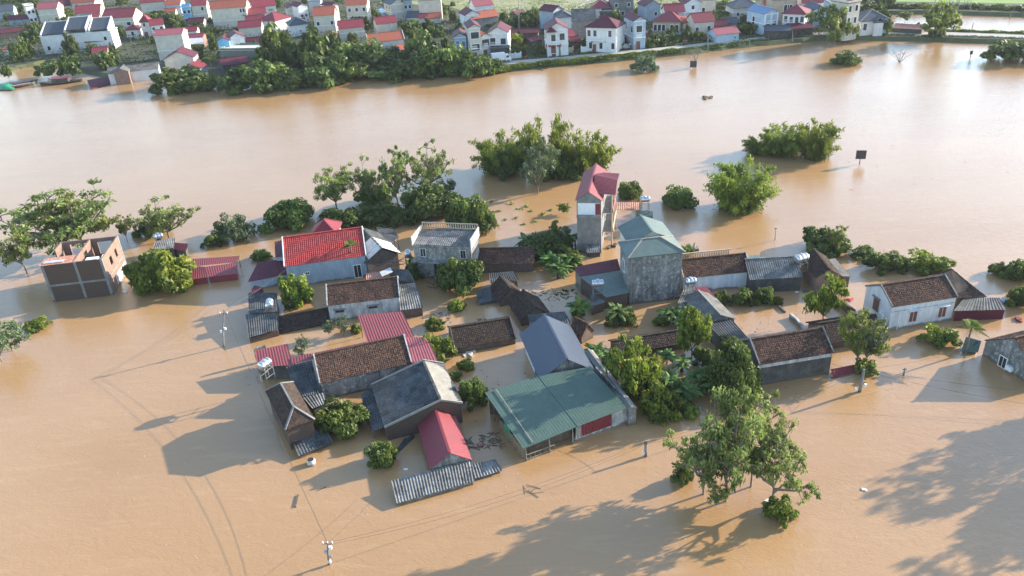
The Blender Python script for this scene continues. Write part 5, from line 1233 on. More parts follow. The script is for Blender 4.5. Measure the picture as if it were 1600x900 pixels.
for k, (s0, s1, z) in enumerate(((.02, .35, .5), (.37, .66, 1.5), (.70, .97, .7))):
    m = MB(); sheet(m, (H.pt(H.L * s0, .0, 7.5 + z), H.pt(H.L * s1, .0, 7.5 + z), H.pt(H.L * s1, H.D - .5, 10.7 + z), H.pt(H.L * s0, H.D - .5, 10.7 + z)), 'slate', True); m.build('slate_roof', 'slate', H.root)
    for s in (s0, s1):
        m = MB(); Q = [H.pt(H.L * s - .2, t, zz) for t, zz in ((-.1, 7.4), (H.D - .2, 7.4), (H.D - .2, 11.0 + z), (-.1, 7.8 + z))]; Q2 = [q + H.u * .4 for q in Q]
        m.face(Q); m.face(Q2[::-1])
        for i in range(4): m.face([Q[i], Q[(i + 1) % 4], Q2[(i + 1) % 4], Q2[i]])
        m.build('gable_wall', 'white_wall', H.root)
    m = MB(); m.box(H.pt(H.L * s0, H.D - .45, 7.5), H.u * H.L * (s1 - s0), H.n * .3, ZH * (3.4 + z)); m.build('gable_wall', 'white_wall', H.root)
far('long low brick shed with maroon roof at the left edge', T1(-120, 320), T1(262, 282), 3.6, 6, rm='metal_maroon', wall='brick_red', pitch=.35, cat='shed', name='shed')
far('grey walled shed with faded red roof at far left', T1(75, 186), T1(262, 172), 3.6, 5, rm='metal_maroon', wall='grey_blue_wall', cat='shed', name='shed')
far('dark slate roofed house in the shade at the left edge', T1(-60, 110), T1(120, 92), 4.6, 8, rm='slate', wall='grey_blue_wall')
far('small orange roofed white hut at the left edge', T1(22, 462), T1(92, 456), 3.6, 3.2, rm='tile_orange', wall='white_wall', roof='hip', name='hut')
far('pointed red tower house with white upper floor', T2(168, 196), T2(248, 190), 7.6, 4.2, rm='metal_crimson', roof='hip', pitch=1.2, wall='white_wall', fw=((.4, 6),))
far('house with flat red roofed terrace right of the pointed tower', T2(268, 236), T2(390, 222), 6.4, 6, rm='metal_crimson', wall='white_wall')
far('small white hip roofed house left of the pointed tower', T2(35, 278), T2(150, 270), 4.6, 5, rm='metal_crimson', roof='hip', wall='white_wall', fw=((.5, 3.0),))
far('three storey cream house with pinkish ribbed roof', T2(300, 332), T2(560, 312), 9.6, 7, rm='metal_pink', pitch=.35, lw=storeys(3, (.3, .7)), wall='cream_wall')
far('white shed with red roof and pale awning over a brick wall', T2(568, 356), T2(755, 342), 4.9, 5, rm='metal_crimson', wall='brick_red', pitch=.3)
m = MB(); A = [at(p, 4.2) for p in (T2(582, 418), T2(772, 408))] + [at(p, 4.7) for p in (T2(755, 352), T2(568, 362))]; sheet(m, A, 'metal_blue', True)
o = m.build('awning', 'white_tarp', None); tag(o, 'pale white awning below the red roofed brick shed', 'awning')
far('cream gable house with dark maroon left slope above the wooded bank', T2(396, 556), T2(668, 532), 4.6, 8, roof='front', rm='metal_maroon', pitch=.45)
far('bright sky blue sided house with small maroon gable', T2(895, 384), T2(1003, 374), 7.2, 6.5, roof='front', rm='metal_maroon', fw=((.5, 3),), lw=storeys(2, (.3, .75)), wall='sky_blue_wall')
far('white house with larger maroon gable right of the sky blue house', T2(1005, 356), T2(1148, 338), 7.4, 7, roof='front', rm='metal_maroon', fw=((.3, 4.2), (.75, 4.2)), wall='white_wall')
far('long flat roofed dark green workshop by the wooded bank', T2(915, 474), T2(1262, 470), 4.8, 8, roof='flat', wall='metal_teal', rm='cream_wall', cat='workshop', name='workshop')
far('low maroon roofed carport before the dark green workshop', T2(945, 612), T2(1185, 578), 3.4, 8, rm='metal_maroon', wall='dark_wall', pitch=.3, cat='carport', name='carport')
far('small red gable roof left of the low maroon carport', T2(700, 640), T2(795, 612), 3.2, 5, rm='metal_crimson', wall='grey_blue_wall', cat='shed', name='shed')
house('waterside_shed', 'grey roofed white walled shed standing at the flooded bank', T2(-130, 690), T2(342, 634), 3.4, D=6.5, pitch=.35, wall='white_wall', rm='grey_sheet', zb=-.6, far=True, ov=.3, cat='shed')
house('brick_shed', 'orange brick gabled shed at the flooded bank', T1(1062, 682), T1(1200, 668), 3.8, D=6, roof='front', pitch=.45, wall='brick_red', rm='grey_sheet', zb=-.6, far=True, ov=.1, cat='shed')
lean('floating_roof', 'dark maroon roof almost floating at the left bank', [T1(848, 836), T1(1064, 776), T1(1052, 706), T1(815, 752)], [.3, .3, 1.6, 1.6], 'metal_maroon', 'dark_wall', far=True)
far('tall house with blue front strip and bright red roof at top', T2(650, 52), T2(790, 40), 8.2, 7, rm='metal_crimson', lw=storeys(2, (.3, .7), 3.2), fw=((.7, 6.6),), wall='cream_wall')
far('three storey blue balconied house beside the bright red roof', T2(560, 70), T2(640, 62), 8.0, 5, roof='flat', rm='white_paint', fw=storeys(2), wall='sky_blue_wall')
far('long three storey cream house with orange roof and blue front', T2(830, 80), T2(1160, 56), 9.4, 8, rm='tile_orange', lw=storeys(3, (.3, .7)), fw=((.85, 7.8), (.92, 7.8)))
far('cream house with red roof at the top edge left of the green belt', T2(172, 26), T2(395, 8), 8.0, 8, rm='metal_crimson')
far('orange red roofed house at the top edge left of the blue balconies', T2(412, 44), T2(545, 34), 6.6, 8, rm='tile_orange', wall='pale_blue_wall')
far('low dark red roof in the courtyard behind the green belt', T2(620, 214), T2(762, 204), 3.4, 5, rm='metal_maroon', cat='shed', name='shed')
far('uppermost of three stacked long red roofs right of the orange roof', T3(0, 172), T3(265, 142), 6.2, 6, rm='metal_crimson', wall='white_wall')
far('middle of three stacked long red roofs right of the orange roof', T3(30, 242), T3(240, 224), 5.4, 5, rm='metal_crimson', wall='cream_wall')
far('lowest of three stacked long red roofs right of the orange roof', T3(-60, 322), T3(205, 300), 5.6, 6, rm='metal_crimson', wall='cream_wall')
far('big red roofed white house at the top left of centre', T3(112, 84), T3(378, 54), 6.8, 9, rm='metal_crimson', wall='white_wall')
far('long red roof just below the modern white building', T1(800, 392), T1(1062, 368), 4.4, 5, rm='metal_crimson')
far('low red roofed hut between the modern white building and the brick shed', T1(865, 492), T1(1000, 478), 3.8, 4.5, rm='metal_crimson', name='hut')
far('low dull purple roof under the stacked long red roofs', T3(40, 492), T3(205, 478), 3.2, 4, rm='metal_maroon', wall='mud_wall', cat='shed', name='shed')
far('bluish flat annex left of the bright red hipped house', T3(262, 262), T3(362, 252), 4.6, 4, roof='flat', rm='grey_sheet', wall='pale_blue_wall', fw=((.5, 3.2),))
far('little cream hut with orange roof behind the green belt', T2(400, 112), T2(500, 104), 4.2, 4, rm='tile_orange', name='hut')
far('small white house with crimson roof left of the sky blue house', T2(600, 292), T2(700, 284), 4.4, 4.5, rm='metal_crimson', wall='white_wall')
far('grey brick outhouse left of the light blue pillared house', T7(55, 236), T7(212, 228), 4.0, 4, rm='slate', wall='concrete_grey', cat='shed', name='shed')
far('small orange roofed house left of the cream red roofed dull gable', T6(1028, 282), T6(1066, 278), 5.0, 4, rm='tile_orange')
far('low red shed between the garden trees and the tall cream block', T4(690, 200), T4(780, 194), 3.6, 4, rm='metal_crimson', wall='cream_wall', cat='shed', name='shed')
far('pale house with maroon roof at the top edge behind the blue balconies', T2(480, 12), T2(560, 6), 6.8, 5, rm='metal_maroon', wall='white_wall')
# ---- centre
far('house with low maroon gable left of its taller white twin', T3(520, 92), T3(636, 78), 6.6, 7, roof='front', rm='metal_maroon', fw=((.5, 3.2),))
far('taller white maroon gabled house with small pillared porch', T3(640, 76), T3(748, 60), 7.6, 8, roof='front', rm='metal_maroon', wall='white_wall', fw=((.3, 4), (.75, 4)))
far('bright red hipped roof house left of the navy hipped roof', T3(368, 240), T3(552, 190), 5.6, 8, roof='hip', rm='metal_crimson', wall='white_wall', lw=((.5, 3.5),))
far('white pillared house with dark navy hipped roof', T3(548, 292), T3(756, 266), 5.4, 8, roof='hip', rm='slate', wall='white_wall', lw=((.25, 3.4), (.75, 3.4)), wh=2.0)
far('cream house with orange roof and big plain gable wall', T3(818, 182), T3(1062, 164), 8.2, 8.5, rm='tile_orange', fw=((.18, 5.2), (.85, 5.2)))
far('cream house with red roof above the street lamp', T3(1128, 334), T3(1412, 304), 6.2, 7, rm='metal_crimson', lw=((.3, 4), (.7, 4)), wall='cream_wall')
far('big cream two storey house with orange roof and ornate pediment', T3(1200, 58), T3(1442, 42), 8.8, 9, rm='tile_orange', lw=storeys(2, (.2, .5, .8)), fw=((.15, 6.8), (.5, 6.8), (.85, 6.8), (.85, 3)))
far('white gable house with maroon roof behind the orange cream one', T3(1030, 68), T3(1112, 54), 7.4, 8, roof='front', rm='metal_maroon', wall='white_wall')
far('bluish grey plain building between maroon roofs at top', T3(760, 22), T3(900, 12), 6.8, 6, roof='flat', rm='grey_sheet', wall='grey_blue_wall')
far('small orange gable hut hidden among the tall bank trees', T3(925, 420), T3(1055, 412), 3.8, 5, roof='front', rm='tile_orange', wall='white_wall', name='hut')
far('cream single storey house with red roof left of the round garden tree', T4(208, 268), T4(436, 240), 5.2, 6, rm='metal_crimson', lw=((.5, 3),))
far('long low house with orange tiled roof and white gables', T4(118, 478), T4(512, 434), 3.8, 7, rm='tile_orange', wall='white_wall', coping='white_paint')
far('tiny brown tiled hut left below the long orange roof', T4(110, 535), T4(225, 522), 3.0, 4, rm='tile_orange', wall='mud_wall', name='hut')
far('tiny brown tiled hut right below the long orange roof', T4(470, 562), T4(546, 548), 3.0, 4, rm='tile_orange', wall='cream_wall', name='hut')
far('white and cream gable house with blue grey roof and blue awning', T4(366, 48), T4(515, 28), 7.6, 8, roof='front', rm='slate', lw=storeys(2, (.25, .6)), wall='cream_wall')
lean('awning', 'bright blue awning at the foot of the white and cream gable house', [T4(270, 158), T4(372, 134), T4(262, 92), T4(198, 110)], [3.6, 3.6, 4.2, 4.2], 'metal_blue', 'white_wall', far=True, cat='awning', zb=GZ)
far('grey plain block left of the large cream block', T4(510, 8), T4(605, 0), 8.4, 8, roof='flat', rm='grey_sheet', wall='grey_blue_wall', fw=((.2, 6), (.7, 6)))
far('large plain cream block at the top centre', T4(680, 12), T4(935, -6), 8.8, 9, roof='flat', rm='grey_sheet', wall='cream_wall', lw=((.5, 5.8),))
far('maroon roofed gable house behind the row of villas', T4(1216, 170), T4(1372, 152), 6.6, 8, roof='front', rm='metal_maroon', wall='white_wall', lw=((.2, 4.2),))
far('white walled house with pinkish red roof at the field edge', T4(1320, 66), T4(1524, 44), 6.4, 8, rm='metal_pink', wall='white_wall', lw=((.5, 3.6),), fw=((.5, 4), (.85, 2.8)))
far('small dark maroon roof hut behind the garden trees', T4(790, 205), T4(930, 195), 3.2, 5, rm='tile_orange', wall='cream_wall', name='hut')
far('low dark roofed shed between the cream blocks and garden trees', T4(545, 195), T4(695, 190), 3.4, 6, rm='slate', wall='white_wall', cat='shed', name='shed')
far('first and lowest gabled house of the four house row', T4(1085, 418), T4(1222, 408), 7.6, 8.5, roof='front', rm='metal_maroon', wall='pale_blue_wall', fw=((.28, 5.4), (.75, 5.2)), lw=((.15, 4.4), (.6, 4.4)), wh=1.7, pane='blue_shutter')
far('tallest narrow three storey gabled house of the row', T4(1250, 314), T4(1382, 302), 10.8, 9, roof='front', rm='metal_maroon', wall='cream_wall', fw=((.5, 8.4), (.5, 4.9)), ww=2.4, wh=1.9)
far('small orange gabled balcony house right of the tallest in the row', T4(1388, 418), T4(1492, 402), 7.4, 7, roof='front', rm='tile_orange', wall='white_wall', fw=((.5, 5.5),), ww=2.4, wh=1.9)
H = far('big maroon gabled house with a smaller front gable, end of the row', T5(20, 408), T5(262, 398), 8.2, 9, roof='front', rm='metal_maroon', wall='white_wall', fw=((.22, 5.6), (.76, 5.4)), ww=1.6, wh=1.9)
lean('porch_roof', 'blue and brown porch roof under the last house of the row', [T5(45, 602), T5(300, 590), T5(290, 555), T5(60, 560)], [3.9, 3.9, 4.4, 4.4], 'grey_sheet', 'dark_wall', far=True, cat='porch', zb=GZ)
far('long grey walled barn with brown roof behind the row', T4(1300, 212), T4(1588, 172), 5.2, 6, rm='tile_orange', wall='concrete_grey', cat='barn', name='barn')
far('little brick hut with maroon roof at the field edge', T5(288, 182), T5(392, 184), 4.4, 5, roof='front', rm='metal_maroon', wall='brick_red', name='hut')
far('maroon roofed grey house behind the white gabled villa', T5(832, 140), T5(966, 112), 7.6, 7, roof='front', rm='metal_maroon', wall='grey_blue_wall')
H = far('white two storey villa with tall maroon gable and little porch gable', T5(752, 368), T5(1018, 350), 9.0, 9, roof='front', rm='metal_maroon', wall='white_wall', fw=((.72, 6.6), (.32, 6.4), (.3, 2.9)), lw=((.2, 6.6), (.5, 6.6)), ww=1.5, wh=1.9)
V = H
m = MB(); p = lambda s, t, z: V.pt(s, t, z); w2 = V.L * .42
for q in ((0.1, -.9), (w2, -.9)):
    m.tube([p(q[0], q[1], GZ), p(q[0], q[1], 8.3)], .16)
m.box(p(0, -1.0, 4.6), V.u * w2 * 1.05, V.n * 1.0, ZH * .25); m.build('porch', 'white_wall', V.root)
m = MB(); sheet(m, (p(-.2, -1.2, 8.2), p(-.2, 1, 8.2), p(w2 / 2, 1, 9.8), p(w2 / 2, -1.2, 9.8)), 'metal_maroon', True); sheet(m, (p(w2 + .3, -1.2, 8.2), p(w2 + .3, 1, 8.2), p(w2 / 2, 1, 9.8), p(w2 / 2, -1.2, 9.8)), 'metal_maroon', True)
m.face([p(0, -1.0, 8.2), p(w2, -1.0, 8.2), p(w2 / 2, -1.0, 9.6)]); m.build('porch_roof', 'metal_maroon', V.root, fix=False)
far('long low maroon roof left of the white gabled villa', T5(275, 412), T5(642, 402), 3.8, 5, rm='metal_maroon', wall='mud_wall', pitch=.3, cat='shed', name='shed')
far('lower maroon porch roof touching the white gabled villa', T5(565, 512), T5(692, 482), 3.4, 4, rm='metal_maroon', wall='dark_wall', pitch=.3, cat='porch', name='porch')
far('small bright red roof right of the white gabled villa', T5(1012, 448), T5(1104, 436), 5.0, 5, rm='metal_crimson', wall='cream_wall', cat='shed', name='shed')
far('dull red roof below the bright one right of the villa', T5(1045, 520), T5(1165, 508), 3.6, 4, rm='metal_maroon', wall='mud_wall', cat='shed', name='shed')
far('house with long grey sheet roof and cream grey side', T5(1078, 252), T5(1358, 238), 8.0, 7.5, rm='grey_sheet', wall='concrete_grey', lw=((.3, 6),), pitch=.7)
far('white house with dark slate hipped roof behind the long grey roof', T5(900, 208), T5(1060, 196), 6.8, 8, roof='hip', rm='slate', wall='white_wall')
far('bright red hipped house at the top by the field', T5(1302, 98), T5(1548, 88), 5.6, 9, roof='hip', rm='metal_crimson', wall='white_wall')
far('two storey villa with maroon cross hipped roof and balcony', T5(1245, 328), T6(180, 338), 8.6, 8, roof='hip', rm='metal_maroon', wall='white_wall', fw=((.1, 6.6), (.3, 6.6), (.8, 6.6), (.15, 3), (.5, 3), (.9, 3)), wh=1.8)
m = MB(); A = [at(p, 4.2) for p in (T5(1480, 525), T5(1640, 515))] + [at(p, 4.9) for p in (T5(1620, 465), T5(1480, 470))]; sheet(m, A, 'metal_maroon', True)
tag(m.build('porch_roof', 'metal_maroon', None), 'maroon porch roof in front of the cross hipped villa', 'porch roof')
far('grey plain block at the top right of the red hipped house', T6(130, 14), T6(400, -4), 7.4, 8, roof='flat', rm='grey_sheet', wall='concrete_grey')
far('dark low building behind the cross hipped villa', T6(-20, 165), T6(160, 160), 4.8, 6, roof='flat', rm='slate', wall='dark_wall')
far('tall bluish sided house with maroon roof and yellow front', T6(406, 256), T6(552, 242), 9.6, 9.5, roof='front', rm='metal_maroon', wall='pale_blue_wall', fw=((.45, 7),), lw=((.2, 6.8), (.75, 6.8)), ww=1.8, wh=1.9)
lean('porch_roof', 'red porch roof on the front of the tall bluish house', [T6(442, 422), T6(582, 406), T6(532, 355), T6(400, 366)], [4.6, 4.6, 5.4, 5.4], 'metal_crimson', 'dark_wall', far=True, cat='porch', zb=GZ)
far('beige cottage with maroon hipped roof and arched pediment', T6(640, 256), T6(985, 262), 5.6, 8, roof='hip', rm='metal_red', wall='beige_wall', fw=((.1, 3.4), (.25, 3.4), (.4, 3.4), (.7, 3.4), (.88, 3.4)), wh=1.9)
far('bluish white house with red roof behind the beige cottage', T6(800, 150), T6(1036, 136), 7.6, 7, rm='metal_crimson', wall='pale_blue_wall', fw=((.75, 5.6),), wh=1.8)
far('blue grey gable house with maroon roof at top centre right', T6(542, 72), T6(738, 54), 6.6, 8, roof='front', rm='metal_maroon', wall='grey_blue_wall', fw=((.7, 3.6),))
far('white gable house with red awning at the top', T6(1048, 40), T6(1242, 24), 7.6, 7, roof='front', rm='metal_maroon', wall='white_wall', fw=((.5, 6), (.3, 3)))
far('plain grey beige block at the top right of the red awning', T6(1242, 10), T6(1428, 0), 7.0, 8, roof='flat', rm='grey_sheet', wall='cream_wall', fw=((.2, 4),))
far('cream house with dull red roof seen from its left gable', T6(1162, 274), T6(1408, 254), 6.0, 7.5, rm='metal_red', wall='cream_wall', fw=((.15, 3.6), (.75, 3.8)))
far('low shed with pinkish metal roof beside the road', T6(1438, 428), T7(232, 332), 3.8, 6, rm='metal_pink', wall='pale_blue_wall', pitch=.4, cat='shed', name='shed')
far('maroon roof behind the low pinkish shed', T6(1390, 322), T6(1570, 312), 3.8, 5, rm='metal_maroon', wall='mud_wall', cat='shed', name='shed')
far('dark slate hipped cream house at the top right', T7(172, 78), T7(445, 58), 6.2, 8, roof='hip', rm='slate', wall='cream_wall', fw=((.2, 4), (.6, 4)))
H = far('pillared light blue gable house with blue grey metal roof', T7(500, 142), T7(642, 124), 7.6, 9.5, roof='front', rm='metal_blue', wall='pale_blue_wall', fw=((.3, 3.4), (.75, 3.4)), lw=((.6, 4.5),), ww=1.3, wh=3.0)
for s in (.05, .5, .95):
    m = MB(); m.box(H.pt(H.L * s - .2, -.3, GZ), H.u * .4, H.n * .28, ZH * 6.6); m.build('pillar', 'white_paint', H.root)
far('white and cream villa with red hipped roof right of the pillared house', T7(690, 132), T7(922, 140), 7.4, 7.5, roof='hip', rm='metal_crimson', wall='white_wall', fw=((.15, 5.6), (.4, 5.4), (.65, 5.4), (.88, 5.6)), wh=1.7)
far('small cream gable hut with maroon roof right of the red hipped villa', T7(902, 218), T7(1012, 206), 4.2, 4.5, roof='front', rm='metal_maroon', wall='cream_wall', fw=((.5, 2.9),), name='hut')
far('long low dark green roof beside the road', T7(505, 318), T7(765, 312), 3.4, 6, rm='slate', wall='dark_wall', pitch=.3, cat='shed', name='shed')
far('long low maroon roof beside the road', T7(765, 298), T7(1005, 284), 3.6, 6, rm='metal_maroon', wall='dark_wall', pitch=.3, cat='shed', name='shed')
far('grey gable house with slate roof and white front', T7(1015, 102), T7(1145, 94), 7.2, 9, roof='front', rm='slate', wall='pale_blue_wall', lw=((.3, 4.4), (.7, 4.4)))
far('white block behind the tall airy tree', T7(1190, 40), T7(1392, 30), 8.4, 8, roof='flat', rm='metal_maroon', wall='white_wall')
far('red roof at the top edge left of the white block', T7(895, 26), T7(1185, 14), 7.6, 8, rm='metal_crimson', wall='white_wall')
far('orange roofed beige house at the top edge', T7(492, 46), T7(592, 44), 6.4, 6, rm='tile_orange', wall='beige_wall')
far('tall beige block with open balconies at the top edge', T7(590, 6), T7(830, -8), 9.0, 8, roof='flat', rm='grey_sheet', wall='beige_wall', fw=((.6, 6.4), (.75, 6.4)), ww=1.6, wh=2)
far('narrow three storey cream house with blue shaded windows', T7(1372, 38), T7(1500, 18), 11.4, 7, roof='flat', rm='metal_maroon', wall='cream_wall', fw=storeys(3, (.2, .72), 3.0), wh=1.7)
H = far('white villa with dark slate hipped roof and small porch gable', T8(40, 196), T8(312, 182), 5.6, 9, roof='hip', rm='slate', wall='white_wall', fw=((.15, 3.6), (.85, 3.6)), wh=1.9, capm='fibro_pale')
m = MB(); p = H.pt; a0, a1 = H.L * .42, H.L * .72
m.box(p(a0, -1.6, GZ), H.u * (a1 - a0), H.n * 1.55, ZH * 3.8); m.build('porch', 'white_wall', H.root)
m = MB(); sheet(m, (p(a0 - .3, -1.9, 4.9), p(a0 - .3, 2, 4.9), p((a0 + a1) / 2, 2, 6.4), p((a0 + a1) / 2, -1.9, 6.4)), 'slate', True); sheet(m, (p(a1 + .3, -1.9, 4.9), p(a1 + .3, 2, 4.9), p((a0 + a1) / 2, 2, 6.4), p((a0 + a1) / 2, -1.9, 6.4)), 'slate', True); m.build('porch_roof', 'slate', H.root)
far('low brown roofed shed on the bank right of the slate hipped villa', T8(350, 262), T8(620, 278), 2.6, 4.5, rm='rusty_sheet', wall='dark_wall', pitch=.3, cat='shed', name='shed')
# garden walls, gate
def gwall(label, P0, P1, h=1.5, mat='white_wall', gap=None):
    a, b = at(P0, GZ), at(P1, GZ); d = b - a; L = np.linalg.norm(d); d /= L; s = np.array([-d[1], d[0], 0]) * .2
    m = MB(); m.box(a - ZH * .2, d * L, s, ZH * (h + .2))
    root = m.build('garden_wall', mat, None); tag(root, label, 'wall')
    m = MB(); n = max(2, int(L / 2.5))
    for k in range(n + 1): m.box(a + d * (L - .4) * k / n - s * .3, d * .4, s * 1.6, ZH * (h + .35))
    m.build('pillars', mat, root)
gwall('white garden wall left of the villa gate above the truck', T5(290, 735), T5(440, 722))
gwall('pale garden wall right of the villa gate', T5(930, 672), T5(1090, 660), 1.7, 'beige_wall')
gwall('whitish wall before the dark tree right of the villa', T5(1180, 655), T5(1340, 642), 1.6)
gwall('whitish wall before the cross hipped villa', T5(1460, 630), T6(140, 620), 1.4, 'pale_blue_wall')
gwall('short white wall by the roadside person', T6(150, 615), T6(400, 595), 1.3)
gwall('white wall and gate before the beige cottage', T6(870, 510), T6(990, 500), 2.2, 'pale_blue_wall')
gwall('long pale terrace wall in front of the beige cottage', T6(620, 420), T6(950, 400), 1.4, 'cream_wall')
for lab, p, w_ in (('orange tiled gateway of the white gabled villa', T5(845, 700), 3.6), ('small red tiled gateway of the cross hipped villa', T5(1392, 640), 3.0)):
    c = at(p, GZ); r_ = thing('gateway', lab, 'gateway', c)
    for s in (-1, 1):
        m = MB(); m.box(c + np.array([s * w_ / 2 - .25, 0, 0]), (.5, 0, 0), (0, .5, 0), (0, 0, 2.9)); m.build('pillar', 'brick_red', r_)
    m = MB(); h0 = c + ZH * 2.9
    X = np.array([w_ / 2 + .5, 0, 0]); Yv = np.array([0, .9, 0]); k = np.array([0, .25, 0])
    for s in (-1, 1): sheet(m, (h0 - X + k + Yv * s, h0 + X + k + Yv * s, h0 + X * .9 + k + ZH * .9, h0 - X * .9 + k + ZH * .9), 'tile_orange', True)
    m.build('roof', 'tile_orange', r_)
    m = MB()
    for k_ in range(8): m.box(c + np.array([-w_ / 2 + .35 + k_ * (w_ - .7) / 8, .2, 0]), (.12, 0, 0), (0, .08, 0), (0, 0, 2.2))
    m.build('gate', 'rusty_iron', r_)
# ================================================================= SMALL THINGS
# vegetation strips
def strip_veg(label, name, pts, width, n, h, size, mat, z=GZ, seed=1, tone=(.1, .9)):
    rg_ = np.random.default_rng(seed); C = []
    Pp = [at(p, z) for p in pts]; seg = [np.linalg.norm(b - a) for a, b in zip(Pp[:-1], Pp[1:])]; tot = sum(seg)
    for a, b, l in zip(Pp[:-1], Pp[1:], seg):
        k = int(n * l / tot); t = rg_.uniform(0, 1, k); d = (b - a) / l; s = np.array([d[1], -d[0], 0])
        off = rg_.uniform(-width / 2, width / 2, k)
        lump = .45 + .55 * (np.sin((t * l) * .9 + off) * .5 + .5) * rg_.uniform(.6, 1, k)
        P_ = a + (b - a) * t[:, None] + s * off[:, None] + ZH * (lump * h * rg_.uniform(.1, 1, k))[:, None] - ZH * (np.maximum(off, 0) * .55)[:, None]
        C.append(P_)
    C = np.concatenate(C); V, F, t = leaves(C, size, rg_, .8, tone=rg_.uniform(*tone, len(C)) * .5 + .3 * (np.sin(C[:, 0] * .35) * .5 + .5))
    me = raw_mesh(name, V, F, t, mat); o = bpy.data.objects.new(name, me); COL.objects.link(o); tag(o, label, name.replace('_', ' '), kind='stuff')
strip_veg('dense green bank plants between road and water', 'bank_plants', [(772, 110), (800, 104), (860, 98), (940, 90.5), (1000, 85), (1060, 79)], 2.6, 15000, .8, .26, 'leaf_bright', seed=2)
strip_veg('sparser bank plants further right along the road', 'bank_plants', [(1060, 79), (1110, 73), (1160, 67), (1200, 63)], 2.6, 5000, .6, .26, 'leaf_broad', seed=3)
strip_veg('thin brownish grass on the embankment at right', 'bank_grass', [(1200, 62), (1260, 57.5), (1330, 55), (1400, 55.5), (1460, 57), (1530, 58.5), (1620, 62), (1750, 69)], 2.4, 6000, .5, .22, 'leaf_grey', seed=4)
strip_veg('grass verge on the village side of the road', 'verge_grass', [(800, 91), (880, 86), (960, 79), (1040, 72), (1120, 63.5), (1200, 56), (1280, 49), (1400, 48.5)], 1.4, 6000, .4, .22, 'leaf_airy', seed=5)
strip_veg('grass along the pond side of the causeway', 'verge_grass', [(1430, 48), (1500, 49), (1600, 52), (1750, 60)], 1.4, 4000, .8, .25, 'leaf_bright', seed=6)
strip_veg('dark hedge along the far dyke road', 'dyke_hedge', [(1350, 13), (1420, 13), (1500, 13), (1600, 16.5), (1750, 24)], 6, 9000, 1.6, .5, 'leaf_broad', seed=7)
def ground_scrub(label, name, region, n, h, size, mat, seed):
    rg_ = np.random.default_rng(seed); (x0, y0), (x1, y1), (x2, y2), (x3, y3) = region; a = rg_.uniform(0, 1, n); b = rg_.uniform(0, 1, n); P_ = []
    for s, t in zip(a, b):
        px = (x0 + (x1 - x0) * s) * (1 - t) + (x3 + (x2 - x3) * s) * t; py = (y0 + (y1 - y0) * s) * (1 - t) + (y3 + (y2 - y3) * s) * t
        P_.append(at((px, py), GZ))
    P_ = np.array(P_); keep = np.sin(P_[:, 0] * .21) * np.cos(P_[:, 1] * .17) + rg_.uniform(-1, 1, n) * .8 > 0; P_ = P_[keep]; P_[:, 2] += rg_.uniform(.05, h, len(P_)); 
    V, F, t = leaves(P_, size, rg_, 1.0); me = raw_mesh(name, V, F, t, mat); o = bpy.data.objects.new(name, me); COL.objects.link(o); tag(o, label, name.replace('_', ' '), kind='stuff')
ground_scrub('low garden plants between the left houses', 'garden_plants', ((0, 0), (600, 0), (600, 105), (0, 100)), 42000, 2.0, .42, 'leaf_broad', 8)
ground_scrub('low garden plants between the centre and right houses', 'garden_plants', ((600, 25), (1380, 0), (1380, 48), (600, 105)), 42000, 1.7, .36, 'leaf_broad', 9)
ground_scrub('tufts of rough grass in the fallow field', 'field_tufts', ((700, 0), (1120, -5), (1120, 20), (780, 32)), 7000, .5, .3, 'leaf_grey', 10)

# utility poles
def pole(label, base, top, r=.14, arms=(), boxes=(), lean_=None, name='utility_pole', z0=0., mat='concrete_grey'):
    P = at(base, z0); lo, hi = .3, 30
    for _ in range(30):
        h = (lo + hi) / 2; q, _s = pj(P + ZH * h)
        if q[1] > top[1]: lo = h
        else: hi = h
    q, s = pj(P + ZH * h); dx = (top[0] - q[0]) / s
    T_ = P + ZH * h + cR * dx; root = thing(name, label, 'utility pole', P)
    m = MB(); m.tube([P - ZH * 1 - (T_ - P) / h * 0, (P + T_) / 2, T_], [r * 1.2, r, r * .75], 10); m.build('shaft', mat, root)
    for (t, w_) in arms:
        m = MB(); X = P + (T_ - P) * t; m.bar(X - cR * w_ / 2, X + cR * w_ / 2, .1); 
        o = m.build('crossarm', 'concrete_grey', root)
        for k in (-.45, 0, .45):
            m = MB(); Y = X + cR * w_ * k + ZH * .05; m.tube([Y, Y + ZH * .22], [.06, .04], 8); m.build('insulator', 'white_paint', o)
    for (t, dx_, mat_) in boxes:
        m = MB(); X = P + (T_ - P) * t + cR * dx_; m.box(X - cR * .13 - np.array([0, .1, .15]), cR * .26, (0, .2, 0), ZH * .3); m.build('meter_box', mat_, root)
    return P, T_
pA = pole('nearest concrete pole with meter boxes at the bottom of the photo', (513, 882), (512, 848), .10, arms=((.96, .9),), boxes=((.78, .22, 'white_paint'), (.6, -.2, 'steel'), (.4, .2, 'steel'), (.15, .1, 'white_paint')))
pB = pole('tilted concrete pole with small white meters left of the annex', (347, 542), (350, 484), .10, arms=((.9, 1.0),), boxes=((.5, .25, 'white_paint'), (.42, -.2, 'white_paint')))
pC = pole('short black topped pole just below the green roof corner', (1009, 713), (1009, 691), .16, boxes=((.25, -.2, 'white_paint'), (.95, 0, 'dark_plastic')))
pD = pole('tilted concrete pole right of the blackened wall house', (1343, 612), (1350, 577), .17, boxes=((.1, -.4, 'white_paint'), (.3, .5, 'white_paint')))
pE = pole('tiny pole top in the water right of the bright low bush', (1412, 586), (1414, 575), .09, arms=((.8, .5),), name='submerged_pole')
pF = pole('thin white post standing in the water behind the right row', (1211, 375), (1212, 356), .05, arms=((.95, .5),), name='thin_post')
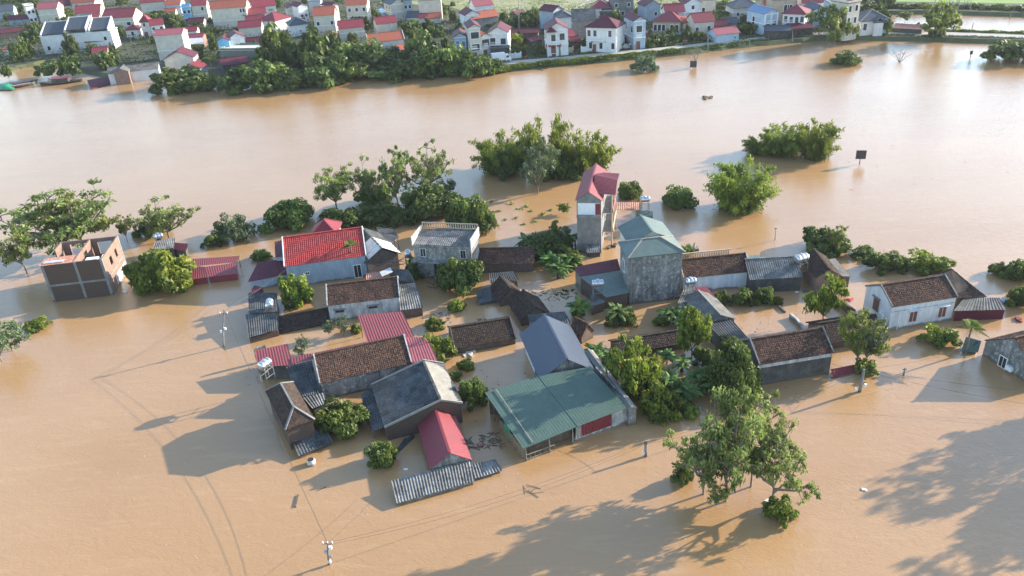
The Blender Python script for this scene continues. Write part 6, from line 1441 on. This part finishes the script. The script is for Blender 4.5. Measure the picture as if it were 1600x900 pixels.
fp = [((590, 106), (588, 46), 'tall lamp post in front of the cream red roofed house'), ((678, 58), (677, 30), 'white pole among the garden trees behind the bank'), ((811, 56), (810, 2), 'pale pole left of the white gabled villa'), ((1040, 70), (1039, 52), 'short pole by the roadside before the beige cottage'),
      ((1078, 60), (1078, 42), 'thin roadside pole beside the dark tree'), ((1106, 80), (1106, 52), 'pole in the bank grass near the moored boat'), ((1239, 62), (1238, 46), 'slim pole on the bank right of the dark green roof'), ((1171, 70), (1172, 58), 'short pole at the dark bank heap'),
      ((1330, 44), (1345, -10), 'dark tall pole beside the three storey house'), ((925, 80), (924, 58), 'thin pole before the cross hipped villa'), ((1578, 26), (1582, 16), 'small post in the pond at right'), ((1518, 47), (1521, 36), 'leaning post at the causeway pond edge')]
for b, t, l in fp: pole(l, b, t, .11, z0=GZ if b[1] < 76 and b[0] < 1500 else .5, name='street_pole')
# wires
def wire(label, a, b, sag=.6, r=.013, mat='dark_plastic'):
    a, b = np.array(a, float), np.array(b, float); m = MB()
    pts = [a + (b - a) * t - ZH * 4 * sag * t * (1 - t) for t in np.linspace(0, 1, 13)]; m.tube(pts, r, 4)
    tag(m.build('wire', mat), label, 'wire')
wire('cable from the tilted left pole down to the nearest pole', pB[1], pA[1], .7)
wire('second cable from the tilted left pole to the nearest pole', pB[1] - ZH * .3, pA[1] - ZH * .3, 1.0)
wire('cable from the nearest pole toward the striped shed', pA[1], at(Y4(30, 760), 1.2), .25)
wire('cable from the short pole to the nearest pole', pC[1], pA[1], 1.0)
wire('cable from the short pole toward the right pole', pC[1], pD[1], .8)
wire('cable from the short pole to the green roof hall', pC[1], at(Y4(1010, 470), 2.2), .1)
wire('cable from the right pole toward the right edge gable house', pD[1], at(Y2(820, 600), 2.8), .5)
wire('cable from the right pole across the lower right water', pD[1], np.array((75., 62., 2.5)), 1.0)
wire('cable from the tilted left pole to the low dark roofs', pB[1], at(Z6(95, 560), 2.3), .3)
# signs in the water
def board(label, base, top, w_, h_, name='sign_board'):
    P = at(base, 0); root = thing(name, label, 'sign', P); q, s = pj(P); T_ = at(top, 0)
    H_ = (base[1] - top[1]) / (s * math.cos(math.atan2(HC, np.linalg.norm(P[:2]))))
    m = MB(); m.tube([P - ZH, P + ZH * (H_)], .09, 8); m.build('post', 'concrete_grey', root)
    m = MB(); d = np.array([.97, -.22, 0]); m.box(P + ZH * H_ - d * w_ / 2 - np.array([0, .12, 0]), d * w_, (0, .08, 0), ZH * h_); m.build('panel', 'dark_plastic', root)
    m = MB(); m.box(P + ZH * (H_ - .04) - d * (w_ / 2 + .05) - np.array([0, .1, 0]), d * (w_ + .1), (0, .05, 0), ZH * (h_ + .08)); m.build('frame', 'rusty_iron', root)
board('dark square board on a post right of the bamboo island', (1343, 256), (1343, 248), 1.7, 1.6)
board('dark square board leaning in the water beside a bare bush', (1083, 107), (1083, 105), 1.7, 1.7)
board('small dark marker on a post in the far right water', (1516, 90), (1517, 85), .6, .9, 'marker_post')
board('dark marker in the pond beyond the causeway', (1500, 42), (1500, 40), .9, 1.2, 'marker_post')
# bare bushes
def bare(label, base, h, r, seed):
    rg_ = np.random.default_rng(seed); P = at(base, 0); L = []
    for i in range(13):
        a = rg_.uniform(0, 6.28); e = np.array([math.cos(a) * r * rg_.uniform(.3, 1), math.sin(a) * r * rg_.uniform(.3, 1), h * rg_.uniform(.5, 1)]); mid = e * .5 + np.array([0, 0, h * .1]); L.append(([np.zeros(3) - ZH * .3, mid, e], .05, .02))
        for _ in range(2): q = mid + (e - mid) * .4; f_ = q + np.array([*rg_.uniform(-r * .4, r * .4, 2), rg_.uniform(.1, .35) * h]); L.append(([q, (q + f_) / 2, f_], .028, .014))
    me = trunk_mesh(L, name='branches'); root = thing('bare_bush', label, 'bush', P); o = bpy.data.objects.new('branches', me); COL.objects.link(o); o.parent = root
bare('leafless thin bush behind the leaning dark board', (1087, 104), 5, 4, 1)
bare('leafless bush alone in the far right water', (1406, 97), 3.2, 3.6, 2)
# people
def person(label, p, z, pose, shirt, trousers, face=0., name='person'):
    base = at(p, z); root = thing(name, label, 'person', base)
    def skin(nm, V, E, R_, mat, lvl=1):
        me = bpy.data.meshes.new(nm); me.from_pydata(V, E, []); o = bpy.data.objects.new(nm, me); COL.objects.link(o)
        mod = o.modifiers.new('s', 'SKIN'); me.skin_vertices.new() if not me.skin_vertices else None
        for i, r in enumerate(R_): me.skin_vertices[0].data[i].radius = (r, r)
        me.skin_vertices[0].data[0].use_root = True
        o.modifiers.new('d', 'SUBSURF').levels = lvl; o.modifiers['d'].render_levels = lvl
        dg = bpy.context.evaluated_depsgraph_get(); me2 = bpy.data.meshes.new_from_object(o.evaluated_get(dg)); me2.name = nm
        bpy.data.objects.remove(o); me2.materials.clear(); me2.materials.append(MATS[mat]); o = bpy.data.objects.new(nm, me2); COL.objects.link(o); o.parent = root; return o
    if pose == 'stand':
        V = [(0, 0, .95), (0, 0, 1.2), (0, 0, 1.42), (0, 0, 1.5), (0, .01, 1.6), (0, .01, 1.7), (.19, 0, 1.4), (.25, .02, 1.14), (.24, .08, .88), (-.19, 0, 1.4), (-.25, .0, 1.14), (-.22, .06, .88), (.1, 0, .88), (.11, .02, .5), (.11, 0, .08), (.11, .12, .04), (-.1, 0, .88), (-.11, .05, .5), (-.12, 0, .08), (-.12, .12, .04)]
    else:   # sitting / squatting, knees forward
        V = [(0, 0, .2), (0, -.02, .42), (0, 0, .64), (0, .02, .72), (0, .03, .82), (0, .03, .92), (.18, 0, .62), (.22, .1, .4), (.14, .28, .38), (-.18, 0, .62), (-.22, .1, .4), (-.14, .28, .38), (.1, .03, .18), (.14, .4, .36), (.13, .42, .06), (.13, .54, .03), (-.1, .03, .18), (-.14, .4, .36), (-.13, .42, .06), (-.13, .54, .03)]
    E = [(0, 1), (1, 2), (2, 3), (3, 4), (4, 5), (2, 6), (6, 7), (7, 8), (2, 9), (9, 10), (10, 11), (0, 12), (12, 13), (13, 14), (14, 15), (0, 16), (16, 17), (17, 18), (18, 19)]
    R_ = [.13, .12, .13, .06, .10, .09, .06, .045, .035, .06, .045, .035, .085, .06, .04, .035, .085, .06, .04, .035]
    skin('body', V, E, R_, 'skin')
    sv = [V[i] for i in (1, 0, 2, 6, 7, 9, 10)]; skin('shirt', sv, [(0, 1), (0, 2), (2, 3), (3, 4), (2, 5), (5, 6)], [.14, .15, .145, .075, .06, .075, .06], shirt)
    tv = [V[i] for i in (0, 12, 13, 14, 16, 17, 18)]; skin('trousers', tv, [(0, 1), (1, 2), (2, 3), (0, 4), (4, 5), (5, 6)], [.145, .1, .075, .055, .1, .075, .055], trousers)
    hz = V[5][2]; m = MB(); m.tube([(0, V[5][1] - .02, hz - .06), (0, V[5][1] - .02, hz + .04), (0, V[5][1] - .02, hz + .09)], [.115, .10, .04], 10); o = m.build('hair', 'hair', None, smooth=True); o.parent = root
    root.rotation_euler = (0, 0, face)
person('person in a white shirt crouching by the small bush in the water', Y1(143, 126), .35, 'sit', 'cloth_white', 'cloth_dark', 2.6)
m = MB(); c = at(Y1(143, 128), 0); m.box(c - np.array([.5, .6, .5]), (1.1, 0, 0), (0, 1.2, 0), (0, 0, .84)); tag(m.build('wall_stub', 'concrete_grey'), 'grey wall stub the crouching person rests on', 'wall')
person('person in blue standing by the roadside white wall', T6(420, 628), GZ + .05, 'stand', 'cloth_blue', 'cloth_blue', 2.9)
person('left person of the three standing on the road', T6(1017, 572), GZ + .05, 'stand', 'cloth_dark', 'cloth_dark', 1.2)
person('middle person in red of the three standing on the road', T6(1030, 570), GZ + .05, 'stand', 'cloth_red', 'cloth_dark', 2.2)
person('right person of the three standing on the road', T6(1054, 568), GZ + .05, 'stand', 'cloth_dark', 'cloth_dark', 3.2)
person('person in dark clothes on the road under the tall causeway', T7(1392, 352), GZ + .05, 'stand', 'cloth_dark', 'cloth_blue', .4)
# truck on the road
def truck():
    c = at((784, 97), GZ + .05); q = at((800, 95.3), GZ + .05); d = q - c; d[2] = 0; d /= np.linalg.norm(d); s = np.array([-d[1], d[0], 0])
    root = thing('delivery_truck', 'small white box truck parked on the riverside road', 'truck', c)
    def B(nm, x, y, z, lx, ly, lz, mat):
        m = MB(); m.box(c + d * x + s * (y - ly / 2) + ZH * z, d * lx, s * ly, ZH * lz); return m.build(nm, mat, root)
    B('cargo_box', -3.0, 0, .75, 4.0, 1.9, 2.0, 'white_paint'); B('chassis', -3.0, 0, .5, 5.6, 1.5, .22, 'rubber')
    m = MB(); pr = [(1.1, .45), (2.75, .45), (2.8, 1.2), (2.45, 1.35), (2.15, 2.15), (1.1, 2.2)]
    L_ = [c + d * x + s * -.88 + ZH * z for x, z in pr]; R2 = [p + s * 1.76 for p in L_]
    m.face(L_); m.face(R2[::-1])
    for i in range(6): m.face([L_[i], L_[(i + 1) % 6], R2[(i + 1) % 6], R2[i]])
    m.build('cab', 'white_paint', root)
    m = MB(); a = [c + d * 2.455 + s * -.75 + ZH * 1.4, c + d * 2.455 + s * .75 + ZH * 1.4, c + d * 2.19 + s * .75 + ZH * 2.08, c + d * 2.19 + s * -.75 + ZH * 2.08]; m.face([x + d * .02 for x in a]); m.build('windscreen', 'dark_pane', root)
    for y in (-.89, .89):
        m = MB(); m.box(c + d * 1.35 + s * (y - .01) + ZH * 1.35, d * .75, s * .02, ZH * .6); m.build('side_window', 'dark_pane', root)
    for x in (-2.2, 1.9):
        for y in (-.85, .85):
            m = MB(); X = c + d * x + s * y + ZH * .38; m.tube([X - s * .12, X + s * .12], .38, 14); w = m.build('wheel', 'rubber', root)
            m = MB(); m.tube([X - s * .13, X + s * .13], .18, 10); m.build('rim', 'steel', w)
truck()
def motorbike(label, p, ang):
    c = at(p, GZ + .05); root = thing('motorbike', label, 'motorbike', c); d = np.array([math.cos(ang), math.sin(ang), 0]); s = np.array([-d[1], d[0], 0])
    for x in (-.6, .6):
        m = MB(); X = c + d * x + ZH * .3; m.tube([X - s * .05, X + s * .05], .3, 14); m.build('wheel', 'rubber', root)
    m = MB(); m.bar(c + d * -.5 + ZH * .55, c + d * .4 + ZH * .5, .22, .3); m.bar(c + d * .45 + ZH * .3, c + d * .35 + ZH * 1.0, .1); m.build('frame', 'cloth_red', root)
    m = MB(); m.bar(c + d * -.6 + ZH * .8, c + d * .1 + ZH * .76, .25, .1); m.build('seat', 'rubber', root)
    m = MB(); m.bar(c + d * .35 - s * .32 + ZH * 1.02, c + d * .35 + s * .32 + ZH * 1.02, .05); m.build('handlebar', 'rubber', root)
motorbike('pale motorbike on the road left of the three standing people', T6(818, 560), .4)
motorbike('motorbike by the garden wall just right of the truck', T5(490, 735), .3)
# boats
def boat(label, p, L, W_, ang, hull, load=None, name='boat', cover=None):
    c = at(p, 0); root = thing(name, label, 'boat', c); d = np.array([math.cos(ang), math.sin(ang), 0]); s = np.array([-d[1], d[0], 0]); m = MB()
    xs = np.linspace(-.5, .5, 9); prof = [(abs(x) * 2) for x in xs]
    Lp, Rp, Bp = [], [], []
    for x, q in zip(xs, prof):
        w_ = W_ / 2 * (1 - q ** 2.6) + .05; zt = .55 + .45 * q ** 2
        Lp.append(c + d * L * x + s * w_ + ZH * zt); Rp.append(c + d * L * x - s * w_ + ZH * zt); Bp.append(c + d * L * x * .92 - ZH * .2)
    for i in range(8):
        m.face([Bp[i], Bp[i + 1], Lp[i + 1], Lp[i]]); m.face([Bp[i + 1], Bp[i], Rp[i], Rp[i + 1]])
        m.face([x - ZH * .25 for x in (Lp[i], Lp[i + 1], Rp[i + 1], Rp[i])])
    m.build('hull', hull, root)
    m = MB()
    for P_ in (Lp, Rp):
        for i in range(8): m.bar(P_[i], P_[i + 1], .12)
    m.build('gunwale', 'wood', root)
    if load == 'cabin':
        m = MB(); m.box(c - d * L * .15 - s * W_ * .3 + ZH * .5, d * L * .4, s * W_ * .6, ZH * 1.2); m.build('cabin', 'dark_wall', root)
        m = MB(); m.box(c - d * L * .2 - s * W_ * .42 + ZH * 1.7, d * L * .5, s * W_ * .84, ZH * .12); m.build('canopy', cover or 'metal_crimson', root)
    if load == 'planks':
        for k in range(5):
            m = MB(); m.bar(c - d * L * .35 + s * W_ * (k * .16 - .32) + ZH * .72, c + d * L * .35 + s * W_ * (k * .16 - .32) + ZH * .8, .25, .08); m.build('plank', ('rusty_sheet', 'wood', 'white_tarp', 'metal_pink', 'wood')[k], root)
    return root, c, d, s
boat('long plank laden boat at the left edge', T1(120, 800), 15, 3.0, .35, 'metal_teal', 'planks')
r_, c, d, s = boat('pale green hulled boat moored beside the plank boat', T1(190, 815), 9, 2.6, .5, 'metal_teal', 'planks')
m = MB(); G = 10
q = [[at(T1(-20 + 160 * i / G, 800 + 50 * j / G), .0) + ZH * (.25 + .9 * math.sin(math.pi * i / G) * math.sin(math.pi * j / G) ** .5 + .12 * math.sin(i * 3.1 + j * 2.3)) for j in range(G + 1)] for i in range(G + 1)]
for i in range(G):
    for j in range(G): m.face([q[i][j], q[i + 1][j], q[i + 1][j + 1], q[i][j + 1]])
tag(m.build('fishing_net', 'green_net', smooth=True), 'heap of bright green net beside the plank boat', 'net')
boat('dark houseboat with red canopy moored left of the floating roof', T1(560, 785), 12, 3.0, .12, 'dark_wall', 'cabin')
boat('dark low boat right beside the red canopy houseboat', T1(655, 775), 8, 1.8, .1, 'dark_wall')
boat('dark sampan drifting at the bank below the pole', T6(1385, 612), 4.2, 1.3, .5, 'dark_wall')
boat('small boat by the grass bank at far right', T7(762, 445), 5.0, .9, .15, 'mud_wall')
boat('white boat tucked under the wooded bank, left one', T4(360, 775), 5, 1.6, .1, 'white_paint')
boat('white boat tucked under the wooded bank, right one', T4(720, 770), 6, 1.6, .1, 'white_paint')
# floating things
def jar():
    c = at((487, 725), 0); root = thing('water_jar', 'open white concrete jar standing in the near water', 'jar', c); m = MB()
    m.tube([c - ZH * .5, c + ZH * .1, c + ZH * .45, c + ZH * .6], [.38, .46, .44, .36], 18); m.build('body', 'whitewash_wall', root, smooth=True)
    m = MB(); m.tube([c + ZH * .605, c + ZH * .62], [.33, .33], 18); m.build('mouth', 'dark_hole', root)  # flat disc, the shade inside the jar painted as colour
jar()
def chunk(name, label, p, size, mat, cat, n=5, spread=.4, seed=0, flat=.3, z=0.):
    rg_ = random.Random(seed); c = at(p, z); m = MB()
    for k in range(n):
        x = c + np.array([rg_.uniform(-spread, spread), rg_.uniform(-spread, spread), rg_.uniform(-.02, .08)]); a = rg_.uniform(0, 6.28); d = np.array([math.cos(a), math.sin(a), rg_.uniform(-.1, .1)])
        L_ = size * rg_.uniform(.5, 1.3); m.bar(x - d * L_ / 2, x + d * L_ / 2, size * flat * rg_.uniform(.5, 1), size * flat * .5)
    tag(m.build(name, mat), label, cat, kind='stuff' if n >= 24 else None)
chunk('driftwood', 'thin dark floating plank left of the striped shed', (464, 783), 2.0, 'debris', 'driftwood', 1, 0, 1, .12)
chunk('driftwood', 'pale short stick floating left of the striped shed', (498, 766), 1.4, 'debris', 'driftwood', 1, 0, 2, .1)
chunk('driftwood', 'branchy driftwood in the bright water under the green roof', (830, 767), 1.3, 'debris', 'driftwood', 6, .7, 3, .05)
chunk('driftwood', 'small dark drifting raft of weeds in the wide river', (1105, 153), 2.6, 'debris', 'driftwood', 5, .6, 4, .3)
chunk('driftwood', 'thin weeds drifting below the bank at centre', (846, 108), 2.6, 'leaf_grey', 'driftwood', 5, 1.0, 5, .12)
chunk('floating_rubbish', 'cluster of pale and blue rubbish right of the corrugated shed', Y2(930, 395), .8, 'foam', 'rubbish', 8, 1.1, 6, .5, .2)
chunk('floating_rubbish', 'blue rubbish piece right of the corrugated shed', Y2(915, 385), .7, 'blue_plastic', 'rubbish', 3, .5, 7, .5, .3)
chunk('floating_toy', 'small red floating thing in the shaded water at the right edge', Y2(1008, 478), .8, 'metal_crimson', 'rubbish', 4, .3, 8, .5, .1)
chunk('floating_rubbish', 'red rubbish in the water left of the white house', Y2(150, 378), .7, 'cloth_red', 'rubbish', 4, .4, 9, .4, .05)
chunk('timber_heap', 'heap of sticks and broken timber left of the green roof hall', Y4(470, 585), 0.6, 'debris', 'timber', 70, 1.3, 10, .12)
chunk('timber_heap', 'smaller pile of sticks by the crimson roof', Y4(370, 600), 1.4, 'debris', 'timber', 10, .7, 11, .12)
chunk('plastic_bag', 'pink plastic bag near the broken timber heap', Y4(422, 612), .6, 'metal_pink', 'bag', 3, .2, 12, .5, .05)
chunk('timber_heap', 'driftwood raft in the dark water left of the tile range', Z7(240, 680), 0.6, 'debris', 'timber', 50, 1.5, 13, .12)
chunk('timber_heap', 'driftwood patch right of the driftwood raft', Z7(470, 695), 1.0, 'debris', 'timber', 14, .8, 14, .08)
chunk('timber_heap', 'loose beams near the foot of the two storey grey house', Z7(190, 510), 1.8, 'wood', 'timber', 6, .7, 15, .06)
chunk('timber_heap', 'floating scraps between the dark gable and the teal annex', Z7(800, 555), 0.5, 'debris', 'timber', 40, 1.9, 16, .2)
chunk('timber_heap', 'scattered scraps of leaf litter left of the teal annex', Z7(920, 555), 0.5, 'leaf_broad', 'debris', 30, 1.5, 17, .3)
chunk('foam_piece', 'pale foam block drifting in front of the tiled outhouse', Y4(395, 181), 1.1, 'white_paint', 'foam', 1, 0, 18, .3, .1)
chunk('foam_piece', 'brownish foam heap floating left of the pale foam block', Y4(372, 207), 1.0, 'foam', 'foam', 6, .7, 19, .4)
chunk('foam_piece', 'white object floating under the yellow green round tree', Z5(625, 568), .8, 'white_paint', 'foam', 2, .1, 20, .5)
chunk('foam_piece', 'tiny white scrap in the open water left of the striped shed', (635, 734), .35, 'white_paint', 'foam', 2, .1, 21, .6)
chunk('foam_piece', 'white floating scrap in the near water right of the airy group', (1351, 766), .45, 'foam', 'foam', 2, .1, 22, .7)
chunk('foam_piece', 'white and grey object by the trunk of the rightmost airy tree', (1197, 785), .6, 'white_paint', 'foam', 3, .15, 23, .5)
chunk('foam_piece', 'white object floating near the dark gable house at right', Y2(175, 835), .6, 'white_paint', 'foam', 2, .15, 24, .6) if False else None
chunk('barrel', 'teal plastic tub floating in the courtyard', Y1(697, 338), .9, 'metal_teal', 'tub', 3, .2, 25, .6)
chunk('foam_piece', 'little white float in the courtyard left of the teal tub', Y1(660, 342), .35, 'white_paint', 'foam', 2, .1, 26, .6)
chunk('fuel_drum', 'dark block in the water right of the tower house foot', Z8(312, 500), 1.0, 'dark_plastic', 'drum', 2, .1, 27, .8)
chunk('small_raft', 'flat brown raft left of the dark block by the tower', Z8(288, 505), 1.6, 'wood', 'raft', 2, .1, 28, .4)
chunk('stone_pile', 'pale rubble at the foot of the tower house', Z8(172, 508), 1.2, 'foam', 'rubble', 8, .7, 29, .4, .4)
chunk('grey_tarp_roll', 'dark tarpaulin roll floating left of the crimson roof', (632, 693), 3.0, 'grey_tarp', 'tarpaulin', 2, .2, 31, .18)
chunk('driftwood', 'dark driftwood heap on the embankment near the short pole', T6(1400, 592), 1.6, 'debris', 'driftwood', 10, 1.2, 30, .3, 1.0) if False else None
for k, (x, y) in enumerate([(742, 331), (778, 330), (800, 318), (812, 326), (822, 322), (790, 343), (806, 341), (830, 329), (848, 334), (768, 315), (860, 328), (838, 346), (818, 350), (775, 352)]):
    rg_ = np.random.default_rng(k); c = at((x, y), .08); V, F, t = leaves(c + rg_.normal(size=(14, 3)) * [.22, .22, .08], .28, rg_, .8, tone=np.full(14, .6))
    me = raw_mesh('drifting_leaves', V, F, t, 'leaf_bright'); o = bpy.data.objects.new('drifting_leaves', me); COL.objects.link(o)
    tag(o, 'small tuft of green leaves drifting on the water left of the tower house', 'floating plant', 'leaf tufts adrift left of the tower house')
# pylon legs at the top right
def pylon(label, base, h, w_, z0):
    P = at(base, z0); root = thing('pylon', label, 'pylon', P)
    for sx in (-1, 1):
        for sy in (-1, 1):
            m = MB(); m.bar(P + np.array([sx * w_, sy * w_, -1.]), P + np.array([sx * w_ * .25, sy * w_ * .25, h]), .16); m.build('leg', 'concrete_grey', root)
    m = MB(); n = 7
    for k in range(n):
        f0, f1 = 1 - .75 * k / n, 1 - .75 * (k + 1) / n; z_, z1 = h * k / n, h * (k + 1) / n
        for a, b in (((-1, -1), (1, -1)), ((1, -1), (1, 1)), ((1, 1), (-1, 1)), ((-1, 1), (-1, -1))):
            m.bar(P + np.array([a[0] * w_ * f0, a[1] * w_ * f0, z_]), P + np.array([b[0] * w_ * f1, b[1] * w_ * f1, z1]), .09)
    m.build('bracing', 'concrete_grey', root)
pylon('left lattice pylon beyond the tall causeway tree', T8(820, 85), 26, 2.2, GZ)
pylon('right lattice pylon beyond the tall causeway tree', T8(990, 90), 26, 2.2, GZ)

# thin air between the camera and the far bank
m = MB(); m.box((-900, -60, -4.5), (1800, 0, 0), (0, 1500, 0), (0, 0, 62)); hz = m.build('haze', 'white_paint')
hm = bpy.data.materials.new('haze_air'); hm.use_nodes = True; hn = hm.node_tree; hn.nodes.clear()
pv = hn.nodes.new('ShaderNodeVolumePrincipled'); pv.inputs['Density'].default_value = .00008; pv.inputs['Color'].default_value = (.86, .90, 1, 1); pv.inputs['Anisotropy'].default_value = .2
ho = hn.nodes.new('ShaderNodeOutputMaterial'); hn.links.new(pv.outputs[0], ho.inputs['Volume'])
hz.data.materials.clear(); hz.data.materials.append(hm); hz['kind'] = 'stuff'; hz['label'] = 'thin pale haze over the flooded valley'

# scattered flecks of straw and leaves on the flooded yards
def flecks(label, box, n, size, mat, seed):
    rg_ = np.random.default_rng(seed); x0, y0, x1, y1 = box; C = np.array([at((rg_.uniform(x0, x1), rg_.uniform(y0, y1)), .015) for _ in range(n)])
    k = np.sin(C[:, 0] * .33 + C[:, 1] * .21) + np.cos(C[:, 1] * .4 - C[:, 0] * .13) + rg_.normal(size=n) * .5 > .6; C = C[k]; a = rg_.uniform(0, 6.28, len(C)); s_ = size * rg_.uniform(.3, 1.6, len(C)) 
    d = np.stack([np.cos(a), np.sin(a), a * 0], 1); e = np.stack([-np.sin(a), np.cos(a), a * 0], 1)
    V = np.stack([C - d * s_[:, None], C + e * s_[:, None] * .4, C + d * s_[:, None], C - e * s_[:, None] * .4], 1).reshape(-1, 3)
    me = raw_mesh('floating_flecks', V, np.arange(len(V)).reshape(-1, 4), rg_.uniform(0, 1, len(C)), mat); o = bpy.data.objects.new('floating_flecks', me); COL.objects.link(o); tag(o, label, 'floating debris', kind='stuff')
flecks('tiny straw and bark flecks floating between the village roofs', (380, 400, 1250, 660), 2600, .14, 'debris', 41)
flecks('tiny green leaf flecks floating between the village roofs', (380, 400, 1250, 660), 1400, .13, 'leaf_bright', 42)
flecks('sparse dark flecks drifting on the wide river', (0, 150, 1600, 300), 700, .22, 'debris', 43)
flecks('sparse pale flecks drifting on the near water', (0, 560, 1600, 900), 500, .07, 'foam', 44)
wire('cable from the tilted left pole to the blue walled tiled house', pB[1], at(Z6(300, 420), 3.2), .3)
wire('cable from the tilted left pole to the tiled house gable, lower', pB[1] - ZH * .4, at(Z6(95, 495), 1.9), .3)
wire('cable from the right pole to the white house corner', pD[1], at(Y2(350, 470), 2.4), .2)
wire('cable from the right pole to the blackened wall house', pD[1], at(Y1(830, 700), 2.4), .2)
wire('second cable from the right pole across the lower right water', pD[1] - ZH * .3, np.array((74., 58., 2.2)), 1.2)
wire('second cable from the short pole toward the right pole', pC[1] - ZH * .25, pD[1] - ZH * .25, 1.1)
wire('second cable from the short pole to the nearest pole', pC[1] - ZH * .25, pA[1] - ZH * .25, 1.3)

# filler trees in the gardens of the far village
rf = np.random.default_rng(77); n_ = 0
def clear(P, r):
    for a, u, n, L, D in FOOT:
        d = P - a; s_, t_ = d @ u, d @ n
        if -r < s_ < L + r and -r < t_ < D + r: return False
    return True
while n_ < 110:
    px, py = rf.uniform(-5, 1390), rf.uniform(-6, 104)
    lim = np.interp(px, [0, 75, 130, 230, 400, 700, 770, 1000, 1200, 1400], [88, 78, 95, 92, 104, 96, 88, 70, 48, 40])
    if py > lim or (700 < px < 1130 and py < 26): continue
    P = at((px, py), GZ); r = rf.uniform(1.5, 3.0); h = rf.uniform(2.4, 5.5)
    if not clear(P, r * .7): continue
    n_ += 1; kd = [('far', 0), ('fardark', 0), ('far', 1), ('fardark', 1), ('far', 2)][n_ % 5]
    t_ = thing('garden_tree', 'small bushy garden tree squeezed between the far village houses', 'tree', P, 'garden trees between the far village houses')
    o = bpy.data.objects.new('crown', KIND[kd][0]); COL.objects.link(o); o.parent = t_; o.scale = (r, r * rf.uniform(.8, 1.1), h); o.rotation_euler = (0, 0, rf.uniform(0, 6))
